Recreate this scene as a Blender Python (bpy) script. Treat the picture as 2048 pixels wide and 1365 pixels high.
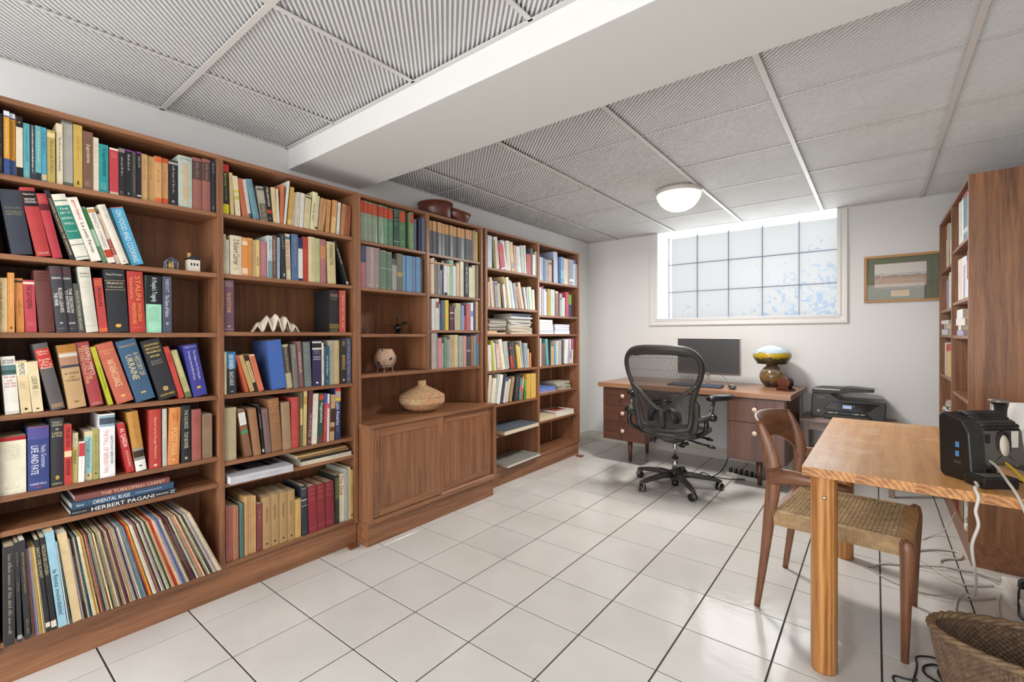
import bpy, bmesh, math, random
from mathutils import Vector, Matrix
random.seed(7)
for o in list(bpy.data.objects): bpy.data.objects.remove(o)
SC = bpy.context.scene
COL = SC.collection
PI = math.pi
R = math.radians

# ---------------------------------------------------------------- camera
cam_data = bpy.data.cameras.new('camera')
cam = bpy.data.objects.new('camera', cam_data); COL.objects.link(cam)
YAW, PITCH, ROLL = 0.6904, -0.0047, -0.0029
fwd = Vector((-math.sin(YAW)*math.cos(PITCH), math.cos(YAW)*math.cos(PITCH), math.sin(PITCH)))
r0 = Vector((math.cos(YAW), math.sin(YAW), 0)); u0 = r0.cross(fwd)
rt = math.cos(ROLL)*r0 + math.sin(ROLL)*u0; up = -math.sin(ROLL)*r0 + math.cos(ROLL)*u0
M = Matrix((rt, up, -fwd)).transposed().to_4x4(); M.translation = Vector((0, 0, 1.2))
cam.matrix_world = M
cam_data.sensor_fit = 'HORIZONTAL'; cam_data.sensor_width = 36
cam_data.lens = 36*931.4/2048
cam_data.shift_x = (1024-982.0)/2048
cam_data.shift_y = -(682.5-675.6)/2048
cam_data.clip_start = 0.02
SC.camera = cam

# ---------------------------------------------------------------- light and exposure
SC.view_settings.view_transform = 'Standard'; SC.view_settings.look = 'None'
SC.view_settings.gamma = 1; SC.view_settings.use_curve_mapping = False
SC.view_settings.exposure = 0.34
SC.cycles.max_bounces = 8; SC.cycles.diffuse_bounces = 4; SC.cycles.transparent_max_bounces = 12
world = bpy.data.worlds.new('overcast_sky'); SC.world = world; world.use_nodes = True
bg = world.node_tree.nodes['Background']; bg.inputs[0].default_value = (0.90, 0.95, 1.0, 1); bg.inputs[1].default_value = 0.98

def area(name, loc, rot, sx, sy, power, col):
    d = bpy.data.lights.new(name, 'AREA'); d.shape = 'RECTANGLE'; d.size = sx; d.size_y = sy
    d.energy = power; d.color = col
    o = bpy.data.objects.new(name, d); COL.objects.link(o); o.location = loc; o.rotation_euler = rot
    return o
# two fill lights added behind the camera, then daylight and dome lamp
area('rear_fill_light', (-0.8, -2.35, 1.2), (R(97), 0, 0), 3.2, 2.0, 88, (0.99, 0.985, 0.985))  # broad fill added behind the camera, the rear wall has no window
area('rear_overhead_fill', (-0.9, -0.9, 2.2), (0, 0, 0), 0.5, 0.5, 20, (0.98, 0.98, 1.0))  # extra downward fill added out of view, without a fixture
area('window_daylight', (-1.0, 5.55, 1.95), (R(-96), 0, 0), 2.2, 1.4, 95, (0.88, 0.94, 1.0))
area('dome_lamp_light', (-1.11, 3.50, 2.10), (0, 0, 0), 0.3, 0.3, 31, (1.0, 0.96, 0.91))

# ---------------------------------------------------------------- materials
def lin(hx, k=1.0):
    v = [int(hx[i:i+2], 16)/255 for i in (0, 2, 4)]
    return tuple(min(1, ((c/12.92) if c <= .04045 else ((c+.055)/1.055)**2.4)*k) for c in v) + (1,)
MATS = {}
def mat(hx, rough=.6, metal=0, bump=0, bscale=200, k=1.0, spec=.5, key=None, var=0, vscale=20):
    key = key or (hx, rough, metal, bump, bscale, k, spec, var, vscale)
    if key in MATS: return MATS[key]
    m = bpy.data.materials.new('m_' + hx); m.use_nodes = True
    nt = m.node_tree; b = nt.nodes['Principled BSDF']
    b.inputs['Base Color'].default_value = lin(hx, k)
    b.inputs['Roughness'].default_value = rough; b.inputs['Metallic'].default_value = metal
    b.inputs['Specular IOR Level'].default_value = spec
    if bump or var:
        tc = nt.nodes.new('ShaderNodeTexCoord'); n = nt.nodes.new('ShaderNodeTexNoise')
        nt.links.new(tc.outputs['Object'], n.inputs['Vector'])
        n.inputs['Scale'].default_value = bscale if bump else vscale; n.inputs['Detail'].default_value = 3
        if bump:
            bp = nt.nodes.new('ShaderNodeBump'); bp.inputs['Strength'].default_value = bump; bp.inputs['Distance'].default_value = .004
            nt.links.new(n.outputs[0], bp.inputs['Height']); nt.links.new(bp.outputs[0], b.inputs['Normal'])
        if var:
            n2 = nt.nodes.new('ShaderNodeTexNoise'); n2.inputs['Scale'].default_value = vscale; n2.inputs['Detail'].default_value = 4
            nt.links.new(tc.outputs['Object'], n2.inputs['Vector'])
            mr = nt.nodes.new('ShaderNodeMapRange'); mr.inputs['From Min'].default_value = .3; mr.inputs['From Max'].default_value = .7
            mr.inputs['To Min'].default_value = 1-var; mr.inputs['To Max'].default_value = 1+var*.5
            nt.links.new(n2.outputs[0], mr.inputs[0])
            mx = nt.nodes.new('ShaderNodeMix'); mx.data_type = 'RGBA'; mx.blend_type = 'MULTIPLY'; mx.inputs[0].default_value = 1
            mx.inputs[6].default_value = lin(hx, k); nt.links.new(mr.outputs[0], mx.inputs[7]); nt.links.new(mx.outputs[2], b.inputs['Base Color'])
    MATS[key] = m; return m
def wood(key, c1, c2, axis='y', rough=.38, scale=1.0, rings=0, spec=.5, k=1.0):
    if key in MATS: return MATS[key]
    m = bpy.data.materials.new('wood_' + key); m.use_nodes = True
    nt = m.node_tree; b = nt.nodes['Principled BSDF']; b.inputs['Roughness'].default_value = rough
    b.inputs['Specular IOR Level'].default_value = spec
    tc = nt.nodes.new('ShaderNodeTexCoord'); mp = nt.nodes.new('ShaderNodeMapping')
    s = {'x': (1.2, 26, 26), 'y': (26, 1.2, 26), 'z': (26, 26, 1.2)}[axis]
    mp.inputs['Scale'].default_value = [v*scale for v in s]
    nt.links.new(tc.outputs['Object'], mp.inputs[0])
    n1 = nt.nodes.new('ShaderNodeTexNoise'); n1.inputs['Scale'].default_value = 1.0; n1.inputs['Detail'].default_value = 6; n1.inputs['Roughness'].default_value = .65; n1.inputs['Distortion'].default_value = .6
    nt.links.new(mp.outputs[0], n1.inputs['Vector'])
    n2 = nt.nodes.new('ShaderNodeTexNoise'); n2.inputs['Scale'].default_value = 7.0; n2.inputs['Detail'].default_value = 4
    nt.links.new(mp.outputs[0], n2.inputs['Vector'])
    ad = nt.nodes.new('ShaderNodeMath'); ad.operation = 'MULTIPLY_ADD'; ad.inputs[1].default_value = .35
    nt.links.new(n2.outputs[0], ad.inputs[0]); nt.links.new(n1.outputs[0], ad.inputs[2])
    src = ad.outputs[0]
    if rings:
        w = nt.nodes.new('ShaderNodeTexWave'); w.wave_type = 'RINGS'; w.rings_direction = axis.upper(); w.inputs['Scale'].default_value = rings; w.inputs['Distortion'].default_value = 3.0; w.inputs['Detail'].default_value = 2
        mp2 = nt.nodes.new('ShaderNodeMapping'); mp2.inputs['Scale'].default_value = {'x': (.12, 1, 1), 'y': (1, .12, 1), 'z': (1, 1, .12)}[axis]; mp2.inputs['Location'].default_value = (.07, .03, .05)
        nt.links.new(tc.outputs['Object'], mp2.inputs[0]); nt.links.new(mp2.outputs[0], w.inputs['Vector'])
        a2 = nt.nodes.new('ShaderNodeMath'); a2.operation = 'MULTIPLY_ADD'; a2.inputs[1].default_value = .26
        nt.links.new(w.outputs[1], a2.inputs[0]); nt.links.new(src, a2.inputs[2]); src = a2.outputs[0]
    cr = nt.nodes.new('ShaderNodeValToRGB'); cr.color_ramp.elements[0].position = .58 if rings else .42; cr.color_ramp.elements[1].position = 1.05 if rings else .9
    cr.color_ramp.elements[0].color = lin(c1, k); cr.color_ramp.elements[1].color = lin(c2, k)
    nt.links.new(src, cr.inputs[0]); nt.links.new(cr.outputs[0], b.inputs['Base Color'])
    bp = nt.nodes.new('ShaderNodeBump'); bp.inputs['Strength'].default_value = .12; bp.inputs['Distance'].default_value = .002
    nt.links.new(src, bp.inputs['Height']); nt.links.new(bp.outputs[0], b.inputs['Normal'])
    MATS[key] = m; return m
TEAK = {a: wood('teak_'+a, '623d29', 'a47250', a) for a in 'xyz'}
TEAKD = {a: wood('teak_back_'+a, '5c3825', '94623f', a, rough=.55) for a in 'xyz'}
TEAKR = {a: wood('teak_side_'+a, '54311d', 'ac7850', a, scale=1.1) for a in 'xyz'}
WAL = {a: wood('walnut_'+a, '3e251c', '6c4636', a, rough=.35) for a in 'xyz'}
PINE = {a: wood('pine_'+a, '8a5224', 'cb9254', a, rough=.3, rings=22, scale=.7) for a in 'xyz'}
CHW = {a: wood('chairwood_'+a, '53301f', '98694b', a, rough=.32, scale=.8) for a in 'xyz'}
GREYW = {a: wood('greywood_'+a, '6e5a50', 'a8948a', a, rough=.5) for a in 'xyz'}
WHITE = mat('dcdcdb', .85, bump=.05, bscale=60, key='wallpaint')
TRIMW = mat('dcdad6', .5, key='trimpaint')

# ---------------------------------------------------------------- mesh helpers
def box(bm, x0, x1, y0, y1, z0, z1, mi=0):
    v = [bm.verts.new(p) for p in ((x0,y0,z0),(x1,y0,z0),(x1,y1,z0),(x0,y1,z0),(x0,y0,z1),(x1,y0,z1),(x1,y1,z1),(x0,y1,z1))]
    for f in ((0,3,2,1),(4,5,6,7),(0,1,5,4),(1,2,6,5),(2,3,7,6),(3,0,4,7)):
        fc = bm.faces.new([v[i] for i in f]); fc.material_index = mi
    return v
def prism(bm, pts, z0, z1, mi=0, axis='z'):
    """closed polygon pts (a,b) extruded along axis"""
    def P(a, b, c): return {'z': (a, b, c), 'x': (c, a, b), 'y': (a, c, b)}[axis]
    lo = [bm.verts.new(P(a, b, z0)) for a, b in pts]; hi = [bm.verts.new(P(a, b, z1)) for a, b in pts]
    n = len(pts)
    fs = [bm.faces.new(lo[::-1]), bm.faces.new(hi)] + [bm.faces.new((lo[i], lo[(i+1) % n], hi[(i+1) % n], hi[i])) for i in range(n)]
    for f in fs: f.material_index = mi
    return lo, hi
def lathe(bm, prof, seg=32, c=(0, 0, 0), mi=0, sy=1.0):
    rings = []
    for r_, z in prof:
        if r_ < 1e-5: rings.append([bm.verts.new((c[0], c[1], c[2]+z))])
        else: rings.append([bm.verts.new((c[0]+r_*math.cos(2*PI*i/seg), c[1]+r_*sy*math.sin(2*PI*i/seg), c[2]+z)) for i in range(seg)])
    for a, b in zip(rings, rings[1:]):
        for i in range(seg):
            j = (i+1) % seg
            if len(a) == 1 and len(b) == 1: continue
            if len(a) == 1: f = bm.faces.new((a[0], b[i], b[j]))
            elif len(b) == 1: f = bm.faces.new((a[i], a[j], b[0]))
            else: f = bm.faces.new((a[i], a[j], b[j], b[i]))
            f.material_index = mi; f.smooth = True
def cyl(bm, p0, p1, r0_, r1_=None, seg=16, mi=0):
    r1_ = r0_ if r1_ is None else r1_
    tube(bm, [p0, p1], [r0_, r1_], seg, mi)
def tube(bm, pts, rad, seg=8, mi=0, closed=False, flat=None, upv=None, caps=True):
    """sweep along pts; rad a number or list; flat = (a,b) multipliers; upv keeps the section upright"""
    pts = [Vector(p) for p in pts]; n = len(pts)
    if not hasattr(rad, '__len__'): rad = [rad]*n
    rings = []; prev = None
    for i, p in enumerate(pts):
        if closed: t = pts[(i+1) % n]-pts[i-1]
        else: t = pts[min(i+1, n-1)]-pts[max(i-1, 0)]
        if t.length < 1e-9: t = Vector((0, 0, 1))
        t.normalize()
        if upv is not None:
            a = Vector(upv).cross(t)
            if a.length < 1e-4: a = t.orthogonal()
        elif prev is None: a = t.orthogonal()
        else:
            a = prev - t*prev.dot(t)
            if a.length < 1e-6: a = t.orthogonal()
        a.normalize(); prev = a; b = t.cross(a)
        fa, fb = (1, 1) if flat is None else (flat[i] if hasattr(flat[0], '__len__') else flat)
        rings.append([bm.verts.new(p + (a*math.cos(2*PI*k/seg+PI/seg)*fa + b*math.sin(2*PI*k/seg+PI/seg)*fb)*rad[i]) for k in range(seg)])
    rng = range(n if closed else n-1)
    for i in rng:
        A, B = rings[i], rings[(i+1) % n]
        for k in range(seg):
            f = bm.faces.new((A[k], A[(k+1) % seg], B[(k+1) % seg], B[k])); f.material_index = mi; f.smooth = seg > 5
    if not closed and caps:
        bm.faces.new(rings[0][::-1]).material_index = mi; bm.faces.new(rings[-1]).material_index = mi
def catmull(P, n=6, closed=False):
    P = [Vector(p) for p in P]; out = []; N = len(P)
    for i in range(N if closed else N-1):
        g = (lambda j: P[j % N]) if closed else (lambda j: P[max(0, min(N-1, j))])
        a, b, c, d = g(i-1), g(i), g(i+1), g(i+2)
        for k in range(n):
            t = k/n
            out.append(.5*((2*b)+(c-a)*t+(2*a-5*b+4*c-d)*t*t+(3*b-a-3*c+d)*t**3))
    if not closed: out.append(P[-1])
    return out
def obj(name, bm, m, parent=None, loc=None, rot=None, bevel=0, smooth=False, seg=2, recalc=True):
    if isinstance(bm, bmesh.types.BMesh):
        if recalc: bmesh.ops.recalc_face_normals(bm, faces=bm.faces)
        me = bpy.data.meshes.new(name); bm.to_mesh(me); bm.free()
        for x in (m if isinstance(m, (list, tuple)) else [m]): me.materials.append(x)
        if smooth:
            for p in me.polygons: p.use_smooth = True
    else: me = bm
    o = bpy.data.objects.new(name, me); COL.objects.link(o)
    if parent is not None: o.parent = parent
    if loc is not None: o.location = loc
    if rot is not None: o.rotation_euler = rot
    if bevel:
        b = o.modifiers.new('bevel', 'BEVEL'); b.width = bevel; b.segments = seg; b.limit_method = 'ANGLE'; b.angle_limit = R(40)
    return o
def NB(): return bmesh.new()
def tag(o, label, cat, group=None, kind=None):
    o['label'] = label; o['category'] = cat
    if group: o['group'] = group
    if kind: o['kind'] = kind
    return o
def thing(name, label, cat, loc=(0, 0, 0), rotz=0, group=None, rot=None):
    o = bpy.data.objects.new(name, None); COL.objects.link(o); o.location = loc; o.empty_display_size = .05
    o.rotation_euler = rot or (0, 0, rotz); return tag(o, label, cat, group)
def bx(name, x0, x1, y0, y1, z0, z1, m, parent=None, bevel=0, loc=None, rot=None):
    bm = NB(); box(bm, x0, x1, y0, y1, z0, z1); return obj(name, bm, m, parent, loc, rot, bevel)
def struct(name, bm, m, parent=None, **k):
    o = obj(name, bm, m, parent, **k)
    if parent is None: o['kind'] = 'structure'
    return o

# ---------------------------------------------------------------- room shell
H = 2.262; XL, XR, YB, YF = -2.56, 1.0, 4.88, -2.5
bm = NB(); box(bm, XL-.1, XR+.1, YF-.1, YB+.1, -.06, -.004); floor = struct('floor', bm, mat('453a32', .9, key='grout'))
m = bpy.data.materials.new('glazed_tile'); m.use_nodes = True; nt = m.node_tree; b = nt.nodes['Principled BSDF']
tc = nt.nodes.new('ShaderNodeTexCoord'); geo = nt.nodes.new('ShaderNodeNewGeometry')
n = nt.nodes.new('ShaderNodeTexNoise'); n.inputs['Scale'].default_value = 14; n.inputs['Detail'].default_value = 2
nt.links.new(geo.outputs['Position'], n.inputs['Vector'])
bp = nt.nodes.new('ShaderNodeBump'); bp.inputs['Strength'].default_value = .26; bp.inputs['Distance'].default_value = .004
nt.links.new(n.outputs[0], bp.inputs['Height']); nt.links.new(bp.outputs[0], b.inputs['Normal'])
b.inputs['Roughness'].default_value = .15
oi = nt.nodes.new('ShaderNodeObjectInfo'); mr = nt.nodes.new('ShaderNodeMapRange'); mr.inputs['To Min'].default_value = .95; mr.inputs['To Max'].default_value = 1.02
nt.links.new(oi.outputs['Random'], mr.inputs[0])
n3 = nt.nodes.new('ShaderNodeTexNoise'); n3.inputs['Scale'].default_value = 2.2; n3.inputs['Detail'].default_value = 5
nt.links.new(geo.outputs['Position'], n3.inputs['Vector'])
cr = nt.nodes.new('ShaderNodeValToRGB'); cr.color_ramp.elements[0].position = .35; cr.color_ramp.elements[1].position = .65
cr.color_ramp.elements[0].color = lin('ccc9c4'); cr.color_ramp.elements[1].color = lin('d6d4d0'); nt.links.new(n3.outputs[0], cr.inputs[0])
mx = nt.nodes.new('ShaderNodeMix'); mx.data_type = 'RGBA'; mx.blend_type = 'MULTIPLY'; mx.inputs[0].default_value = 1
nt.links.new(cr.outputs[0], mx.inputs[6]); nt.links.new(mr.outputs[0], mx.inputs[7]); nt.links.new(mx.outputs[2], b.inputs['Base Color'])
TILE = m
A = .31152; g = .0031
def tile_mesh(w, d):
    bm = NB(); box(bm, g, w-g, g, d-g, -.004, 0)
    top = [e for e in bm.edges if all(v.co.z > -.001 for v in e.verts)]
    bmesh.ops.bevel(bm, geom=top, offset=.0008, segments=1, affect='EDGES')
    me = bpy.data.meshes.new('tile'); bm.to_mesh(me); bm.free(); me.materials.append(TILE); return me
cache = {}
i0 = math.floor((XL+2.1625)/A); i1 = math.ceil((XR+2.1625)/A); j0 = math.floor((YF-1.03212)/A); j1 = math.ceil((YB-1.03212)/A)
for i in range(i0, i1):
    for j in range(j0, j1):
        x0 = max(-2.1625+i*A, XL); x1 = min(-2.1625+(i+1)*A, XR); y0 = max(1.03212+j*A, YF); y1 = min(1.03212+(j+1)*A, YB)
        if x1-x0 < .01 or y1-y0 < .01: continue
        k = (round(x1-x0, 4), round(y1-y0, 4))
        if k not in cache: cache[k] = tile_mesh(*k)
        obj('tile', cache[k], None, floor, (x0, y0, 0))
def wallbox(name, *a):
    bm = NB(); box(bm, *a); return struct(name, bm, WHITE)
wallbox('wall_left', XL-.1, XL, YF, YB+.45, 0, H+.1)
wallbox('wall_right', XR, XR+.1, YF, YB+.45, 0, H+.1)
bm = NB(); box(bm, XL, XR, YF-.1, YF, 0, H+.1); struct('wall_front', bm, WHITE)
# back wall with the window opening (0.35 m thick foundation wall)
WX0, WX1, WZ0 = -1.765, -.245, 1.362; WD = .35
bm = NB()
box(bm, XL, WX0, YB, YB+WD+.1, 0, H+.1); box(bm, WX1, XR, YB, YB+WD+.1, 0, H+.1); box(bm, WX0, WX1, YB, YB+WD+.1, 0, WZ0)
box(bm, WX0, WX1, YB, YB+WD+.1, H+.012, H+.1)
struct('wall_back', bm, WHITE)
# ceiling deck above the hung panels
bm = NB(); box(bm, XL-.1, XR+.1, YF-.1, YB-.001, H+.05, H+.1); ceil = struct('ceiling', bm, mat('8c8a86', .9, key='deck'))
# corrugated panels, ribs at 45 degrees
PANEL = mat('e4e4e4', .62, key='panel', var=.05, vscale=3)
def panel_mesh(w, d):
    bm = NB(); P = .0235; a = .0070
    seq = [(0, -a), (.44*P, -a), (.54*P, a), (.90*P, a)]
    offs = [k*P+s for k in range(int((w+d)/P)+2) for s, _ in seq]; hs = [h for k in range(int((w+d)/P)+2) for _, h in seq]
    prev = None
    for c, h in zip(offs, hs):
        if c > w+d-.0005: break
        c = max(c, .0005)
        # line x + y = c clipped to the panel
        p = (min(c, w), c-min(c, w)); q = (c-min(c, d), min(c, d))
        cur = (bm.verts.new((p[0], p[1], h)), bm.verts.new((q[0], q[1], h)))
        if prev: bm.faces.new((prev[0], prev[1], cur[1], cur[0]))
        prev = cur
    for f in bm.faces: f.normal_update()
    me = bpy.data.meshes.new('ceiling_panel'); bm.to_mesh(me); bm.free(); me.materials.append(PANEL)
    return me
pc = {}
def grid(xs, ys):
    for x0, x1 in zip(xs, xs[1:]):
        for y0, y1 in zip(ys, ys[1:]):
            k = (round(x1-x0, 3), round(y1-y0, 3))
            if k not in pc: pc[k] = panel_mesh(*k)
            obj('ceiling_panel', pc[k], None, ceil, (x0, y0, H+.009+random.uniform(-.0015, .0012)), (R(random.uniform(-.12, .12)), R(random.uniform(-.12, .12)), 0))
T = .6202; TF = .592
xb = [XL]+[-2.211+T*k for k in range(5)]+[-2.211+T*5, XR]
yb = [1.78, 2.441]+[2.441+T*k for k in range(1, 4)]+[YB]
grid(xb, yb)
xf = [XL]+[-2.075+TF*k for k in range(6)]
xf = [x for x in xf if x < XR-.05]+[XR]
yf = [.70-TF*k for k in range(5, 0, -1)]+[.70, 1.305]
yf = [YF]+[y for y in yf if y > YF+.05]
grid(xf, yf)
TEE = mat('d4d2ce', .4, key='tee')
tr = bpy.data.objects.new('trim_1', None); COL.objects.link(tr); tr['kind'] = 'structure'
def tee(x0, x1, y0, y1, dz=0):
    bx('tee_bar', x0, x1, y0, y1, H-.0085+dz, H-.0055+dz, TEE, tr)
for x in xb[1:-1]: tee(x-.011, x+.011, 1.775, YB)
for y in yb[1:-1]:
    for a_, b_ in zip(xb, xb[1:]): tee(a_+.011, b_-.011, y-.0035, y+.0035, .005)
for y in yf[1:-1]: tee(XL, XR, y-.011, y+.011)
for x in xf[1:-1]:
    w_ = .004 if x < -1.7 else .009
    for a_, b_ in zip(yf, yf[1:]): tee(x-w_, x+w_, a_+.011, min(b_-.011, 1.303), 0)
for a_ in ((XL, XL+.012, YF, 1.30), (XL, XL+.012, 1.78, YB), (XL, XR, 1.285, 1.303), (XL, WX0-.09, YB-.012, YB), (WX1+.09, XR, YB-.012, YB)): tee(*a_)
# boxed beam
bm = NB(); box(bm, XL, XR, 1.305, 1.775, 2.14, H+.05); struct('trim_2', bm, mat('dadad8', .8, bump=.04, bscale=5, key='beam'), bevel=.003)
# window: casing, reveal lining and glass blocks
win = bpy.data.objects.new('window_1', None); COL.objects.link(win); win['kind'] = 'structure'
def casing(prof_side):
    pass
for (x0, x1, z0, z1) in ((WX0-.075, WX0, WZ0, H-.008), (WX1, WX1+.065, WZ0, H-.008), (WX0-.075, WX1+.065, WZ0-.065, WZ0)):
    bm = NB()
    box(bm, x0, x1, YB-.014, YB, z0, z1)
    if x1-x0 < .2:
        o_ = x0 if x0 < WX0 else x1-.02
        box(bm, o_, o_+.02, YB-.026, YB-.012, z0-.065, z1)
        i_ = x1-.022 if x0 < WX0 else x0+.008
        box(bm, i_, i_+.014, YB-.021, YB-.012, z0, z1)
    else:
        box(bm, x0+.02, x1-.02, YB-.026, YB-.012, z0, z0+.02); box(bm, x0+.05, x1-.05, YB-.021, YB-.012, z1-.02, z1-.007)
    obj('window_casing', bm, TRIMW, win, bevel=.003)
REV = mat('dfe1e4', .45, key='reveal')
bx('window_reveal', WX0, WX0+.006, YB-.012, YB+WD, WZ0, H+.01, REV, win)
bx('window_reveal', WX1-.006, WX1, YB-.012, YB+WD, WZ0, H+.01, REV, win)
bx('window_sill', WX0, WX1, YB-.02, YB+WD, WZ0-.004, WZ0+.008, REV, win)
bx('window_reveal', WX0, WX1, YB-.012, YB+WD, H, H+.012, REV, win)
YG = YB+WD-.03; BS = .3027
m = bpy.data.materials.new('glass_block'); m.use_nodes = True; nt = m.node_tree; nt.nodes.clear()
out = nt.nodes.new('ShaderNodeOutputMaterial'); tr_ = nt.nodes.new('ShaderNodeBsdfTransparent'); gl = nt.nodes.new('ShaderNodeBsdfGlossy'); gl.inputs['Roughness'].default_value = .35
tl = nt.nodes.new('ShaderNodeBsdfTranslucent'); tl.inputs[0].default_value = (.9, .92, .95, 1)
m1 = nt.nodes.new('ShaderNodeMixShader'); m1.inputs[0].default_value = .03; m2 = nt.nodes.new('ShaderNodeMixShader'); m2.inputs[0].default_value = .02
tc = nt.nodes.new('ShaderNodeTexCoord')
# wavy refracted sky painted into the glass tint, stronger towards the lower right blocks
nz = nt.nodes.new('ShaderNodeTexNoise'); nz.inputs['Scale'].default_value = 11; nz.inputs['Detail'].default_value = 2.5; nz.inputs['Distortion'].default_value = 2.0
ge = nt.nodes.new('ShaderNodeNewGeometry'); nt.links.new(ge.outputs['Position'], nz.inputs['Vector'])
sp = nt.nodes.new('ShaderNodeSeparateXYZ'); nt.links.new(ge.outputs['Position'], sp.inputs[0])
mx_ = nt.nodes.new('ShaderNodeMapRange'); mx_.inputs['From Min'].default_value = -1.1; mx_.inputs['From Max'].default_value = -.3; mx_.inputs['To Min'].default_value = -.10; mx_.inputs['To Max'].default_value = .10
mz_ = nt.nodes.new('ShaderNodeMapRange'); mz_.inputs['From Min'].default_value = 2.1; mz_.inputs['From Max'].default_value = 1.4; mz_.inputs['To Min'].default_value = -.06; mz_.inputs['To Max'].default_value = .10
nt.links.new(sp.outputs[0], mx_.inputs[0]); nt.links.new(sp.outputs[2], mz_.inputs[0])
ad1 = nt.nodes.new('ShaderNodeMath'); nt.links.new(mx_.outputs[0], ad1.inputs[0]); nt.links.new(mz_.outputs[0], ad1.inputs[1])
ad2 = nt.nodes.new('ShaderNodeMath'); nt.links.new(ad1.outputs[0], ad2.inputs[0]); nt.links.new(nz.outputs[0], ad2.inputs[1])
cr = nt.nodes.new('ShaderNodeValToRGB'); cr.color_ramp.elements[0].position = .655; cr.color_ramp.elements[1].position = .67
cr.color_ramp.elements[0].color = (.66, .645, .62, 1); cr.color_ramp.elements[1].color = (.50, .56, .63, 1)
nt.links.new(ad2.outputs[0], cr.inputs[0]); nt.links.new(cr.outputs[0], tr_.inputs[0])
nt.links.new(tr_.outputs[0], m1.inputs[1]); nt.links.new(tl.outputs[0], m1.inputs[2]); nt.links.new(m1.outputs[0], m2.inputs[1]); nt.links.new(gl.outputs[0], m2.inputs[2]); nt.links.new(m2.outputs[0], out.inputs[0])
GB = m
bm = NB(); q = .006
box(bm, q, BS-q, 0, .012, q, BS-q)
vs = [v for v in bm.verts if v.co.y < .001]
bmesh.ops.inset_region(bm, faces=[f for f in bm.faces if all(v.co.y < .001 for v in f.verts)], thickness=.016, depth=0)
for v in bm.verts:
    if v.co.y < .001 and .015 < v.co.x < BS-.015 and .015 < v.co.z < BS-.015: v.co.y = .006
gm = bpy.data.meshes.new('glass_block'); bm.to_mesh(gm); bm.free(); gm.materials.append(GB)
for i in range(5):
    for j in range(3): obj('glass_block', gm, None, win, (WX0+.006+i*.3018, YG, WZ0+.004+j*.2985-(0)))
MOR = mat('6c7484', .8, key='mortar')
for i in range(0, 6): bx('mortar_joint', WX0+.006+i*.3018-.0038, WX0+.006+i*.3018+.0038, YG-.003, YG+.022, WZ0, H, MOR, win)
for j in range(1, 3): bx('mortar_joint', WX0+.006, WX1-.006, YG-.002, YG+.02, WZ0+.004+j*.2985-.0038, WZ0+.004+j*.2985+.0038, MOR, win)
# baseboards
BB = mat('cdc8c0', .55, key='baseb')
def baseboard(name, pts):
    bm = NB()
    for (x0, x1, y0, y1, dx, dy) in pts:
        box(bm, x0, x1, y0, y1, 0, .085)
        box(bm, x0+max(dx, 0)*.5*0, x1, y0, y1, .085, .088)
    return struct(name, bm, BB, bevel=.003)
bm = NB(); box(bm, XL, XR, YB-.014, YB, 0, .075); box(bm, XL, XR, YB-.009, YB, .075, .105); struct('baseboard_back', bm, BB, bevel=.002)
bm = NB(); box(bm, XL, XL+.014, 4.19, YB-.014, 0, .075); box(bm, XL, XL+.009, 4.19, YB-.009, .075, .105); struct('baseboard_left', bm, BB, bevel=.002)

# ---------------------------------------------------------------- bookcases
FX = -2.300; BK = -2.548
def bookcase(name, label, y0, y1, mids, shelves, loc=(0, 0, 0), rotz=0, fx=FX, bk=BK, zb=.140, side='teak'):
    t = thing(name, label, 'bookcase', loc, rotz)
    SD = TEAK['z'] if side == 'teak' else TEAKR['z']
    bx('side_panel', bk, fx, y0, y0+.022, .12, 2.025, SD, t, .001); bx('side_panel', bk, fx, y1-.022, y1, .12, 2.025, SD, t, .001)
    bx('top_panel', bk, fx-.001, y0+.022, y1-.022, 2.006, 2.024, TEAK['y'], t, .001)
    bx('bottom_panel', bk, fx-.002, y0+.022, y1-.022, zb-.018, zb, TEAK['y'], t, .001)
    bx('back_panel', bk-.004, bk+.004, y0+.022, y1-.022, zb, 2.006, TEAKD['z'], t)
    edges = [y0+.022]
    for mm in mids:
        bx('divider', bk+.004, fx-.001, mm-.0125, mm+.0125, zb, 2.006, SD, t, .001); edges += [mm-.0125, mm+.0125]
    edges.append(y1-.022)
    for i, sh in enumerate(shelves):
        a_, b_ = edges[2*i], edges[2*i+1]
        for z in sh: bx('shelf', bk+.004, fx-.006, a_+.001, b_-.001, z-.019, z, TEAK['y'], t, .001)
    if True:
        bm = NB(); box(bm, bk, fx-.012, y0+.004, y1-.004, 0, zb-.019); obj('plinth', bm, TEAK['y'], t, bevel=.001)
    return t
bookcase('bookcase', 'tall teak bookcase nearest the camera, two bays packed with books and records', .130, 1.578, [.854], [(1.760, 1.486, 1.215, .930, .650, .530), (1.765, 1.487, 1.220, .930, .620, .520)], zb=.152)
bookcase('bookcase', 'third tall teak bookcase on the left wall, nearest the window', 2.722, 4.186, [3.451], [(1.727, 1.420, 1.210, .920, .650, .405), (1.690, 1.380, 1.210, .920, .675, .425)])
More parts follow.
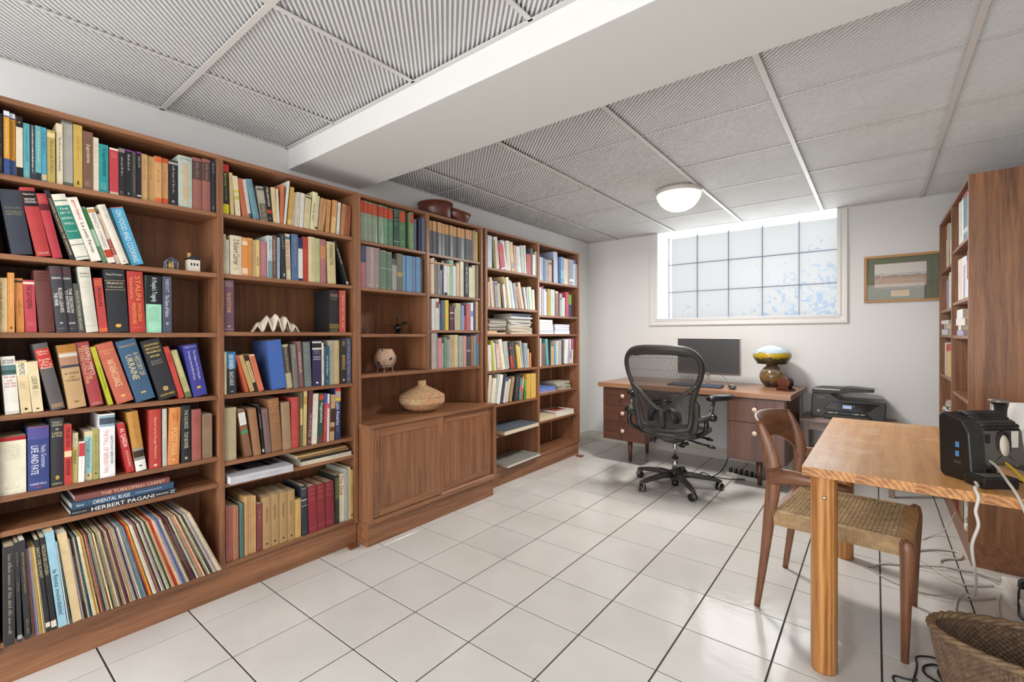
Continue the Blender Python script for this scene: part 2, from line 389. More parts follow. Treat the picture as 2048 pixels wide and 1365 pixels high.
# raised lowest shelf fronts in the first bookcase are level with the bottom panel
# wall unit: shelves above, sliding door cabinet below
t = thing('wall_unit', 'teak wall unit with sliding door cabinet below, between the two tall bookcases', 'wall unit')
bx('side_panel', BK, FX, 1.580, 1.602, .69, 2.025, TEAK['z'], t, .001); bx('side_panel', BK, FX, 2.669, 2.691, .69, 2.025, TEAK['z'], t, .001)
bx('top_panel', BK, FX-.001, 1.602, 2.669, 2.006, 2.024, TEAK['y'], t, .001)
bx('back_panel', BK-.004, BK+.004, 1.602, 2.669, .69, 2.006, TEAKD['z'], t)
bx('divider', BK+.004, FX-.001, 2.120, 2.142, .974, 2.006, TEAK['z'], t, .001)
for z in (1.757, 1.482, 1.210): bx('shelf', BK+.004, FX-.006, 1.603, 2.119, z-.018, z, TEAK['y'], t, .001)
for z in (1.755, 1.480, 1.237): bx('shelf', BK+.004, FX-.006, 2.143, 2.668, z-.018, z, TEAK['y'], t, .001)
bx('shelf', BK+.004, FX-.004, 1.603, 2.668, .952, .972, TEAK['y'], t, .001)
CF = -2.195
bx('cabinet_top', BK, CF, 1.584, 2.717, .668, .690, TEAK['y'], t, .001)
bx('cabinet_side', BK, CF, 1.584, 1.608, .130, .668, TEAK['z'], t, .001); bx('cabinet_side', BK, CF, 2.693, 2.717, .130, .668, TEAK['z'], t, .001)
bx('cabinet_bottom', BK, CF, 1.608, 2.693, .130, .154, TEAK['y'], t, .001)
bx('cabinet_back', BK, BK+.01, 1.608, 2.693, .154, .668, TEAKD['z'], t)
bm = NB(); box(bm, BK+.1, -2.213, 1.580, 2.701, 0, .130); obj('plinth', bm, TEAK['y'], t, bevel=.001)
bx('track', CF-.018, CF-.001, 2.15, 2.693, .154, .162, mat('b08470', .35), t, .001)
def sliding_door(y0, y1, x1, hy0, hy1):
    d = thing('door', '', '', (0, 0, 0)); d.parent = t
    for k in ('label', 'category'): del d[k]
    z0, z1 = .160, .664; fr = .047; x0 = x1-.014
    bx('stile', x0, x1, y0, y0+fr, z0, z1, TEAK['z'], d, .001); bx('stile', x0, x1, y1-fr, y1, z0, z1, TEAK['z'], d, .001)
    bx('rail', x0, x1, y0+fr, y1-fr, z1-fr, z1, TEAK['y'], d, .001); bx('rail', x0, x1, y0+fr, y1-fr, z0, z0+fr, TEAK['y'], d, .001)
    bx('door_panel', x0+.002, x1-.004, y0+fr, y1-fr, z0+fr, z1-fr, TEAK['z'], d)
    # recessed oval pull
    bm = NB(); yc = (hy0+hy1)/2; hw = .0075; zc = .553; hh = .046
    pts = [(yc+hw*math.cos(a), zc+hh+hw*math.sin(a)) for a in [PI*k/8 for k in range(9)]]+[(yc-hw*math.cos(a), zc-hh-hw*math.sin(a)) for a in [PI*k/8 for k in range(9)]]
    tube(bm, [(x1+.001, a, b) for a, b in pts], .0034, 6, closed=True)
    obj('handle', bm, TEAK['z'], d)
    bm = NB(); prism(bm, pts, x1-.0005, x1+.0008, axis='x'); obj('handle_recess', bm, mat('6a4028', .6), d)
sliding_door(1.611, 2.165, CF-.004, 1.626, 1.644)
sliding_door(2.130, 2.690, CF-.020, 2.655, 2.673)
# right-hand bookcase, seen nearly edge-on; local frame mirrored with a half turn
bookcase('bookcase', 'teak bookcase against the right wall, standing beyond the pine table', -.720, .720, [0], [(1.66, 1.373, 1.195, .909, .659, .40), (1.72, 1.397, 1.192, .845, .62, .38)], loc=(.370, 4.148, 0), rotz=PI, fx=0, bk=-.32, side='r')
for (x, y, s_) in ((-2.33, 1.53, 0), (-2.29, 4.10, 1)):
    bm = NB(); prism(bm, [(-.03, -.025), (.035, -.03), (.03, .03), (-.03, .02)], 0, .012)
    tag(obj('wooden_wedge', bm, TEAKD['y'], None, (x+.035, y, 0)), 'small wooden wedge on the floor at the ' + ('far end of the last left bookcase' if s_ else 'right foot of the nearest bookcase'), 'wedge')

# ---------------------------------------------------------------- lettering
FONTC = {}
def text_geo(s):
    if s in FONTC: return FONTC[s]
    cu = bpy.data.curves.new('t', 'FONT'); cu.body = s; cu.resolution_u = 2; cu.size = 1
    o = bpy.data.objects.new('t', cu); COL.objects.link(o)
    dg = bpy.context.evaluated_depsgraph_get(); me = bpy.data.meshes.new_from_object(o.evaluated_get(dg))
    V = [tuple(v.co) for v in me.vertices]; F = [tuple(p.vertices) for p in me.polygons]
    bpy.data.objects.remove(o); bpy.data.meshes.remove(me); bpy.data.curves.remove(cu)
    if not V: V = [(0, 0, 0), (1, 0, 0), (1, 1, 0)]; F = [(0, 1, 2)]
    x0 = min(v[0] for v in V); x1 = max(v[0] for v in V); y0 = min(v[1] for v in V); y1 = max(v[1] for v in V)
    FONTC[s] = ([(v[0]-x0, v[1]-y0) for v in V], F, x1-x0, y1-y0); return FONTC[s]
class Let:
    """collects flat lettering for one surface: u to the right, v up, w the height above the surface"""
    def __init__(s): s.V = []; s.F = []; s.M = []; s.mats = []
    def mi(s, hx):
        mm = mat(hx, .5, spec=.3)
        if mm not in s.mats: s.mats.append(mm)
        return s.mats.index(mm)
    def poly(s, pts, hx):
        n = len(s.V); s.V += pts; s.F.append(tuple(range(n, n+len(pts)))); s.M.append(s.mi(hx))
    def text(s, txt, hx, cx, cy, L, Hm, f):
        V, F, w, h = text_geo(txt); sx = L/w; sy = min(Hm/h, sx*2.6); sx = min(sx, sy*1.3); n = len(s.V)
        s.V += [f(cx+(v[0]-w/2)*sx, cy+(v[1]-h/2)*sy) for v in V]
        k = s.mi(hx)
        for p in F: s.F.append(tuple(i+n for i in p)); s.M.append(k)
    def scrib(s, hx, cx, cy, L, Hm, f, rnd):
        x = -L/2; cw = max(.0016, Hm*.55)
        while x < L/2-cw:
            for _ in range(rnd.randint(3, 8)):
                if x > L/2-cw: break
                hh = Hm*rnd.choice((.6, .6, 1)); w = cw*rnd.uniform(.45, .8)
                s.poly([f(cx+x, cy-Hm*.3), f(cx+x+w*.5, cy-Hm*.3), f(cx+x+w*.5, cy-Hm*.3+hh), f(cx+x, cy-Hm*.3+hh)], hx)
                x += cw
            x += cw*.9
    def build(s, name, parent, **k):
        if not s.V: return None
        me = bpy.data.meshes.new(name); me.from_pydata(s.V, [], s.F)
        for mm in s.mats: me.materials.append(mm)
        for p, i in zip(me.polygons, s.M): p.material_index = i
        o = obj(name, me, None, parent, **k)
        if 'lettering' in name and len(s.F) > 60: o['kind'] = 'stuff'
        return o

# ---------------------------------------------------------------- books
PAGES = [mat('d8ccb0', .9), mat('c8b896', .9), mat('e0d8c8', .9), mat('b8a888', .9)]
ORD = 'first second third fourth fifth sixth seventh eighth ninth tenth eleventh twelfth thirteenth fourteenth fifteenth sixteenth seventeenth eighteenth nineteenth twentieth'.split()
def ordn(i):
    if i < 20: return ORD[i]
    return 'twenty-' + ORD[i-20] if i < 29 else 'thirtieth'
def spine_prof(t, e, n=5):
    """spine curve points (x,y) from y=0 to y=t bulging e"""
    if e <= 0: return [(0, 0), (0, t)]
    return [(e*math.sin(PI*k/n)-e*0, t*k/n) for k in range(n+1)]
def soft(hx, k=.79, g=1.03):
    v = [int(hx[i:i+2], 16) for i in (0, 2, 4)]; m_ = .3*v[0]+.59*v[1]+.11*v[2]
    return '%02x%02x%02x' % tuple(int(min(255, max(0, (m_+(c-m_)*k)*g))) for c in v)
def make_book(loc, rot, t, h, d, hx, ex, desc, rnd, left=True, name='book'):
    hard = ('hardback' in desc or 'volume' in desc or 'clothbound' in desc) and t > .012
    e = min(.0022, t*.07) if hard else 0
    c = min(.0028, t*.14) if hard else min(.0012, t*.12)
    fz = .003 if hard else .0006
    y0 = 0 if left else -t
    gloss = .35 if 'paperback' in desc or rnd.random() < .3 else .6
    cm = mat(soft(hx), gloss, bump=.25 if (hard and gloss > .5) else 0, bscale=500, var=.10, vscale=28)
    pr = [(x, y+y0) for x, y in spine_prof(t, e)]
    bm = NB()
    outer = [(-d, y0)]+pr+[(-d, y0+t)]
    inner = [(-d, y0+t-c), (-c-.001, y0+t-c), (-c-.001, y0+c), (-d, y0+c)]
    if t > .004: prism(bm, outer+inner, 0, h)
    else: prism(bm, outer, 0, h)
    root = obj(name, bm, cm, None, loc, rot)
    if t > .004:
        bm = NB(); box(bm, -d+.004 if hard else -d+.0005, -c-.001, y0+c, y0+t-c, fz, h-fz)
        obj('page_block', bm, rnd.choice(PAGES), root)
    L = Let(); bands = []
    def S(y, z, w=.0006):  # point on the spine at lateral y (0..t), height z
        return (e*math.sin(PI*min(1, max(0, y/t)))+w, y0+y, z)
    fh = lambda u, v: S(t/2+u, v)            # horizontal lettering
    fv = lambda u, v: S(t/2+v, h-u)          # lettering that reads downwards
    for tok in [q for q in ex.split(';') if q]:
        p = tok.split(' ')
        off, sc = 0., .62
        if p[0].startswith('T@'):
            q = p[0][2:].split(','); off, sc = float(q[0]), float(q[1]); p[0] = 'T'
        if p[0] == 'T':
            a, b_ = float(p[1]), float(p[2]); L.text(' '.join(p[4:]), p[3], (a+b_)/2*h, off*t, (b_-a)*h, (t*sc*.72 if abs(off) < .08 else t*min(sc, .6)*.55), fv)
        elif p[0] == 'H':
            L.text(' '.join(p[3:]), p[2], 0, h*(1-float(p[1])), t*.78, h*.032, fh)
        elif p[0] == 'B':
            a, b_ = float(p[1]), float(p[2])
            if a >= .78 and b_ <= .975 and .015 < b_-a < .12 and t > .016:   # small emblem at the foot
                zc, hh_, ww = h*(1-(a+b_)/2), h*(b_-a)/2, t*.17
                for sg_ in (-1, 1): L.poly([S(t/2+sg_*ww*(.25+.75*abs(math.cos(q))*0)+ww*.62*math.cos(q), zc+hh_*.8*math.sin(q)) for q in [2*PI*k/8 for k in range(8)]], p[3])
            else: bands.append((p[3], h*(1-b_), h*(1-a)))
        elif p[0] == 'S':
            a, b_ = float(p[1]), float(p[2])
            if (b_-a)*h < t*1.7 and t > .014:
                z = h*(1-a)-.003
                while z > h*(1-b_): L.scrib(p[3], 0, z, t*.62, .0034, fh, rnd); z -= .0068
            else: L.scrib(p[3], (a+b_)/2*h, 0, (b_-a)*h, min(.0085, t*.34), fv, rnd)
    for bi, (hx2, z0, z1) in enumerate(bands):
        BL = Let(); k = 4 if e else 1; w_ = .00025+.00010*bi
        ys_ = [t*i/k for i in range(k+1)]; n = 0
        BL.V = [S(y, z, w_) for y in ys_ for z in (z0, z1)]; BL.F = [(2*i, 2*i+2, 2*i+3, 2*i+1) for i in range(k)]; BL.M = [BL.mi(hx2)]*k
        BL.build('spine_band', root)
    L.build('spine_lettering', root)
    return root
ROWS = [
('A1L','top shelf of leftmost bay',-2.315,1.76,'''
0.1530 0.0163 0.210 0.0 3a2a26|S .1 .95 e8e0d0|dark brown paperback cut off by frame
0.1711 0.0141 0.221 0.0 2a4f94|B .1 .75 d99a35;S .14 .72 f6e9c8;B .01 .08 e8e8ee|blue paperback with orange lettering panel
0.1862 0.0134 0.220 0.0 284a90|B .1 .75 d6932c;S .14 .72 2a2a50;B .01 .08 e8e8ee|blue paperback with golden lettering panel
0.2010 0.0166 0.212 0.0 dccdb0|B 0 .18 1e1c20;H .1 e0b030 @;B .84 1 1e1c20|cream paperback with black ends
0.2189 0.0162 0.194 0.0 4aa5b2|S .12 .7 1c3a44;B .86 .97 c8d8c8|teal paperback with pale disc at foot
0.2361 0.0126 0.195 0.0 35343a|S .02 .9 e8e8e8;S .1 .8 f4f4f4|black speckled paperback
0.2495 0.0149 0.195 0.0 5aaab0|S .1 .7 d8e8c8;B .86 1 22323a|teal paperback with dark foot
0.2646 0.0142 0.195 0.0 3ba0c2|S .1 .5 16384a;B .87 .97 d0b890|bright blue paperback
0.2802 0.0213 0.191 0.0 b59a42|B .05 .14 e0cc90;S .2 .85 2e3420|olive mustard paperback
0.3051 0.0172 0.224 0.0 e2d0a8|T .15 .85 2c241c The World of Late Antiquity|cream paperback titled World of Late Antiquity
0.3225 0.0286 0.243 0.0 a3a29c|S .1 .9 c8b84e;B 0 .04 6c6e60;B .94 1 5c6650|grey book with yellow lettering
0.3531 0.0257 0.239 0.0 cda63e|S .18 .6 b8702c;B .87 .96 a8852c|golden yellow paperback
0.3804 0.0290 0.222 0.0 7d5440|T .15 .6 f0dcc0 Jugoslavia;S .85 .93 e8d8c0|brown paperback titled Jugoslavia
0.4093 0.0173 0.208 0.0 ddcfb0|S .12 .5 d8a060;B .9 1 e8d8c8|plain cream paperback
0.4274 0.0283 0.188 0.0 129a9c|T .08 .65 10302e The Temper of WESTERN EUROPE;S .8 .95 d8f0e8|teal green paperback
0.4585 0.0275 0.181 0.0 cf343c|B 0 .04 eee0d0;S .1 .2 f6d8c8;B .95 1 d8c0a0|red paperback with cream tip
0.4875 0.0196 0.192 0.0 211f22|S .2 .6 e8e0d8;B .02 .1 8a8074;S .9 .96 d8d0c8|black paperback with grey emblem
0.5084 0.0208 0.190 0.0 1b1a1e|B 0 .03 8a3a98;S .1 .45 efe8e0;B .9 .95 d0c8c0|purple topped black paperback
0.5302 0.0145 0.191 0.0 4a4644|S .02 .9 b0a898|dark grey scuffed paperback
0.5455 0.0147 0.191 0.0 19181c|B 0 .03 8c3c9c;S .1 .35 efe8e0;B .92 .95 d0c8c0|slim purple topped black paperback
0.5609 0.0209 0.189 0.0 cd9a58|S .12 .6 8c6430|tan paperback
0.5829 0.0235 0.188 0.0 c99654|S .12 .55 86602e|sandy tan paperback
0.6071 0.0225 0.192 0.0 d69a58|B 0 .13 cf6a3a;S .3 .6 a04a28;B .9 1 cf6a3a|tan paperback with orange ends
0.6308 0.0242 0.192 0.0 d08c4c|B 0 .1 c85a30;S .3 .6 a04a28;B .88 1 c85a30|creased tan paperback with orange ends
0.6564 0.0340 0.192 0.0 1f1e22|S .12 .75 dcd4cc;B .04 .09 b0a8a0;B .88 .95 c0b8b0|black paperback with white lettering
0.6921 0.0517 0.222 0.0 aebcae|H .06 3a4440 Jean Plaidy;T .15 .93 e2a84e MADAME SERPENT|pale sage hardback with orange lettering
0.7456 0.0372 0.229 0.0 a05c50|B .06 .42 5a4644;S .1 .4 c09c70|dusty rose hardback with dark label
0.7847 0.0324 0.233 0.0 9c5a4c|B .06 .42 584442;S .1 .4 c09c70|rose brown hardback with dark label
0.8216 0.0165 0.236 0.0 2c3648|S .05 .25 c8c8c8;B .86 .95 8a8c94|navy hardback at right end
'''),
('A2L','second shelf of leftmost bay',-2.312,1.486,'''
0.1884 0.0535 0.223 8.1 343a48|H .28 8c8468 AN ENCYCLOPEDIA;H .34 9c9474 WORLD;H .38 9c9474 HISTORY|wide navy hardback leaning
0.2509 0.0380 0.242 10.2 c22c2c|B .05 .27 191718;H .1 ece0d4 Napoleon;H .17 ece0d4 VINCENT;H .21 ece0d4 CRONIN;H .95 e8c8a8 COLLINS|red hardback with black title box
0.2933 0.0266 0.230 11.1 c42a36|B .16 .26 5a1c24;S .04 .12 d8a060|slimmer red hardback with gold print
0.3421 0.0145 0.254 16.2 26262a|T .12 .93 e6cc9c CANOEING NORTH INTO THE UNKNOWN|thin black hardback with tan title
0.3591 0.0388 0.242 16.6 ddd8c4|B .17 .68 2e8270;H .22 e8e8d8 THE;H .28 e8e8d8 ART OF;H .36 f0f0e4 EATING;H .44 e8e8d8 WELL;H .56 cfe0cc Techniques;B .09 .105 3a7468;B .76 .77 3a5450;B .95 .96 3a7468|cream hardback with green oval panel
0.4021 0.0300 0.240 17.1 e9e0cf|T .04 .34 c8323a gourmand;T .36 .9 242020 Le petit Perret|cream paperback with red cursive lettering
0.4364 0.0137 0.215 17.7 5e9468|B .05 .4 3d7d4c;B .4 .7 a8cdb0|slim green paperback
0.4532 0.0219 0.214 17.7 e6ddca|T .08 .72 8c8c9c FRENCH CHEESES;B .76 .9 b8402c;B .03 .09 c89050|cream paperback titled French Cheeses
0.4780 0.0137 0.196 18.3 dcc4ae|T .04 .45 a06450 Jane Grigson's;B .5 .82 a03430;T .51 .82 f0d8c0 FOOD BOOK|beige paperback with red box
0.4941 0.0229 0.233 18.5 ddd2bf|S .05 .25 b0a898;B .94 .97 908070|plain beige hardback
0.5182 0.0095 0.226 17.8 1f5468|S .05 .9 5a90a0|thin dark teal hardback
0.5283 0.0412 0.231 17.1 3fa6d2|T .05 .95 e8f0f0 ON FOOD AND COOKING;B 0 .01 cc3a48|blue and red book at right end
'''),
('A3L','third shelf of leftmost bay',-2.312,1.215,'''
0.1451 0.0320 0.188 0.0 dcbc7c|S .1 .9 7a6438;S .2 .6 a88848|cream paperback at left end
0.1779 0.0162 0.207 0.0 dc8a34|S .1 .6 f0d0a0;B .9 .95 803818|orange paperback
0.1984 0.0208 0.190 1.3 d87e2c|S .4 .7 5c3418;B .04 .08 3c2818|orange paperback with small black lettering
0.2218 0.0290 0.186 2.0 cb3a46|B .04 .08 f0d8c0;T .1 .55 3c1418 THE GATHERING;S .8 .86 f0b0a0|rose red creased paperback
0.2564 0.0418 0.222 3.7 6a3029|H .05 50221c CHILDREN;H .1 50221c OF THE;H .16 50221c REICH;S .93 .96 4c201a|wide faded maroon hardback
0.3017 0.0312 0.242 4.6 3b3a40|B .04 .12 5a3c40;H .18 f0e8e0 KENNAN;T@-.22,.8 .4 .6 f4ece4 THE WAR;T@.2,.8 .33 .7 f4ece4 RUSSIA LEAVES;H .86 f8f4f0 *;S .93 .95 a8a8b0|charcoal hardback with one white star
0.3346 0.0272 0.244 4.9 3a3940|B .04 .12 5a3c40;H .18 f0e8e0 KENNAN;T@-.22,.8 .36 .7 f4ece4 TO INTERVENE;T@.2,.8 .33 .7 f4ece4 THE DECISION;H .86 f8f4f0 **;S .93 .95 a8a8b0|charcoal hardback with two white stars
0.3629 0.0182 0.184 4.7 4e5048|T .15 .95 c8c4a8 SOUTH OF THE RIVER MIDLANDS|short grey green paperback
0.3850 0.0357 0.248 5.8 cbc6b2|H .1 6c6450 Stalin's;H .15 6c6450 Apologist;S .3 .32 8c8470;B .9 .905 8c8470|pale stone hardback
0.4237 0.0256 0.210 4.8 ce3a34|H .07 e89a3c FASCIST;H .12 e89a3c RULE;T .18 .52 2a1416 MUSSOLINI;B .92 .98 d86a3c|red orange paperback with dark lettering
0.4512 0.0647 0.247 3.3 22252d|H .08 d8d0b8 Paul Preston;B .175 .18 c8b070;H .22 e8d8a8 FRANCO;H .28 d8c898 A Biography;B .32 .325 c8b070;B .86 .93 d8a840|wide black hardback with gold emblem
0.5197 0.0519 0.247 2.3 c8322c|T@.16,.6 .08 .47 e8a050 STALIN;T@-.26,.3 .1 .45 e8b070 The Court of the Red Tsar;T@.2,.45 .52 .82 e8a050 SIMON SEBAG;T@-.18,.45 .52 .86 e8a050 MONTEFIORE;S .91 .93 e8c090|bold red hardback with gold lettering
0.5745 0.0541 0.237 0.0 93dcb4|B 0 .5 22242a;T .03 .46 dce8e0 A People's Tragedy;S .55 .82 4a7460|mint green hardback with black upper half
0.6329 0.0313 0.238 0.0 4b5268|T@0,.6 .05 .28 c8b8c8 PARRYATT;T .33 .72 e0dce0 The Game of Politics;B .8 .87 c0c0cc|slate blue paperback at right end
'''),
('A4L','fourth shelf of leftmost bay',-2.312,0.93,'''
0.1701 0.0352 0.201 3.2 e2ded2|H .07 3c3838 ARTHUR;H .11 3c3838 BRYANT;B .15 .32 5c7c7c;B .24 .3 3a5a54;H .36 c0503c THE TURN;H .42 c0503c OF;H .47 c0503c THE TIDE;H .52 c0503c 1939-1943;B .96 .965 484040|white hardback with small seascape picture
0.2087 0.0271 0.185 4.2 d9bf88|B .05 .28 e8dcc0;T@0,.8 .05 .27 3a3440 MEMOIRS;S .4 .55 606060;B .9 .95 2c2824|cream yellow paperback
0.2378 0.0277 0.181 4.8 dcc694|T@0,.7 .3 .55 38383c LOSE BY FIRE;S .58 .7 808078;B .92 .95 2c2824|cream paperback with dark vertical lettering
0.2860 0.0378 0.247 11.1 565150|B .08 .37 b83a30;H .12 f0dcc8 Albert;H .16 f0dcc8 Speer;H .24 f0dcc8 Inside;H .28 f0dcc8 the;H .32 f0dcc8 Third;H .36 f0dcc8 Reich;H .92 e0b070 Weidenfeld;H .95 e0b070 & Nicolson|charcoal hardback with red title box
0.3327 0.0509 0.239 7.4 bd935c|B 0 .12 a5702f;B .14 .36 c9c2b4;B .19 .33 a87c62;B .32 .36 39404c;H .45 3a3440 A MAN;H .51 6a4a34 OF;H .56 4c4440 COURAGE;B .88 .92 8c6c3c|tan hardback with a head portrait
0.3967 0.0396 0.249 10.3 b53a3e|T@.3,.42 .06 .52 f4ecdc LIDDELL HART'S;T@.02,.42 .06 .58 d8b880 HISTORY OF THE;T@-.26,.42 .08 .64 d8b880 SECOND WORLD WAR;H .96 d8b098 CASSELL|wide crimson hardback with cream lettering
0.4504 0.0150 0.235 13.4 b6b414|T .18 .9 4c6414 Claudia Good Cooking|slim lime green paperback
0.4783 0.0540 0.246 15.9 cc5c40|H .12 e0a880 Orlando;H .17 e0a880 Figes;T .28 .72 f0d0a0 NATASHA'S DANCE;B .86 .91 e0b060|orange hardback titled Natasha's Dance
0.5409 0.0646 0.256 15.4 31587e|H .09 c8a860 MAGOCSI;T@.26,.5 .22 .6 d8c480 A HISTORY OF;T@-.12,.8 .24 .64 e0cc88 UKRAINE;B .845 .88 d0b868|wide blue hardback History of Ukraine
0.6201 0.0659 0.256 15.1 26262c|H .08 e8c860 OXFORD;H .14 e8c860 SECOND;H .2 f0d870 WORLD;H .27 f0d870 WAR;S .34 .42 e8e0d8;B .78 .88 b8985c;H .93 e8c040 OXFORD|wide black hardback with gold title block
0.6912 0.0195 0.230 14.6 d03a30|T .12 .3 8c1818 TUNIS;S .35 .85 e87060|thin bright red paperback
0.7174 0.0221 0.214 15.3 b0a868|T .08 .55 f0e0a0 THE BREAD IS EUROPE;S .6 .75 908850;B .88 1 6c7050|thin olive cream paperback
0.7469 0.0556 0.232 10.7 3a3a9c|H .04 c0c0f0 William Shirer;T@.18,.4 .12 .68 d8d8f4 The Collapse of the Third Republic;T@-.18,.36 .12 .68 d8d8f4 An Inquiry into the Fall of France;B .8 .86 d8a840|blue violet hardback at right end
'''),
('A5L','fifth shelf of leftmost bay',-2.312,0.65,'''
0.1557 0.0649 0.201 0.0 e2dabc|B 0 .07 a8282c;S .14 .4 8c8468;S .85 .93 a8a088|wide cream book with red top band
0.2245 0.0551 0.229 0.0 2f3f88|B .01 .02 b05c58;T@-.18,.6 .3 .75 e8e8f0 LIFE AND FATE;T@.2,.6 .3 .65 d0d0e8 Vasily Grossman;B .03 .2 55508c;H .9 e8e0f0 HARVILL;B .945 .965 b83c48|wide blue hardback titled Life and Fate
0.2833 0.0370 0.250 0.0 2a2a30|H .06 c0b898 VASILY;H .1 c0b898 GROSSMAN;H .16 e0d8c0 *;H .22 d0c4a0 A WRITER;H .26 d0c4a0 AT WAR;B .83 .91 b89440;H .96 c0b898 HARVILL|black hardback titled A Writer at War
0.3202 0.0203 0.224 0.0 cf302c|T@0,.7 .05 .38 401010 THE LAST DAYS;B .44 .54 e8c8a0;T@0,.7 .58 .85 401010 TREVOR-ROPER|slim red paperback with small picture
0.3407 0.0162 0.188 -1.0 bdaa50|B 0 .28 c8bc98;S .1 .25 303030;T@0,.7 .35 .62 38340c MONSIGNOR;B .8 1 c0a868|short olive paperback
0.3587 0.0166 0.152 -1.2 ece8e0|B .03 .36 c04048;S .4 .7 b07070|short white paperback with red strip
0.3777 0.0227 0.187 -0.5 d6c898|B .1 .85 9cc4c4;T .14 .75 2c4448 The Struggle for Europe;B .86 .94 c0a070|cream paperback with pale blue panel
0.4014 0.0182 0.192 -0.2 a49c4a|S .1 .85 6c682c;B .86 .9 2c2c1c|olive green paperback
0.4223 0.0478 0.247 0.0 e9e8e6|B .02 .2 8fa8b4;B .06 .16 46505c;T@-.1,.55 .25 .93 d89088 THE FALL OF BERLIN 1945;T@.28,.28 .35 .8 504848 ANTONY BEEVOR|white hardback with small battle picture
0.5085 0.0242 0.204 9.4 cc2a2a|T@0,.9 .1 .48 f4e8e0 AL QAEDA;T@0,.6 .55 .88 e8c0b0 JASON BURKE|red paperback leaning with white lettering
0.5366 0.0357 0.246 6.9 c2802c|S .05 .55 a06420;B .62 .82 8e8c88;B .66 .77 3a3020;B .82 1 e2e0dc;B .9 .93 3c3c34|orange hardback with grey and white foot
0.5818 0.0412 0.245 0.0 c8382e|T@0,.35 .12 .85 f0c8a8 Pascal Lamy Rouge Memoire;B .92 .97 e8c8b0|tall red hardback
0.6289 0.0165 0.243 0.0 c4c4b4|S .5 .9 a8a898|plain grey cream hardback
0.6470 0.0410 0.244 -1.9 db8038|T@-.15,.4 .05 .28 a84820 JUDT;T@.2,.4 .05 .26 a84820 TONY;T@0,.75 .36 .84 ecc080 POSTWAR;B .9 .92 f0d0a0|orange hardback titled Postwar
0.6968 0.0360 0.247 0.0 24262a|T@0,.6 .07 .4 c8c4b0 THE SQUEEZE;T@0,.6 .46 .75 c8c4b0 TOM BOWER;B .89 .95 b0a888|black hardback titled The Squeeze
0.7371 0.0368 0.226 0.0 a8544c|S .06 .3 883c38|dusty rose clothbound book
0.7791 0.0404 0.199 0.0 8f6f50|S .06 .3 6c5038;S .9 .93 6c5038|brown paper covered book
'''),
('B1','top shelf of second bay',-2.312,1.765,'''
0.8716 0.0243 0.230 0.0 1c1c1c|B 0 .15 c03838;T@-.1,.6 .18 .45 d8d848 BEACH MUSIC;S .48 .75 a8c040;B .8 1 dcd030|black paperback with yellow foot
0.9031 0.0141 0.195 2.2 cfae72|S .1 .8 a07850|creased tan paperback
0.9238 0.0224 0.185 4.3 dccaa0|B .35 .42 c8c050;B .5 .6 b8b868;S .75 .9 908870|cream paperback with green patches
0.9570 0.0232 0.181 7.7 d2683a|S .1 .6 a84c2c|orange red hardback
0.9828 0.0132 0.181 8.3 c8c4b8|S .05 .7 686868;B .88 1 58584c|narrow grey white paperback
1.0053 0.0286 0.188 10.8 5f93a4|S .1 .2 3c6878;B .93 .96 4c8090|thick light blue clothbound book
1.0428 0.0324 0.164 8.3 a8a08c|B .05 .12 606058;B .5 .98 6c685c;S .55 .95 c8b898|grey illustrated paperback
1.0765 0.0241 0.174 7.1 26221f|T@.15,.8 .03 .55 f0ece4 WELLINGTON;S .1 .6 d8c8b8;B .66 .76 b84038;B .85 .95 8c8478|black paperback with white lettering
1.1035 0.0181 0.175 4.1 dcc088|S .1 .9 a48c58|cream yellow paperback
1.1227 0.0104 0.172 2.6 dcd6c4|S .1 .9 b0a898|thin white paperback
1.1346 0.0172 0.199 -1.8 d8703c|S .2 .8 b05024|vivid orange paperback
1.1542 0.0083 0.227 -5.8 d8d6cc|S .4 .6 b8b8b0|tall thin white folder leaning
1.1705 0.0188 0.199 -5.6 cf9c3c|B .85 .97 e0c070|golden yellow paperback
1.1942 0.0143 0.179 -5.4 dcccac|S .1 .8 b8a080|thin cream paperback
1.2108 0.0194 0.181 -4.8 cfc4b0|S .05 .5 302c28;S .75 .95 302c28|beige paperback with black blotches
1.2343 0.0227 0.182 -3.5 ddd8cc|S .1 .8 b8b0a4|off white hardback
1.2598 0.0287 0.175 -4.3 d3c490|S .15 .55 988858;B .04 .08 383020|khaki cream paperback
1.2925 0.0292 0.203 -5.8 dcd49c|T@0,.6 .3 .75 484838 Harriet Said|pale yellow hardback
1.3236 0.0130 0.189 -5.3 d9d2b4|S .1 .5 a8a088;B .9 .95 383020|narrow ivory paperback
1.3416 0.0195 0.181 -5.8 c68a54|S .1 .5 8c5430|brown orange paperback
1.3636 0.0123 0.184 -7.3 dcb070|B .2 .8 e0c898|cream and orange paperback
1.3868 0.0216 0.182 -4.2 d08f4c|S .1 .5 a06030|pumpkin orange paperback
1.4179 0.0264 0.186 -4.7 d8944c|B .5 .98 dcb880|orange paperback with pale foot
1.4540 0.0178 0.182 -3.8 dcdcd0|S .1 .5 b0a898;B .92 .95 383020|narrow white paperback
1.4785 0.0200 0.178 -5.0 bd7a50|S .1 .5 884c30|reddish brown paperback
1.5048 0.0137 0.175 -3.0 b8683c|S .1 .5 803c20|narrow copper paperback
1.5185 0.0201 0.176 -3.4 a04c2c|S .2 .8 c88860|rust red paperback at right end
'''),
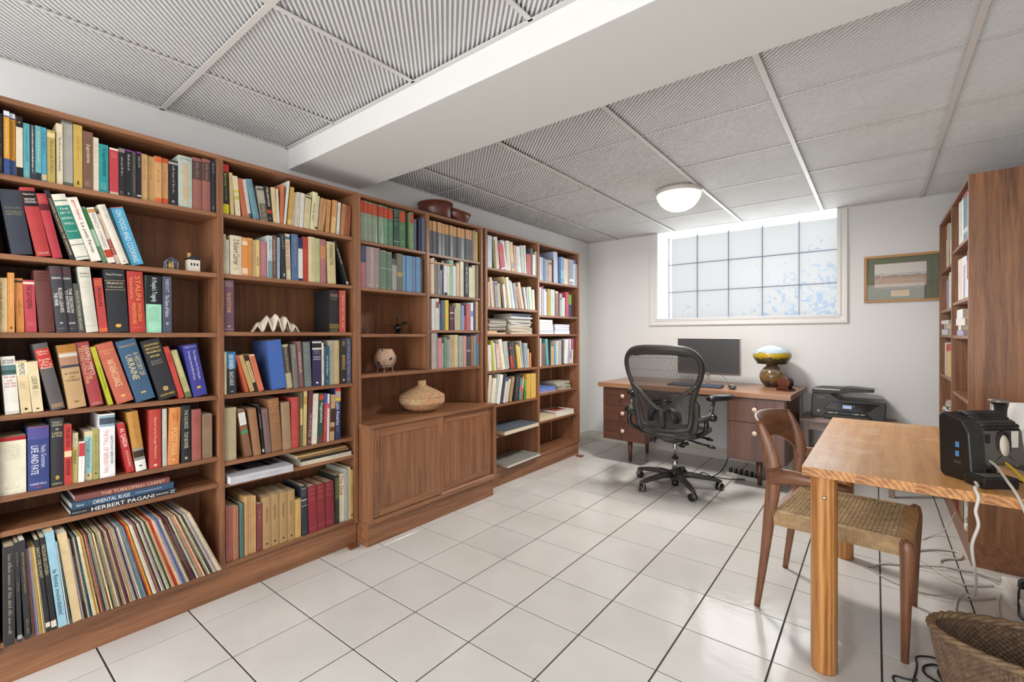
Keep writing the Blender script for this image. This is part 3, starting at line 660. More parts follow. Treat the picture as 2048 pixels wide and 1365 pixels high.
('B2','second shelf of second bay',-2.312,1.487,'''
0.8688 0.0113 0.183 0.0 c8bc7c|S .3 .7 888050|olive cream paperback
0.8819 0.0125 0.159 0.0 c4bcc0|S .3 .6 909098|grey paperback
0.8987 0.0491 0.183 0.0 d8c4a0|T@0,.7 .1 .75 403830 2 Robert Carrier;S .82 .88 685840|wide beige hardback with cursive title
0.9497 0.0262 0.181 0.0 e0985c|B .1 .95 e8c8a8;B .2 .8 dc8c48|orange and white paperback
0.9768 0.0227 0.182 0.0 cf8234|B 0 .05 dca060|plain orange hardback
1.0008 0.0141 0.177 0.0 c8a868|S .1 .9 907848|tan paperback
1.0159 0.0176 0.179 0.0 dcba6c|T@0,.7 .45 .7 50502c THE FENCER|yellow cream paperback
1.0373 0.0307 0.178 0.0 c07478|S .1 .85 dca8a4|dusty pink paperback
1.0722 0.0222 0.210 0.0 c0ccc8|S .05 .4 3c94a8;S .1 .7 2c7488;B .6 1 7c9498|white book with teal glitter
1.0954 0.0221 0.215 0.0 6a4a3c|T@0,.7 .1 .6 d8b890 Guide to Russian Music;S .65 .9 c0a080|brown hardback with tan lettering
1.1213 0.0145 0.209 0.0 a8c0dc|S .2 .8 5070a8|pale blue thin paperback
1.1429 0.0210 0.230 2.1 2a2a30|S .05 .35 c8c8c8;B .86 .95 d0d0d0|black hardback with silver lettering
1.1681 0.0237 0.234 1.5 dccfa0|T@0,.8 .15 .78 c83c30 SURVIVAL OF THE FATTEST;B .06 .12 4c7898|cream paperback with red lettering
1.1968 0.0320 0.239 0.0 4c6c9c|S .1 .7 c0a878|medium blue clothbound book
1.2315 0.0241 0.225 0.0 d8d8d0|B 0 .25 28345c;B .94 1 28345c|white book with navy top
1.2568 0.0304 0.234 0.0 c83a2c|S .3 .6 e08060|bright red hardback
1.2889 0.0351 0.239 0.0 d4c08c|S .1 .8 a49468|ivory hardback
1.3251 0.0271 0.237 0.0 b0bc7c|S .1 .8 889458|pale green hardback
1.3551 0.0324 0.236 0.0 b06468|B .15 .45 c08858;S .5 .9 d0a088|rose hardback with gold print
1.3992 0.0490 0.230 1.5 cdba7c|T@0,.7 .06 .55 2c2c28 WASHINGTON|khaki hardback with black lettering
1.5219 0.0153 0.254 19.1 202024|T@0,.9 .05 .65 e0d8c8 Far Flung Floyd;B .92 .98 c0c0c0|thin black hardback leaning far
'''),
('B3','third shelf of second bay',-2.312,1.22,'''
0.8709 0.0438 0.240 0.0 74485a|H .06 d8c8a8 ROY;H .11 d8c8a8 JENKINS;T@0,.5 .24 .63 d8b878 GLADSTONE;B .88 .91 d8c0c0;B .95 .955 d8c0c0|plum hardback at left end
1.4100 0.0598 0.233 0.0 1d1d20|H .1 d89080 THE OXFORD;H .14 d0c8a8 DICTIONARY;S .18 .24 c8b878;B .8 .92 6c6038;H .96 b0a060 OXFORD;B .985 .99 a89858|thick black reference book
1.4720 0.0354 0.234 0.0 c4483a|T@0,.6 .12 .9 e8a080 BIRDS OF THE AIR|slim red hardback
'''),
('B4','fourth shelf of second bay',-2.312,0.93,'''
0.8688 0.0100 0.197 0.0 dcd098|S .3 .6 a09868|narrow cream paperback
0.8852 0.0390 0.198 1.2 2a323c|B .02 .4 3878a8;T@0,.8 .08 .42 f0f4f8 IAN RANKIN;T@0,.8 .48 .8 e8e8e8 BLACK & BLUE;B .92 .97 a8a8a8|black paperback with blue sky top
0.9686 0.0134 0.183 15.2 cf5030|S .1 .4 a83820|orange red paperback leaning
0.9889 0.0188 0.184 16.7 c89c58|S .1 .6 a07838|leaning tan paperback
1.0095 0.0159 0.182 16.1 2c2a24|B .15 .75 c8b888;T .16 .74 383028 The Garden of Memory|black paperback with cream strip
1.0272 0.0225 0.183 14.6 dc6c48|B 0 .03 f0c8a0;S .1 .5 b04c30|coral orange paperback leaning
1.0910 0.0714 0.247 6.5 3f5ea0|B 0 1 4466ac;S .1 .25 8498c8;B .87 .92 8090b8|very thick royal blue book
1.1686 0.0315 0.226 6.5 bcae84|B .05 .65 58504a;T@0,.5 .05 .64 c8bc98 European Life and Letters|khaki hardback with dark title strip
1.2047 0.0226 0.227 4.0 787068|S .05 .35 d8d8dc|grey brown hardback
1.2331 0.0272 0.241 3.6 8c5c58|S .05 .2 d8b8a0;T@0,.6 .22 .68 e0c8b8 AMERICAN LIFE|dusty mauve hardback
1.2648 0.0352 0.238 2.3 66706c|S .05 .1 c8d0cc;S .13 .22 c8d0cc;S .25 .42 c8d0cc;B .8 .82 98a0a0;S .87 .97 c8d0cc|grey green hardback
1.3059 0.0534 0.245 0.0 2c2450|B .02 .2 c8c4c0;B .06 .16 2a2428;S .2 .32 d8d0d8;H .36 e8e0f0 PHILIP;H .41 e8e0f0 GUEDALLA;B .9 .95 e0d8e8|deep violet hardback with small portrait
1.3615 0.0101 0.233 0.0 d8d4c8|S .2 .7 a0a0a0|thin white paperback
1.3730 0.0075 0.212 0.0 9c9068|S .2 .7 605840|thin olive paperback
1.3820 0.0211 0.214 0.0 1d5a74|T@0,.7 .25 .75 dce4e8 Son of the Desert;B .88 .93 c0d0d8|teal paperback with white lettering
1.4043 0.0322 0.245 0.0 a8a090|S .1 .6 807868|stone grey hardback
1.4386 0.0325 0.245 0.0 c2a468|S .3 .5 988050|mustard cream hardback
1.4749 0.0397 0.247 0.0 302c2a|T@0,.6 .03 .15 d0a868 DANCY;T@0,.7 .35 .68 d0a868 BASKERVILLE;B .88 .95 b8b0a0|black hardback with gold lettering
1.5172 0.0278 0.255 0.0 525c80|T@0,.8 .06 .82 98a4c8 LE VOYAGE DE THEO;B .88 .95 c8a888|slate blue book at right end
'''),
('B5','fifth shelf of second bay',-2.312,0.62,'''
0.8712 0.0521 0.246 0.0 b5a578|S .06 .14 d8c070;S .18 .22 d8c070|wide khaki clothbound book
0.9647 0.0306 0.230 8.9 8c5c40|B .06 .32 e0e0dc;S .08 .3 808080;B .44 .5 3c9468|brown book with white and green labels
1.0020 0.0330 0.230 6.5 a06c44|S .3 .34 c89850;S .55 .6 c89850|chestnut hardback with worn gilt
1.0444 0.0094 0.243 5.7 1f1e1d|T@0,.8 .05 .6 e0dcd0 The food and the family;B .9 .96 c8c8c0|thin black hardback with white lettering
1.0594 0.0287 0.222 5.0 80605c|S .1 .9 6c4c48|mauve brown hardback
1.0910 0.0521 0.266 4.1 9a6640|H .06 c89458 SEVEN;H .12 c89458 PILLARS;H .18 c89458 OF;H .24 c89458 WISDOM;H .36 c89458 T.E.;H .42 c89458 LAWRENCE|large brown hardback Seven Pillars of Wisdom
1.1460 0.0408 0.242 2.1 a07c58|S .1 .2 886444|light brown clothbound book
1.1882 0.0436 0.262 0.0 c63c34|S .08 .2 e89080;S .65 .8 e89080;S .85 .9 e89080|wide scarlet hardback
1.2348 0.0137 0.286 0.0 5c5840|S .02 .98 d8c870;B .3 .6 c0b070|speckled black and yellow paperback
1.2515 0.0200 0.289 -1.3 dcc86c|B .1 .25 c89c58;S .5 .9 b0a050|yellow paperback
1.2733 0.0203 0.289 -2.7 622830|T@0,.7 .42 .85 d8b8a8 THE TASTE OF BRAZIL;B .9 .96 c09888|maroon hardback with pale lettering
1.2953 0.0359 0.269 -2.3 e0dac4|S .06 .15 c08878;S .2 .5 a89888|ivory hardback
1.3352 0.0279 0.265 -2.3 2f4a3c|B .02 .12 b84c38;T@0,.9 .16 .6 e8ece4 Vegetables;B .85 1 604840|dark green book titled Vegetables
1.3679 0.0167 0.264 -2.2 c83c3c|B 0 .2 3060a8;S .3 .8 e8b0a8|red paperback with blue top
1.3898 0.0117 0.261 -1.1 e0d0d0|B .2 .3 d05090;S .4 .9 a898a0|pink and white paperback
1.4064 0.0273 0.253 -2.6 b89468|B .3 .6 482c24;B .7 .8 6c3c28|tan and black patterned paperback
1.4420 0.0327 0.287 -0.7 2d3a68|B 0 .06 c83434;B .06 .2 b09c94;B .2 .25 e0c030;T@0,.9 .27 .72 e0e4f4 Latin America;S .76 .86 c0c8e0|navy guidebook titled Latin America
'''),
('B7','bottom shelf of second bay',-2.312,0.152,'''
0.8758 0.0073 0.257 0.0 b8685c|S .1 .8 904c40|thin brick red volume
0.8842 0.0085 0.256 0.0 b45c50|S .1 .8 904c40|thin brick red volume
0.8940 0.0092 0.253 0.0 bc7060|S .1 .8 904c40|thin brick red volume
0.9043 0.0110 0.252 0.0 c07858|S .1 .8 985440|salmon brown volume
0.9166 0.0111 0.249 0.0 bc7050|S .1 .8 985440|salmon brown volume
0.9327 0.0176 0.255 0.0 4f7468|S .1 .8 3c5850|sea green clothbound book
0.9552 0.0146 0.284 0.0 d09c5c|S .1 .8 a87440|sandy orange volume
0.9713 0.0141 0.281 0.0 d4a264|S .1 .8 a87440|sandy orange volume
0.9868 0.0110 0.278 0.0 cf9a58|S .1 .8 a87440|sandy orange volume
0.9991 0.0111 0.274 0.0 d4a060|S .1 .8 a87440|sandy orange volume
1.0135 0.0258 0.230 0.0 883c3c|S .15 .4 d0a0a0|maroon paperback with pale lettering
1.0415 0.0381 0.255 0.0 b48a52|T@0,.3 .2 .5 503c20 Carlos Gomez;B .88 .93 503c20|tan hardback volume
1.0809 0.0407 0.259 0.0 b68c54|T@0,.3 .2 .5 503c20 Carlos Gomez;B .88 .93 503c20|tan hardback volume
1.1244 0.0408 0.256 0.0 b48a50|T@0,.3 .2 .5 503c20 Carlos Gomez;B .88 .93 503c20|tan hardback volume
1.1668 0.0361 0.256 0.0 b2884e|T@0,.3 .2 .5 503c20 Carlos Gomez;B .88 .93 503c20|tan hardback volume
1.2053 0.0331 0.199 0.0 d4a44c|S .3 .7 b08438|golden clothbound book
1.2436 0.0335 0.261 1.4 28323e|H .06 c8c8c0 DICTIONARY;S .1 .2 a8a8a8;B .28 .3 c0c0c0;S .33 .35 c8c8c8;B .4 .41 c0c0c0;S .92 .94 b0b0b0|navy hardback with silver bands
1.2827 0.0461 0.249 2.0 9a2630|S .05 .1 d09890;S .14 .2 d09890;S .24 .32 d09890;B .9 .905 c08080|dark red hardback volume
1.3329 0.0476 0.247 1.6 982630|S .05 .1 d09890;S .14 .2 d09890;S .24 .32 d09890;B .9 .905 c08080|dark red hardback volume
1.3841 0.0509 0.246 1.4 962630|S .05 .1 d09890;S .14 .2 d09890;S .24 .32 d09890;B .9 .905 c08080|dark red hardback volume
1.4385 0.0225 0.270 0.0 24302a|B .05 .5 5c6438;S .1 .9 788048|black and green illustrated book
1.4654 0.0309 0.269 0.0 e2d4b0|T@0,1.0 .03 .43 b83c30 The Dud;S .5 .8 c0a070|cream book with red lettering
1.5001 0.0214 0.295 0.0 a8ac9c|S .02 .98 505448;S .05 .95 e0e0d8|mottled white and grey book
1.5235 0.0108 0.298 0.0 dcc8a0|S .2 .8 b89868|thin cream magazine
1.5362 0.0138 0.281 0.0 d0a038|T@0,.6 .2 .7 805c20 MEDITERRANEAN;B .9 .94 805c20|golden yellow paperback at right end
'''),
('C1','top shelf of third bay',-2.315,1.757,'''
1.6096 0.0192 0.237 0.0 86947c|B 0 .3 b8402f;S .05 .28 e0c080;B .82 .84 c8c890;S .4 .5 c8c890|grey green volume with red label
1.6322 0.0349 0.237 0.0 8a9a84|B .03 .3 b83c2a;S .05 .28 e0c080;B .82 .84 c8c890;S .4 .5 c8c890|grey green volume with red label
1.6679 0.0281 0.235 0.0 84967c|B .03 .3 b83c2a;S .05 .28 e0c080;B .82 .84 c8c890;S .4 .5 c8c890|grey green volume with red label
1.6970 0.0326 0.232 0.0 7e9478|B .03 .3 b83c2a;S .05 .28 e0c080;B .82 .84 c8c890;S .4 .5 c8c890|grey green volume with red label
1.7409 0.0382 0.236 0.0 7e9a80|B .03 .3 b83c2a;S .05 .28 e0c080;B .82 .84 c8c890;S .4 .5 c8c890|grey green volume with red label
1.7818 0.0291 0.235 0.0 66926c|B .03 .3 b83c2a;S .05 .28 e0c080;B .82 .84 c8c890;S .4 .5 c8c890|leaf green volume with red label
1.8167 0.0359 0.234 0.0 4e8460|B .03 .3 b83c2a;S .05 .28 e0c080;B .82 .84 c8c890;S .4 .5 c8c890|leaf green volume with red label
1.8604 0.0408 0.239 0.0 1e4c40|B .02 .025 d0d8c8;S .05 .22 d0d8c8;B .28 .285 d0d8c8;S .35 .45 c8d0b0;B .85 .86 d0d8c8|dark green book with silver lettering
1.9032 0.0479 0.236 0.0 4a7a50|B .03 .3 b83c2a;S .05 .28 e0c080;B .82 .84 c8c890;S .4 .5 c8c890|thicker green volume with red label
1.9859 0.0278 0.238 0.0 6e9464|B .03 .28 b83c2a;S .05 .28 e0c080;B .82 .84 c8c890;S .4 .5 c8c890|green volume with dark side showing
2.0167 0.0226 0.202 0.0 545864|S .05 .3 a8a8a8|slim grey blue book
2.0609 0.0262 0.207 0.0 282c48|S .05 .25 9c9cb8|deep navy book
2.0894 0.0262 0.223 0.0 5a6a80|S .2 .9 7888a0|steel blue book at right end
'''),
('C2','second shelf of third bay',-2.315,1.482,'''
1.6120 0.0338 0.249 0.0 b86c78|B 0 .4 44506c;S .06 .35 a8a8b8|rose book with navy upper half
1.6497 0.0514 0.246 0.0 9c8484|S .15 .2 c8a878;S .28 .5 c8a060;B .9 .94 d0b070|broad mauve grey volume
1.7032 0.0467 0.246 0.0 9a8280|S .15 .5 b89468;B .9 .94 d0b070|broad mauve grey volume
1.7517 0.0404 0.238 0.0 5f7c66|B .02 .03 c8b880;S .25 .28 d8d090;B .45 .46 c8c080;B .95 .97 c8b880|sage green gilt volume
1.7955 0.0456 0.235 0.0 587662|B .02 .03 c8b880;S .25 .28 d8d090;B .45 .46 c8c080;B .95 .97 c8b880|sage green gilt volume
1.8435 0.0345 0.198 0.0 9c9494|B 0 .2 5c5458;S .2 .6 605858|short grey book
1.8796 0.0425 0.235 0.0 58604c|S .05 .3 908858;B .5 .62 a88c58;S .8 .85 a88c58|dark olive book
1.9273 0.0262 0.231 0.0 6c9ac0|S .8 .9 88a8c8|pale blue hardback
1.9584 0.0253 0.231 0.0 6494c0|S .1 .2 88a8c8|pale blue hardback
1.9854 0.0177 0.231 0.0 6894c0|S .1 .2 88a8c8|pale blue hardback
2.0043 0.0259 0.230 0.0 5e80aa|S .1 .2 88a8c8|pale blue hardback
2.0350 0.0386 0.232 0.0 5c8abc|S .1 .2 88a8c8|wide pale blue hardback
2.0784 0.0261 0.227 0.0 3c4c44|S .3 .6 a09860|dark green book at right end
'''),
('D1','top shelf of fourth bay',-2.315,1.755,'''
2.1552 0.0270 0.222 0.0 5c6068|B 0 .3 c89868;B .7 .71 585c64|tan and grey half-bound volume
2.1864 0.0364 0.224 0.0 5c6068|B 0 .31 c89868|tan and grey half-bound volume
2.2299 0.0386 0.224 0.0 5c6068|B 0 .32 c89868|tan and grey half-bound volume
2.2709 0.0355 0.223 0.0 5a5e66|B 0 .31 c49464|tan and grey half-bound volume
2.3113 0.0362 0.223 0.0 5c6068|B 0 .31 c89868|tan and grey half-bound volume
2.3509 0.0363 0.222 0.0 5c6068|B 0 .31 c89868|tan and grey half-bound volume
2.3908 0.0355 0.221 0.0 5c6068|B 0 .31 c89868|tan and grey half-bound volume
2.4294 0.0345 0.220 0.0 5c6068|B 0 .31 c89868|tan and grey half-bound volume
2.4687 0.0421 0.222 0.0 5c6068|B 0 .32 c89868|tan and grey half-bound volume
2.5168 0.0370 0.224 0.0 5c6068|B 0 .31 c89868|tan and grey half-bound volume
2.5565 0.0304 0.226 0.0 5c6068|B 0 .32 c89868|tan and grey half-bound volume
2.5909 0.0112 0.226 0.0 b06c68|S .2 .8 905050|thin rose book
2.6043 0.0209 0.230 0.0 9c9880|S .2 .8 787460|thin stone book
2.6292 0.0188 0.223 0.0 d0a83c|S .2 .8 a88028|thin yellow book at right end
'''),
('D2','second shelf of fourth bay',-2.315,1.48,'''
2.1621 0.0230 0.243 0.0 c8986c|S .1 .2 e0c8a0;B .8 .9 e0c090|tan hardback at left end
2.1860 0.0219 0.248 0.0 e0dcd8|S .2 .8 b0a8a8|white hardback
2.2112 0.0113 0.236 0.0 a88850|S .1 .9 503c28|narrow brown gold book
2.2262 0.0275 0.221 0.0 7c8494|S .3 .35 c8c8b8;B .85 .92 c0b890|grey blue hardback
2.2581 0.0197 0.173 0.0 6c7c94|S .1 .9 8c98a8|short slate book
2.2793 0.0146 0.239 0.0 484848|B 0 .1 c8c0a8;S .2 .5 c0c0c0|narrow charcoal book
2.2953 0.0270 0.215 0.0 dce0e8|S .3 .9 90a0b8;B .9 1 283040|white hardback with dark foot
2.3267 0.0209 0.213 0.0 dcc8a8|S .2 .8 b88858|cream book
2.3516 0.0379 0.254 0.0 93c0a8|S .1 .8 78a890|mint green hardback
2.3921 0.0113 0.220 0.0 d8e0e8|S .2 .8 a0a8b8|thin white booklet
2.4044 0.0149 0.214 0.0 dcd8dc|S .05 .95 282830|thin white and black booklet
2.4235 0.0323 0.240 0.0 d0ac84|S .1 .5 e0c8a8|tan hardback
2.4595 0.0302 0.255 0.0 d0c8ac|S .2 .8 b0a888|bone coloured book
2.5026 0.0439 0.254 0.0 26282c|T@0,.6 .1 .9 c8ccd0 THE NEW COLUMBIA ENC.|black book with white lettering
2.5514 0.0393 0.224 0.0 c8cc9c|S .2 .8 a8ac78|pale lime book
2.5941 0.0310 0.244 0.0 d8c49c|S .2 .8 b8a478|cream hardback
2.6302 0.0217 0.250 0.0 7c705c|S .2 .6 a89878|grey brown book at right end
'''),
('D3','third shelf of fourth bay',-2.315,1.237,'''
2.1747 0.0180 0.213 0.0 d8d8d0|S .2 .8 a0a098|thin white book at left end
2.1946 0.0187 0.213 0.0 c0c8bc|S .2 .8 98a094|thin pale grey book
2.2161 0.0289 0.217 0.0 dcc4c4|B .1 .3 98504c;S .4 .8 b09090|pink white book
2.2469 0.0153 0.184 0.0 58b0b0|S .2 .5 90d0c8|turquoise book
2.2661 0.0344 0.205 0.0 545c70|B .5 .55 b03c3c;S .1 .8 7c8494|slate book
2.3054 0.0351 0.210 0.0 ddc010|S .3 .6 e8d860|vivid yellow book
2.3495 0.0257 0.169 0.0 5c3048|B .25 .3 d8c8c8;B .5 .52 c0b0b0|plum book
2.3782 0.0214 0.169 0.0 60344c|B .25 .3 d8c8c8;B .5 .52 c0b0b0|plum book
2.4007 0.0149 0.159 0.0 bcb090|S .2 .8 989070|narrow stone book
2.4187 0.0455 0.195 0.0 b4b080|S .2 .5 989468|wide olive cream book
2.4684 0.0271 0.181 0.0 7c94c0|S .3 .5 98acd0|light blue book
2.4987 0.0216 0.106 0.0 b03038|S .2 .6 d87068|short crimson book
2.5257 0.0422 0.191 0.0 b85c60|S .2 .6 d89088|rose red book
2.5723 0.0251 0.206 0.0 dcdce4|B .3 .5 8088c0;S .5 .9 a0a8c8|white and blue book
2.5986 0.0203 0.212 0.0 2c3c70|S .2 .7 6878a8|narrow navy book
2.6291 0.0292 0.221 0.0 c8a06c|S .2 .6 a88050|tan book at right end
'''),
('D4','fourth shelf of fourth bay',-2.315,0.972,'''
2.1698 0.0385 0.245 0.0 b0a098|S .1 .3 988880|broad grey buff book
2.2139 0.0165 0.245 0.0 8c98a4|S .2 .8 707c88|thin blue grey book
2.2342 0.0359 0.211 0.0 cf7c7c|S .05 .3 b05c5c|salmon pink book
2.2759 0.0185 0.175 0.0 a0aca0|S .2 .8 788478|short sage book
2.2973 0.0162 0.215 0.0 6c9478|S .2 .8 507860|narrow green book
2.3184 0.0159 0.201 0.0 909488|S .2 .8 707468|narrow grey book
2.3363 0.0160 0.201 0.0 9c9c90|S .2 .8 787868|narrow grey book
2.3543 0.0411 0.232 0.0 b49c70|S .1 .4 987c50|wide tan book
2.4020 0.0362 0.232 0.0 ccb888|S .1 .4 a89460|cream tan book
2.4424 0.0385 0.226 0.0 94a090|S .1 .9 788474|mottled green book
2.4841 0.0306 0.226 0.0 cf8480|S .02 .98 b06058|mottled coral book
2.5212 0.0432 0.219 0.0 3e4c50|B .45 .5 98a0a0;S .1 .2 98a0a0|dark slate book
2.5711 0.0352 0.226 0.0 9c5c48|S .1 .6 d0b098|brown book with pale lettering
2.6086 0.0261 0.226 0.0 58a090|S .2 .8 408878|teal green book
2.6409 0.0255 0.239 0.0 6c7c98|B .03 .3 b06060;S .35 .8 8c98b0|blue book with rose top at right end
'''),
('E1','top shelf of fifth bay',-2.315,1.727,'''
2.7695 0.0519 0.251 0.0 bcc8d4|S .1 .8 98a4b0|pale blue book at left end
2.8435 0.0299 0.223 5.7 6c6424|S .02 .95 d0c060|dark olive book with gold lettering
2.8798 0.0432 0.253 7.3 dcccc0|S .2 .8 b8a8a0|cream rose book
2.9325 0.0567 0.203 9.8 c04c50|B .1 .3 c8585c;B .93 1 e8e0e8|red hardback leaning
2.9977 0.0242 0.246 11.8 e8e4e8|B 0 .04 9c5c98;S .2 .8 c0c0c8|white hardback with purple top
3.0248 0.0438 0.245 5.1 dfd8c4|S .2 .8 b8b0a0|ivory hardback
3.0749 0.0349 0.241 6.4 d8c8a0|B .7 .9 a8a8b8;S .1 .4 b0a078|cream tan hardback
3.1136 0.0321 0.220 4.1 c8946c|S .2 .8 a07450|narrow tan paperback
3.1521 0.0311 0.218 5.3 c8d4e4|S .2 .8 8898b0|bluish white book
3.1855 0.0257 0.222 5.9 e0e0e0|S .2 .8 b0b0b0|thin white book
3.2187 0.0437 0.235 4.6 bcc8b8|S .1 .5 9ca898|pale green white book
3.2640 0.0177 0.242 3.8 d8d8dc|S .2 .8 b0b0b8|thin grey white book
3.2870 0.0625 0.175 0.0 bc3024|B .92 .95 a02820|short bright red book
3.3564 0.0215 0.231 0.0 686c74|S .2 .8 50545c|narrow dark grey book
3.3817 0.0357 0.186 0.0 e0dcd0|B 0 .02 283458;S .2 .8 b8b0a8|white book with navy top
3.4230 0.0130 0.211 0.0 dcd4c8|S .2 .8 b8b0a8|thin cream book at right end
'''),
('E2','second shelf of fifth bay',-2.315,1.42,'''
2.7663 0.0255 0.195 0.0 c8a484|S .1 .6 a07c5c|tan paperback at left end
2.8119 0.0220 0.232 5.9 e0c8b4|S .2 .8 b89888|pinkish cream book
2.8386 0.0162 0.211 4.8 c89468|S .2 .8 a07048|narrow orange tan book
2.8636 0.0391 0.206 5.7 9098a8|S .3 .9 404850;B .05 .15 5878a8|grey blue patterned book
2.9106 0.0295 0.193 5.5 c4b070|S .2 .8 988850|olive gold book
2.9520 0.0264 0.188 9.1 35302c|B .2 .6 784c2c;S .1 .9 a89878|black paperback with brown figure
2.9848 0.0270 0.192 8.3 e4e4e4|S .2 .8 b8b8b8|thin white hardback
3.0294 0.0099 0.261 13.3 d8bc84|S .2 .8 b09860|tall manila folder
3.0450 0.0329 0.255 10.4 e2d8c4|S .2 .8 b8b0a0|tall ivory book
3.0839 0.0182 0.234 11.7 c0d4cc|S .2 .8 98aca4|pale aqua book
3.1087 0.0237 0.225 13.2 dce0e4|S .2 .8 a8b0b8|white paperback
3.1395 0.0270 0.216 12.2 a8b0b8|S .2 .8 404850;S .3 .7 303840|grey white speckled book
3.1842 0.0430 0.191 16.2 c0906c|S .05 .95 886040|brown printed book
3.2319 0.0283 0.231 15.5 e0c8a4|S .2 .8 b8a078|cream book
3.2664 0.0129 0.196 14.3 686c80|S .2 .8 383c50|thin dark blue book
3.2819 0.0234 0.193 11.3 e0dcd0|S .2 .8 b0a8a0|cream white book
3.3081 0.0202 0.194 6.8 b8bcc0|S .2 .8 90949c|narrow grey book
3.3322 0.0265 0.200 6.7 b4d0a0|S .2 .8 90ac80|pale green book
3.3619 0.0168 0.200 6.9 dce0dc|S .2 .8 a8b0a8|thin white book
3.3858 0.0326 0.179 4.8 dcd8c4|S .2 .8 b0ac98|ivory paperback at right end
'''),
('F1','top shelf of sixth bay',-2.315,1.69,'''
3.4887 0.0153 0.212 0.0 e4e0e4|S .2 .8 b0b0b8|thin white book at left end
3.5056 0.0432 0.210 0.0 9cb0cc|S .2 .8 7c90ac|light blue book
3.5529 0.0306 0.206 0.0 6c84a4|S .2 .6 c8d0dc|medium blue book
3.5893 0.0547 0.202 0.0 7c8898|S .05 .5 c8d0d8;B .8 .9 d0d4d8|grey blue book with white lettering
3.6517 0.0508 0.204 0.0 d4ac8c|B .1 .2 885438;B .9 .95 90a8c8|tan book
3.7086 0.0175 0.214 0.0 404448|S .2 .8 707478|thin dark book
3.7383 0.0685 0.292 1.6 a4b4d4|S .05 .2 c8d4e8;B .85 .92 e0e8f0|tall pale blue book
3.8523 0.0582 0.258 0.0 7ca0cc|B .5 .8 90c0d8;S .1 .3 c0d0e8|sky blue book
3.9152 0.0700 0.252 0.0 d8c4a8|S .2 .6 b8a080|cream book
3.9900 0.0193 0.255 0.0 c89898|S .2 .8 985c5c|thin rose book
4.0160 0.0705 0.254 0.0 a0b0c0|B .1 .9 90a4b8;S .1 .5 e0e8f0;B .75 .85 e0e8f0|blue grey book with white lettering
4.0935 0.0279 0.220 0.0 e4e0d8|S .2 .8 b0b0a8|short white book
4.1265 0.0374 0.261 0.0 a8b8d4|B 0 .15 2c3c68;S .3 .8 8090b0|pale blue book at right end
'''),
('F2','second shelf of sixth bay',-2.315,1.38,'''
3.4881 0.0372 0.251 0.0 b8c4cc|S .2 .8 98a4ac|pale grey book at left end
3.5294 0.0188 0.264 0.0 c0486c|B .1 1 d8dce4;S .2 .8 c04050|thin white and red book
3.5573 0.0232 0.238 0.0 e0e4ec|S .2 .8 98a0b0|thin white book
3.5830 0.0209 0.240 0.0 44548c|B .1 1 d0d4e4;S .2 .8 5868a0|thin blue and white book
3.6131 0.0552 0.244 0.0 b89840|S .2 .6 988030|mustard olive book
3.6727 0.0687 0.243 0.0 a8c4bc|S .2 .6 88a49c|wide sea green book
3.7493 0.0499 0.233 0.0 9c3c34|B 0 .08 d8c8c0;S .1 .9 d8a078|brick red book with gold lettering
3.8373 0.0376 0.215 0.0 a8b4b8|S .1 .8 889498;B .2 .25 384048|grey book
3.8795 0.0560 0.180 0.0 c0d4cc|B 0 .04 e4e8e4;S .2 .9 90b4a0|pale aqua book
3.9421 0.0534 0.239 0.0 c84454|S .1 .9 e8a8a8|crimson pink book
4.0090 0.0536 0.218 0.0 28307c|B 0 .45 68a040;S .1 .4 488030;S .6 .9 b07890|green and navy book at right end
'''),
('E4','fourth shelf of fifth bay',-2.315,0.92,'''
2.7544 0.0163 0.208 0.0 dcb088|S .2 .8 a87c50|thin tan book at left end
2.7829 0.0366 0.204 3.5 e4e0d4|S .3 .7 383838|white book with black figures
2.8281 0.0236 0.239 5.8 bcc040|S .3 .6 989c20|yellow green paperback
2.8594 0.0188 0.221 6.9 e4e4e0|S .2 .8 a8a8a8|thin white book
2.8847 0.0272 0.213 6.9 c8a0a0|B .2 .9 dcc8c8;S .2 .8 887880|grey rose book
2.9181 0.0254 0.214 8.6 d8b070|S .2 .8 b08848|thin gold tan book
2.9537 0.0353 0.248 11.2 e4dcd4|S .1 .5 c08080|tall white book
2.9984 0.0525 0.228 8.9 a8b8a8|S .02 .98 606860;S .1 .9 c84c40|patterned green grey book
3.0583 0.0374 0.226 8.2 28242c|B .2 .25 b83030;B .5 1 b83830;S .1 .9 e0d8d0|black and red book
3.1017 0.0268 0.226 9.1 383838|S .02 .98 c8ccc8|black and white speckled book
3.1345 0.0224 0.217 7.5 40342c|B .1 .8 583828;S .1 .8 885c3c|dark brown book
3.1663 0.0333 0.198 8.5 dcb83c|S .2 .8 a88820|yellow paperback
3.2071 0.0178 0.185 10.6 dcd4a0|S .2 .8 a8a078|thin pale yellow book
3.2289 0.0195 0.233 9.8 b0b0a8|S .2 .8 888880|tall thin grey book
3.2546 0.0497 0.210 3.2 9ca8b0|S .1 .4 b8b090;B .1 .9 909ca8|blue grey book
3.3104 0.0166 0.161 0.0 d8d0a0|S .2 .8 a8a078|thin cream book
3.3308 0.0228 0.128 0.0 d88848|S .2 .8 b06830|small orange book at right end
'''),
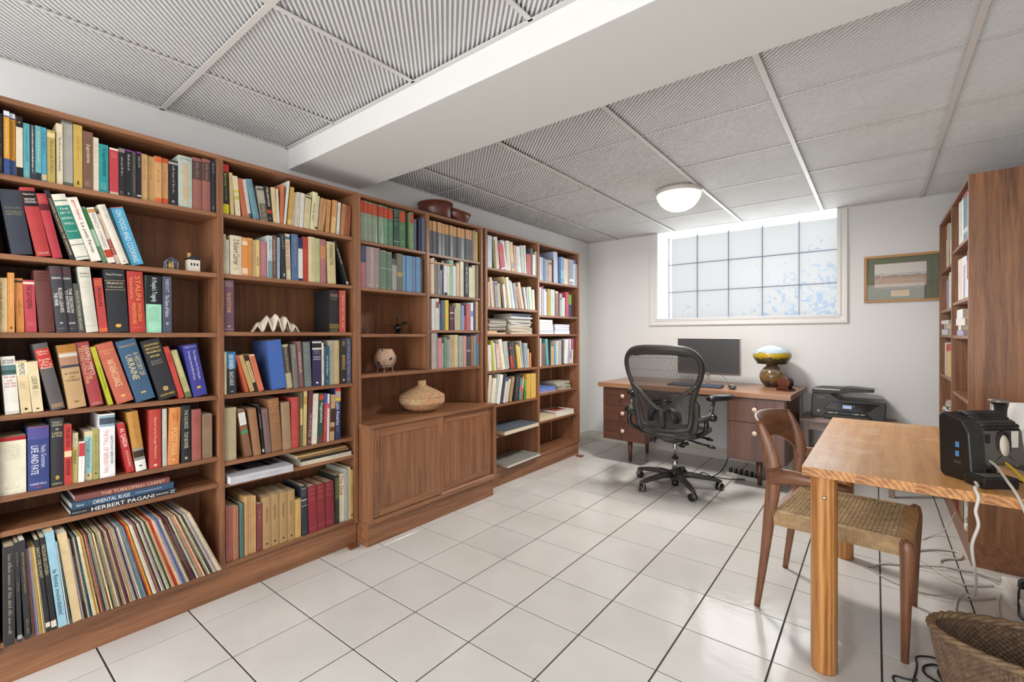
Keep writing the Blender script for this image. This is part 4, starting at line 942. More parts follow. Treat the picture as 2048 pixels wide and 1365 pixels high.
('F4','fourth shelf of sixth bay',-2.315,0.92,'''
3.4701 0.0225 0.246 0.0 6c8468|S .1 .9 c0c8b8|narrow green book at left end
3.4982 0.0268 0.251 0.0 e4e4e0|S .2 .8 b0b0b0|thin white book
3.5332 0.0554 0.208 0.0 7c5850|S .1 .3 a08070|brown clothbound book
3.6056 0.0435 0.243 4.7 50a4a4|S .1 .9 90ccc8|teal book
3.6519 0.0128 0.239 0.0 283838|S .1 .9 788888|thin black book
3.6690 0.0250 0.181 0.0 c8a078|S .2 .8 988058|thin tan book
3.6983 0.0244 0.178 0.0 d89c50|S .2 .8 b07c38|thin orange book
3.7271 0.0194 0.180 0.0 4c9ccc|S .2 .8 88c0e0|thin blue book
3.7509 0.0222 0.185 0.0 68b4d8|S .2 .8 a0d0e8|thin sky blue book
3.7758 0.0269 0.228 0.0 dcd0c0|S .2 .8 b0a898|tall cream book
3.8153 0.0548 0.231 0.0 b0aca8|S .1 .5 888480|grey white book
3.8840 0.0214 0.231 0.0 404448|S .05 .95 d8d8d8|thin black and white book
3.9120 0.0536 0.237 -5.3 e4e0dc|S .1 .6 404040|white book with black lettering
3.9782 0.0384 0.243 -4.2 a0a8c0|S .2 .8 7880a0|grey violet book
4.0292 0.0216 0.241 -1.1 dcd8d0|B .5 .8 9890c0;S .2 .8 a8a0a0|thin white and violet book
4.0577 0.0316 0.246 -3.8 c0508c|B .45 1 e4dcd0;S .5 .9 807c60|magenta and white book at right end
'''),
('E5','fifth shelf of fifth bay',-2.315,0.65,'''
2.7525 0.0348 0.239 -6.6 dcc8a8|S .2 .8 b8a080|cream book at left end
2.7938 0.0426 0.211 -9.3 e0d8c4|S .2 .8 b8b0a0|cream white book
2.8426 0.0234 0.243 -11.5 b8bcb8|S .2 .8 90948c|pale grey book
2.8708 0.0405 0.236 -12.0 e4e0d4|S .2 .8 b8b4a8|ivory white book
2.9206 0.0277 0.241 -13.8 40444c|S .1 .9 707880|dark grey book
2.9557 0.0308 0.207 -12.7 d0d0dc|B 0 .15 4c54a0;S .3 .9 7068a0|white book with violet print
2.9939 0.0293 0.192 -13.3 d8c890|S .2 .8 a89860|cream yellow book
3.0354 0.0345 0.208 -12.9 a88468|S .2 .8 806048|tan brown book
3.1039 0.0430 0.213 -8.1 38342e|S .1 .9 c8c4b8|black book with white lettering
3.1523 0.0176 0.231 -6.9 2c2c30|S .1 .9 808088|tall thin black book
3.1736 0.0233 0.188 -9.6 3498b8|B .4 .6 e05070;S .1 .9 b8e0e8|bright blue book
3.2023 0.0264 0.197 -10.4 b87c48|B .1 .5 d8b088;S .1 .9 704028|orange brown book
3.2491 0.0280 0.183 -4.1 40803c|B 0 .25 c83c28;B .05 .6 78a048;S .2 .8 2c6430|green book with red top
3.2881 0.0643 0.214 -0.7 d8a83c|S .1 .3 b08830|wide yellow magazine spine
3.3578 0.0738 0.213 0.0 dcb044|S .1 .3 b08830|wide yellow magazine spine
'''),
('A7L','records at the bottom of leftmost bay',-2.262,0.152,'''
0.1593 0.0259 0.337 0.0 2c2c2e|S .08 .9 b8b0a0|thick black record box at left end
0.1911 0.0113 0.344 1.1 2a2a2c|S .1 .25 908878;S .4 .5 908878;B .93 .97 a0a0a0|middle black record box
0.2092 0.0153 0.347 2.3 2c2b2d|T@0,.5 .05 .6 a89468 BEETHOVEN-QUARTETTO ITALIANO;S .8 .95 a8a090|black record box with gold lettering
0.2276 0.0024 0.314 2.9 sleeve|n|
0.2314 0.0030 0.314 3.2 sleeve|m|
0.2362 0.0030 0.314 3.5 sleeve|p|
0.2406 0.0030 0.314 3.8 sleeve|g|
0.2454 0.0030 0.314 4.1 sleeve|c|
0.2491 0.0037 0.314 4.2 sleeve|y|
0.2547 0.0031 0.314 4.5 sleeve|c|
0.2591 0.0031 0.314 4.8 sleeve|t|
0.2634 0.0114 0.338 5.0 262628|T@0,.9 .05 .45 c8b890 BACH: DIE KUNST;B .9 .95 d8d0c0|slim black record box before blue one
0.2772 0.0137 0.341 5.1 242426|T@0,.9 .08 .4 c8b890 NICOLAI DIE LUSTIGEN;B .9 .97 d8d0c0|slim black record box beside blue one
0.2948 0.0235 0.354 5.6 8cc0d4|T@0,.7 .35 .92 243040 la fiesta inolvidable!|light blue record box with dark lettering
0.3210 0.0033 0.314 6.0 sleeve|w|
0.3269 0.0026 0.314 6.4 sleeve|e|
0.3337 0.0250 0.339 7.0 d8b880|S .2 .21 a88c58|plain tan record box
0.3610 0.0045 0.314 7.5 sleeve|g|
0.3664 0.0039 0.314 7.6 sleeve|k|
0.3712 0.0038 0.314 7.7 sleeve|k|
0.3759 0.0040 0.314 7.8 sleeve|t|
0.3808 0.0038 0.314 8.0 sleeve|b|
0.3857 0.0039 0.314 8.1 sleeve|k|
0.3904 0.0039 0.314 8.3 sleeve|w|
0.3953 0.0039 0.314 8.5 sleeve|c|
0.4002 0.0041 0.314 8.6 sleeve|y|
0.4051 0.0039 0.314 8.8 sleeve|c|
0.4100 0.0040 0.314 8.9 sleeve|k|
0.4150 0.0040 0.314 9.1 sleeve|o|
0.4199 0.0040 0.314 9.3 sleeve|n|
0.4249 0.0040 0.314 9.5 sleeve|k|
0.4299 0.0042 0.314 9.7 sleeve|g|
0.4350 0.0040 0.314 9.9 sleeve|c|
0.4399 0.0042 0.314 10.0 sleeve|n|
0.4451 0.0041 0.314 10.3 sleeve|c|
0.4502 0.0041 0.314 10.5 sleeve|k|
0.4553 0.0041 0.314 10.5 sleeve|c|
0.4605 0.0041 0.314 10.7 sleeve|t|
0.4656 0.0042 0.314 10.9 sleeve|c|
0.4708 0.0042 0.314 11.1 sleeve|g|
0.4760 0.0042 0.314 11.2 sleeve|k|
0.4813 0.0042 0.314 11.4 sleeve|c|
0.4865 0.0042 0.314 11.6 sleeve|t|
0.4918 0.0042 0.314 11.7 sleeve|m|
0.4970 0.0044 0.314 11.9 sleeve|m|
0.5031 0.0036 0.314 12.2 sleeve|c|
0.5077 0.0045 0.314 12.2 sleeve|t|
0.5139 0.0036 0.314 12.5 sleeve|c|
0.5185 0.0045 0.314 12.6 sleeve|g|
0.5247 0.0037 0.314 12.9 sleeve|k|
0.5295 0.0044 0.314 12.9 sleeve|g|
0.5356 0.0037 0.314 13.2 sleeve|c|
0.5405 0.0044 0.314 13.3 sleeve|g|
0.5466 0.0037 0.314 13.6 sleeve|b|
0.5515 0.0045 0.314 13.7 sleeve|g|
0.5577 0.0038 0.314 14.0 sleeve|k|
0.5627 0.0045 0.314 14.1 sleeve|r|
0.5683 0.0047 0.314 14.2 sleeve|y|
0.5747 0.0038 0.314 14.5 sleeve|r|
0.5796 0.0047 0.314 14.7 sleeve|w|
0.5854 0.0046 0.314 14.8 sleeve|c|
0.5910 0.0048 0.314 14.9 sleeve|p|
0.5975 0.0039 0.314 15.3 sleeve|o|
0.6027 0.0046 0.314 15.4 sleeve|k|
0.6084 0.0047 0.314 15.6 sleeve|c|
0.6144 0.0047 0.314 15.8 sleeve|g|
0.6201 0.0047 0.314 15.9 sleeve|k|
0.6261 0.0047 0.314 16.1 sleeve|c|
0.6327 0.0040 0.314 16.4 sleeve|w|
0.6380 0.0048 0.314 16.6 sleeve|k|
0.6439 0.0048 0.314 16.8 sleeve|c|
0.6500 0.0048 0.314 17.0 sleeve|o|
0.6559 0.0050 0.314 17.2 sleeve|r|
0.6621 0.0048 0.314 17.4 sleeve|r|
0.6681 0.0050 0.314 17.6 sleeve|c|
0.6743 0.0049 0.314 17.8 sleeve|c|
0.6805 0.0049 0.314 17.9 sleeve|p|
0.6866 0.0049 0.314 18.1 sleeve|b|
0.6929 0.0049 0.314 18.3 sleeve|p|
0.6991 0.0050 0.314 18.6 sleeve|c|
0.7054 0.0050 0.314 18.8 sleeve|o|
0.7116 0.0050 0.314 19.1 sleeve|k|
0.7181 0.0050 0.314 19.1 sleeve|m|
0.7250 0.0043 0.314 19.4 sleeve|m|
0.7315 0.0044 0.314 19.7 sleeve|k|
0.7379 0.0046 0.314 19.9 sleeve|c|
0.7437 0.0051 0.314 20.1 sleeve|g|
0.7508 0.0046 0.314 20.3 sleeve|t|
0.7574 0.0044 0.314 20.6 sleeve|o|
0.7634 0.0052 0.314 20.8 sleeve|c|
0.7706 0.0045 0.314 21.1 sleeve|k|
0.7766 0.0052 0.314 21.2 sleeve|t|
0.7839 0.0045 0.314 21.5 sleeve|c|
0.7899 0.0052 0.314 21.7 sleeve|k|
0.7973 0.0046 0.314 22.0 sleeve|g|
0.8034 0.0053 0.314 22.2 sleeve|c|
0.8101 0.0053 0.314 22.3 sleeve|g|
0.8177 0.0046 0.314 22.7 sleeve|w|
0.8238 0.0055 0.314 22.8 sleeve|c|
0.8315 0.0047 0.314 23.0 sleeve|c|
'''),
]

LPC = dict(k=('26262a', 'black'), c=('dccba4', 'cream'), t=('c0a078', 'tan'), g=('9a9894', 'grey'), w=('e4e2dc', 'white'), r=('c0382c', 'red'), y=('ccaa20', 'yellow'),
           b=('4890b4', 'blue'), o=('d88c60', 'orange'), m=('6c3c4c', 'maroon'), p=('8478a8', 'violet'), n=('6c5040', 'brown'), e=('3c5c54', 'green'))
for code, rname, F, z, txt in ROWS:
    rnd = random.Random(code); lines = [l for l in txt.split('\n') if l.strip()]
    group = ('books on the ' + rname) if code != 'A7L' else rname
    where = rname if code != 'A7L' else 'bottom shelf of leftmost bay'
    n = 0; kinds = {}
    for l in lines:
        a, ex, desc = l.split('|'); yl, tt, hh, ang, hx = a.split(' '); yl, tt, hh, ang = map(float, (yl, tt, hh, ang))
        depth = min(.205, max(.11, hh*.68)); ang = R(ang); left = ang >= 0
        x = F
        if hx == 'sleeve':
            c, nm = LPC[ex.strip()]; jit = rnd.uniform(-.006, .004)
            bm = NB(); box(bm, -.282, 0, 0, tt*.97, 0, hh)
            cc = [min(255, max(0, int(c[i:i+2], 16)+rnd.choice((-14, -5, 0, 8)))) for i in (0, 2, 4)]; c = '%02x%02x%02x' % tuple(cc)
            o = obj('record_sleeve', bm, mat(c, .55, var=.1, vscale=60), None, (x+jit, yl, z+.0003), (ang, 0, 0))
            kinds[nm] = kinds.get(nm, 0)+1
            tag(o, 'thin %s record sleeve, %s %s one from left in the leaning row' % (nm, ordn(kinds[nm]-1), nm), 'record', 'leaning %s record sleeves on the bottom shelf' % nm)
            if tt > .0035 and rnd.random() < .75:
                L = Let(); L.scrib('303030' if nm in ('cream', 'white', 'tan', 'yellow', 'orange', 'grey') else 'd8d0c0', .12+rnd.random()*.05, 0, .18, tt*.5, lambda u, v: (.0006, tt/2+v, hh-u), rnd); L.build('spine_lettering', o)
            continue
        if code != 'A7L': x += rnd.uniform(-.008, .003)
        else: depth = .28
        o = make_book((x, yl if left else yl+tt, z+.0003), (ang, 0, 0), tt, hh, depth, hx, ex, desc, rnd, left, 'record_box' if code == 'A7L' else 'book')
        desc = desc.rstrip(',').strip()
        tail = '' if ('left end' in desc or 'right end' in desc) else ', %s from left' % ordn(n)
        if 'cut off' in desc: tail = ', first from left'
        tag(o, '%s%s on %s' % (desc, tail, where), 'record box' if code == 'A7L' else 'book', group)
        n += 1

# books on the right-hand bookcase (spines face left)
def dbook(y, t, z, h, hx, desc, ex='', lean=0):
    rnd = random.Random(desc)
    o = make_book((.383, y+t, z+.0003), (R(lean), 0, PI), t, h, .19, hx, ex, desc, rnd, True)
    tag(o, desc, 'book', 'books in the right bookcase'); return o
def drow(y, z, items, where):
    for i, (t, h, hx, desc, ex) in enumerate(items):
        dbook(y, t, z, h, hx, '%s on %s' % (desc, where), ex); y += t+.0015
drow(3.52, 1.72, [(.03, .25, 'e4e2e4', 'white book nearest the panel edge', ''), (.034, .245, 'dce0e4', 'pale paperback just right of the teal book', 'S .2 .8 90a0a8'), (.16, .262, '3c7c8c', 'broad teal volume with red top', 'B 0 .1 b02c30;B .75 .85 c8d0c8'), (.03, .255, 'e8e8e8', 'bright white book left of the teal volume', ''), (.045, .25, 'd8d0b8', 'cream book second left of the teal volume', 'S .2 .8 a09880'), (.03, .255, 'e4e0d8', 'ivory book beside a slanting one', 'S .1 .9 908878'), (.04, .25, 'dcdcd8', 'grey white book by the divider', 'S .2 .8 303030'), (.03, .26, 'ece8e0', 'tall cream book touching the divider', '')], 'top shelf of right bookcase')
drow(4.185, 1.66, [(.06, .28, 'd8c8b0', 'wide buff book', 'B .5 .9 8c6c60'), (.04, .24, 'dcdcd8', 'white book', 'S .2 .9 404040'), (.045, .265, '5c9c48', 'green topped book', 'B .4 1 d8b070'), (.035, .27, 'e0e0d8', 'white book left of the green one', ''), (.04, .26, '343438', 'dark book', 'S .2 .9 c8c8c8'), (.04, .25, 'c8b8a0', 'beige patterned book', 'S .1 .9 605850'), (.05, .3, 'b8b4a8', 'grey book', 'S .1 .9 404858'), (.055, .3, 'd05838', 'orange and white book at the far end', 'B .35 1 d8d0c0')], 'far bay top shelf')
drow(3.50, 1.397, [(.06, .25, 'e4e4e4', 'white book', ''), (.05, .25, 'c85030', 'orange and black book', 'B 0 .2 202020;B .6 1 e8e8e8'), (.035, .23, 'dcdcec', 'white and violet book', 'S .2 .8 6050a0'), (.03, .235, 'e8e8e8', 'slim white book', 'S .2 .8 505050'), (.05, .235, '8490b0', 'violet grey book', 'B 0 .2 e0e0e8'), (.05, .24, 'e8e0dc', 'white book right of the blush ones', ''), (.08, .24, 'e0ccc0', 'blush book with small dots', ''), (.09, .245, 'e4d4c8', 'broad blush book by the divider', 'S .3 .6 906058')], 'second shelf of right bookcase')
drow(4.185, 1.373, [(.05, .25, 'dcd8c8', 'cream book', ''), (.05, .26, 'd8dcd8', 'white book', ''), (.05, .235, 'c8c4b0', 'grey cream book', ''), (.06, .24, 'd8d4c0', 'wide cream book', ''), (.05, .22, '90a4b0', 'grey blue book', 'B 0 .1 a8c0b8'), (.05, .2, '8078b0', 'violet and blue book', 'S .1 .9 d8c8e0'), (.045, .2, 'd85c50', 'rose and lilac book', 'B 0 .7 a890c8')], 'far bay second shelf')
drow(4.30, .909, [(.12, .225, 'c8a860', 'ochre book with red top', 'B 0 .2 b03028'), (.12, .22, 'd0b068', 'wide ochre volume with red top', 'B 0 .22 b03028'), (.05, .22, 'd87838', 'orange book', ''), (.05, .23, 'e0dcd0', 'white book at the far end', '')], 'far bay fourth shelf')
drow(3.64, .14, [(.05, .2, 'e0dcd0', 'white book', ''), (.05, .2, '584838', 'brown book', ''), (.09, .21, '7c7c40', 'olive book', ''), (.09, .22, 'c02c28', 'red book with yellow lettering', 'S .1 .9 e8c040'), (.1, .2, '582020', 'dark maroon book', '')], 'bottom shelf of right bookcase')

# flat-lying books, magazines and papers
def flat(name, label, cat, x0, x1, y0, y1, z0, t, hx, rz=0, pages='d8d0bc', spine=True, ex=None, group=None, rough=.5, slack=0, title=None, mag=False):
    """cover boards and page block; local origin at centre of base"""
    w, d = x1-x0, y1-y0; root = None
    b_ = .0008 if mag else min(.0025, t*.15)
    bm = NB()
    box(bm, -w/2, w/2, -d/2, d/2, 0, b_); box(bm, -w/2, w/2, -d/2, d/2, t-b_, t)
    if spine: box(bm, w/2-b_, w/2, -d/2, d/2, b_, t-b_)
    else: box(bm, -w/2, -w/2+b_, -d/2, d/2, b_, t-b_)
    o = obj(name, bm, mat(hx, rough, var=.12, vscale=14), None, ((x0+x1)/2, (y0+y1)/2, z0+.0003), (0, 0, R(rz)))
    i_ = b_*.6
    bm = NB(); box(bm, -w/2+(0 if not spine else .003)+.001, w/2-(b_ if spine else .002), -d/2+.002, d/2-.002, b_, t-b_)
    obj('page_block', bm, mat(pages, .9), o)
    if ex:
        L = Let(); f = lambda u, v: (w/2+.0006, u, t/2+v)
        for (txt, col, cy, ln, hh) in ex: L.text(txt, col, cy, 0, ln, hh, f)
        L.build('spine_lettering', o)
    if title:
        L = Let(); f = lambda u, v: (-v, u, t+.0006)
        for (txt, col, cu, cv, ln, hh) in title:
            if txt: L.text(txt, col, cu, cv, ln, hh, f)
            else: L.poly([f(cu-ln/2, cv-hh/2), f(cu+ln/2, cv-hh/2), f(cu+ln/2, cv+hh/2), f(cu-ln/2, cv+hh/2)], col)
        L.build('cover_print', o)
    tag(o, label, cat, group); return o
G = 'large art books lying flat in the leftmost bay'
flat('book', 'black art book at the bottom of the flat stack, white lettering', 'book', -2.53, -2.305, .335, .676, .530, .021, '22242a', 0, ex=[('HERBERT PAGANI', 'f0f0ec', -.01, .20, .015), ('OEUVRES', 'e8e8e8', .118, .045, .006), ('ZZ', 'e8e8e8', .155, .016, .012), ('PAOLO LEVI', 'd8d8d8', -.145, .04, .004)], group=G)
flat('book', 'blue art book titled Oriental Rugs in the middle of the flat stack', 'book', -2.53, -2.31, .338, .666, .5515, .026, '35506e', .6, ex=[('ORIENTAL RUGS', 'f0f0f0', -.045, .115, .014), ('A New Comprehensive Guide', 'e0e8f0', .075, .09, .007), ('Eiland', 'e0e8f0', -.14, .02, .008)], group=G)
flat('book', 'mauve art book titled Turkoman Carpet on top of the flat stack', 'book', -2.53, -2.315, .350, .654, .5785, .022, '7c4a44', -.5, ex=[('THE TURKOMAN CARPET', 'e8b898', .03, .21, .0125)], group=G)
flat('book', 'big white art book lying flat with silver trees cover', 'book', -2.51, -2.262, .880, 1.172, .520, .034, 'c4c2c8', -1.5, pages='d8d8dc', rough=.3, ex=[('Long London, Double Garden', 'a8a8b0', .01, .22, .009)], title=[('', '54565c', .02, .02, .2, .12), ('', '9a9ca4', -.05, .03, .03, .11), ('', '8c8e96', .06, .0, .02, .13)])
for i, (z, t_, hx, y0, y1, lb, sp_) in enumerate(((.520, .010, 'd8ccb0', 1.235, 1.540, 'cream magazine at the bottom of the second bay stack', False), (.5305, .010, 'e0d8c4', 1.238, 1.542, 'ivory magazine second from bottom of the second bay stack', False), (.541, .012, '242428', 1.232, 1.536, 'black spined album in the second bay stack', True), (.5535, .012, '8a6a3c', 1.222, 1.526, 'brown patterned album in the second bay stack', True), (.566, .009, 'b89868', 1.215, 1.512, 'tan magazine on top of the second bay stack', True))):
    flat('magazine' if i in (0, 1, 4) else 'book', lb, 'magazine' if i in (0, 1, 4) else 'book', -2.54, -2.305-.003*i, y0, y1, z, t_, hx, (-1, .5, 1, -.5, 2)[i], spine=sp_, group='flat stack in the second bay')
G = 'magazines stacked on the third shelf of the fifth bay'
rnd = random.Random(11)
def pile(y0, y1, z, tones, names, where, dx=0):
    n = len(tones)
    for i, (c, nm) in enumerate(zip(tones, names)):
        t_ = rnd.choice((.009, .011, .013, .014)); w_ = rnd.uniform(-.012, .006)
        flat('magazine', '%s magazine, %s from the bottom of the %s' % (nm, ordn(i), where), 'magazine', -2.52, -2.325+dx+rnd.uniform(-.012, .008), y0+rnd.uniform(0, .012), y1+w_, z, t_, c, rnd.uniform(-4, 4), spine=rnd.random() < .4, group=G, mag=True, pages=rnd.choice(('c8c0b0', 'd8d0c0', 'b0a898')))
        z += t_+.0005
pile(3.06, 3.375, 1.211, ['d8c8ac', 'c8b89c', 'dcd0b8', 'd0b890', 'a8a4a0', 'c0b8a8', 'b0b8c4', 'd8dce4', '98a0b0', 'e0e0e0', '8c94a4', 'c8ccd4', '586480', '3c4868'], ['cream', 'buff', 'ivory', 'tan', 'grey', 'stone', 'pale blue', 'white', 'slate', 'bright white', 'steel grey', 'silver', 'dusty blue', 'navy'], 'right pile, fifth bay')
pile(2.81, 3.035, 1.2365, ['8c8078', 'a09888', '6c645c', '9c9488', '7c746c', 'a8a094', '847c70', '585450'], ['brown grey', 'stone', 'umber', 'dusty', 'dark taupe', 'pale grey', 'mushroom', 'charcoal'], 'left pile, fifth bay', -.015)
flat('book', 'cream paperback lying flat at left of fifth bay third shelf', 'book', -2.53, -2.315, 2.76, 2.99, 1.210, .012, 'd8b890', 0, group=G)
flat('book', 'tan paperback lying on the cream one, fifth bay third shelf', 'book', -2.50, -2.345, 2.762, 2.915, 1.2225, .0125, 'dcb88c', 0, group=G)
z = 1.210
for i, (c, nm) in enumerate((('b8cce0', 'light blue'), ('2c3850', 'navy edged'), ('dce4f0', 'bluish white'), ('e8e8ec', 'white'), ('e0c8c8', 'pink white'), ('c4b0a8', 'taupe'))):
    t_ = (.02, .012, .022, .024, .02, .03)[i]; flat('magazine', '%s magazine, %s of left pile on sixth bay third shelf' % (nm, ['bottom', 'second', 'third', 'fourth', 'fifth', 'top'][i]), 'magazine', -2.53, -2.312, 3.475, 3.72-.004*i, z, t_, c, 0, spine=False, group='magazine piles on the third shelf of the sixth bay', pages='e4e4ec', mag=True); z += t_+.0005
z = 1.210
for i, (c, nm) in enumerate((('a8c8e0', 'sky blue'), ('e0e4ec', 'white'), ('8ca0c0', 'steel blue'), ('e4e4e8', 'off white'), ('98a8c0', 'grey blue'))):
    t_ = (.034, .012, .018, .015, .012)[i]; flat('magazine', '%s magazine, %s of right pile on sixth bay third shelf' % (nm, ['bottom', 'second', 'third', 'fourth', 'top'][i]), 'magazine', -2.53, -2.312, 3.742, 4.01-.006*(i % 2), z, t_, c, (i % 3)-1, spine=False, group='magazine piles on the third shelf of the sixth bay', pages='dce0ec', mag=True); z += t_+.0005
flat('book', 'pink and black book under the blue one, sixth bay fifth shelf', 'book', -2.50, -2.31, 3.47, 3.76, .675, .016, 'a88898', 0)
flat('book', 'bright blue book lying flat on sixth bay fifth shelf', 'book', -2.50, -2.315, 3.475, 3.755, .6915, .028, '6c84c8', 1, pages='c8d0e8')
z = .675
for i, (c, nm) in enumerate((('8cb4b0', 'aqua'), ('b06858', 'reddish'), ('8ca058', 'green'), ('c0b8a8', 'stone'), ('8c8478', 'brown grey'), ('a8a490', 'olive grey'))):
    t_ = .0125; o = flat('magazine', '%s magazine, %s in the sliding pile on sixth bay fifth shelf' % (nm, ['lowest', 'second', 'third', 'fourth', 'fifth', 'topmost'][i]), 'magazine', -2.53, -2.325, 3.79-.004*i, 4.05-.004*i, z, t_, c, (-2, 3, -4, 5, 2, -3)[i], spine=False, group='sliding magazine pile, sixth bay', pages='b8b0a0', mag=True); z += t_+.0005
flat('book', 'cream book lying flat at left of sixth bay sixth shelf', 'book', -2.52, -2.312, 3.475, 3.752, .425, .034, 'd8c8a8', 0)
flat('book', 'white art book with red cover picture on sixth bay sixth shelf', 'book', -2.54, -2.312, 3.775, 4.085, .425, .046, 'e0d8d0', -3, pages='e4dccc', spine=False, title=[('', 'a85048', .0, .0, .2, .12), ('', 'd8c0b0', .05, .02, .05, .07)])
flat('book', 'large grey coffee table book on sixth shelf of fifth bay', 'book', -2.53, -2.262, 2.89, 3.40, .405, .036, '5c6470', 2, pages='d8c8ac', spine=False, title=[('PARIS', 'a8acb4', .03, .02, .14, .02), ('', '747c88', .0, -.05, .25, .01)])
flat('book', 'wide flat grey album on bottom shelf of fifth bay', 'book', -2.53, -2.262, 2.93, 3.425, .140, .022, '8c8c84', 2, pages='d0ccc4', spine=False, title=[('', '7c6c50', .0, .04, .12, .04)])
flat('book', 'tan booklet lying on top of the upright books, fourth bay second shelf', 'book', -2.47, -2.305, 2.150, 2.375, 1.6905, .010, 'c89c70', 0)
def dflat(y, z, w_, d_, t_, hx, label, rz=0):
    bm = NB(); box(bm, -d_/2, d_/2, -w_/2, w_/2, 0, .002); box(bm, -d_/2, d_/2, -w_/2, w_/2, t_-.002, t_); box(bm, -d_/2, -d_/2+.002, -w_/2, w_/2, .002, t_-.002)
    o = obj('book', bm, mat(hx, .6), None, (.372+d_/2+.01, y, z+.0003), (0, 0, R(rz)))
    bm = NB(); box(bm, -d_/2+.003, d_/2-.003, -w_/2+.003, w_/2-.003, .002, t_-.002); obj('page_block', bm, PAGES[0], o); tag(o, label, 'book', 'books lying flat in the right bookcase')
for i, (t_, hx, w_, nm) in enumerate(((.030, 'a8a4c8', .20, 'violet paperback at the bottom of'), (.028, 'dcdcd4', .26, 'pale book with green stripe second in'), (.040, 'e4dcd8', .22, 'rose and white hardback third in'), (.052, 'e8e8e8', .25, 'thick white hardback at the top of'))):
    dflat(3.86+.02*(i % 2), 1.192+(0, .0305, .059, .0995)[i], w_, .15+.01*(i % 2), t_, hx, nm+' the flat pile, near bay of right bookcase', (2, -3, 4, 0)[i])
for i, (t_, hx, w_, nm) in enumerate(((.040, 'c8c4d0', .24, 'lilac paperback at the bottom of'), (.036, 'b8c4d8', .26, 'bluish bundle in the middle of'), (.026, 'e0dcd8', .20, 'white booklet on top of'))):
    dflat(4.66, 1.195+(0, .0405, .077)[i], w_, .15, t_, hx, nm+' the flat pile, far bay of right bookcase', (3, -4, 6)[i])
for i, (hx, nm) in enumerate((('d8d8d8', 'white'), ('484c50', 'dark grey'), ('d8ccc0', 'cream'))): dflat(4.55, .659+i*.0225, .22, .18, .022, hx, '%s magazine in the low pile, far bay of right bookcase' % nm, 5-6*i)
bx('back_seam', -2.5435, -2.5425, 4.034, 4.041, .14, .9, mat('dcdad6', .7), bpy.data.objects['bookcase.001'])

# ---------------------------------------------------------------- ornaments
# leather bowls on the wall unit
LEA = mat('5a2a20', .3, bump=.3, bscale=90, key='leather'); LEAD = mat('8c5c3a', .5)
def leather_bowl(label, loc, rot, rr, hh, sy):
    t = thing('leather_bowl', label, 'bowl', loc, rot=rot, group='stitched leather bowls on the wall unit')
    bm = NB(); lathe(bm, [(.001, 0), (rr*.86, 0), (rr*.93, .01), (rr*.98, hh*.6), (rr, hh), (rr-.006, hh), (rr*.94, hh*.6), (rr*.88, .008), (.001, .008)], 40, sy=sy)
    obj('bowl_body', bm, LEA, t)
    bm = NB()
    for i in range(64):
        a = 2*PI*i/64; p = Vector((rr*math.cos(a), rr*sy*math.sin(a), hh)); a2 = a+.05
        q_ = Vector((rr*1.02*math.cos(a2), rr*1.02*sy*math.sin(a2), hh-.008)); q0 = Vector(((rr-.008)*math.cos(a), (rr-.008)*sy*math.sin(a), hh-.004))
        tube(bm, [q0, p+Vector((0, 0, .003)), q_], .0022, 4)
    st = obj('rim_stitching', bm, LEAD, t); st['kind'] = 'stuff'
    return t
leather_bowl('upright oval brown leather bowl with stitched rim on top of the wall unit', (-2.43, 2.320, 2.0245), (0, 0, 0), .128, .115, .95)
leather_bowl('tilted brown leather bowl leaning in front on top of the wall unit', (-2.405, 2.475, 2.052), (R(-8), R(18), R(-10)), .122, .075, .9)
# lidded basket
m = bpy.data.materials.new('coiled_grass'); m.use_nodes = True; nt = m.node_tree; b = nt.nodes['Principled BSDF']; b.inputs['Roughness'].default_value = .8
tc = nt.nodes.new('ShaderNodeTexCoord'); w = nt.nodes.new('ShaderNodeTexNoise'); w.inputs['Scale'].default_value = 28; w.inputs['Detail'].default_value = 1.5; w.inputs['Distortion'].default_value = 1.5
nt.links.new(tc.outputs['Object'], w.inputs['Vector']); cr = nt.nodes.new('ShaderNodeValToRGB'); e_ = cr.color_ramp.elements
e_[0].position = 0; e_[0].color = lin('6a5a40'); e_[1].position = 1; e_[1].color = lin('b4552f')
for p_, c_ in ((.40, 'c2aa7e'), (.5, 'b8a078'), (.56, 'c0683e'), (.64, 'c8ac84')):
    x_ = e_.new(p_); x_.color = lin(c_)
nt.links.new(w.outputs[0], cr.inputs[0]); nt.links.new(cr.outputs[0], b.inputs['Base Color']); COIL = m
def coil(bm, prof, step):
    """profile (r,z) list turned into stacked coils"""
    P = [Vector((r_, z_, 0)) for r_, z_ in prof]; out = []
    for a, c in zip(P, P[1:]):
        k = max(1, int((c-a).length/step)); nrm = Vector((a.y-c.y, c.x-a.x, 0)).normalized()*-1
        for i in range(k):
            p = a.lerp(c, i/k); q_ = a.lerp(c, (i+.5)/k)+nrm*step*.35; out += [(p.x, p.y), (q_.x, q_.y)]
    out.append(prof[-1]); lathe(bm, out, 48)
t = thing('lidded_basket', 'round coiled grass basket with pointed lid on the cabinet top', 'basket', (-2.385, 2.147, .6905))
bm = NB(); coil(bm, [(.001, .001), (.07, .001), (.115, .02), (.152, .06), (.152, .095), (.140, .098)], .0075); obj('basket_body', bm, COIL, t)
bm = NB(); coil(bm, [(.150, .099), (.152, .104), (.10, .135), (.05, .158), (.027, .172), (.027, .20), (.024, .204), (.001, .205)], .0075); obj('basket_lid', bm, COIL, t)
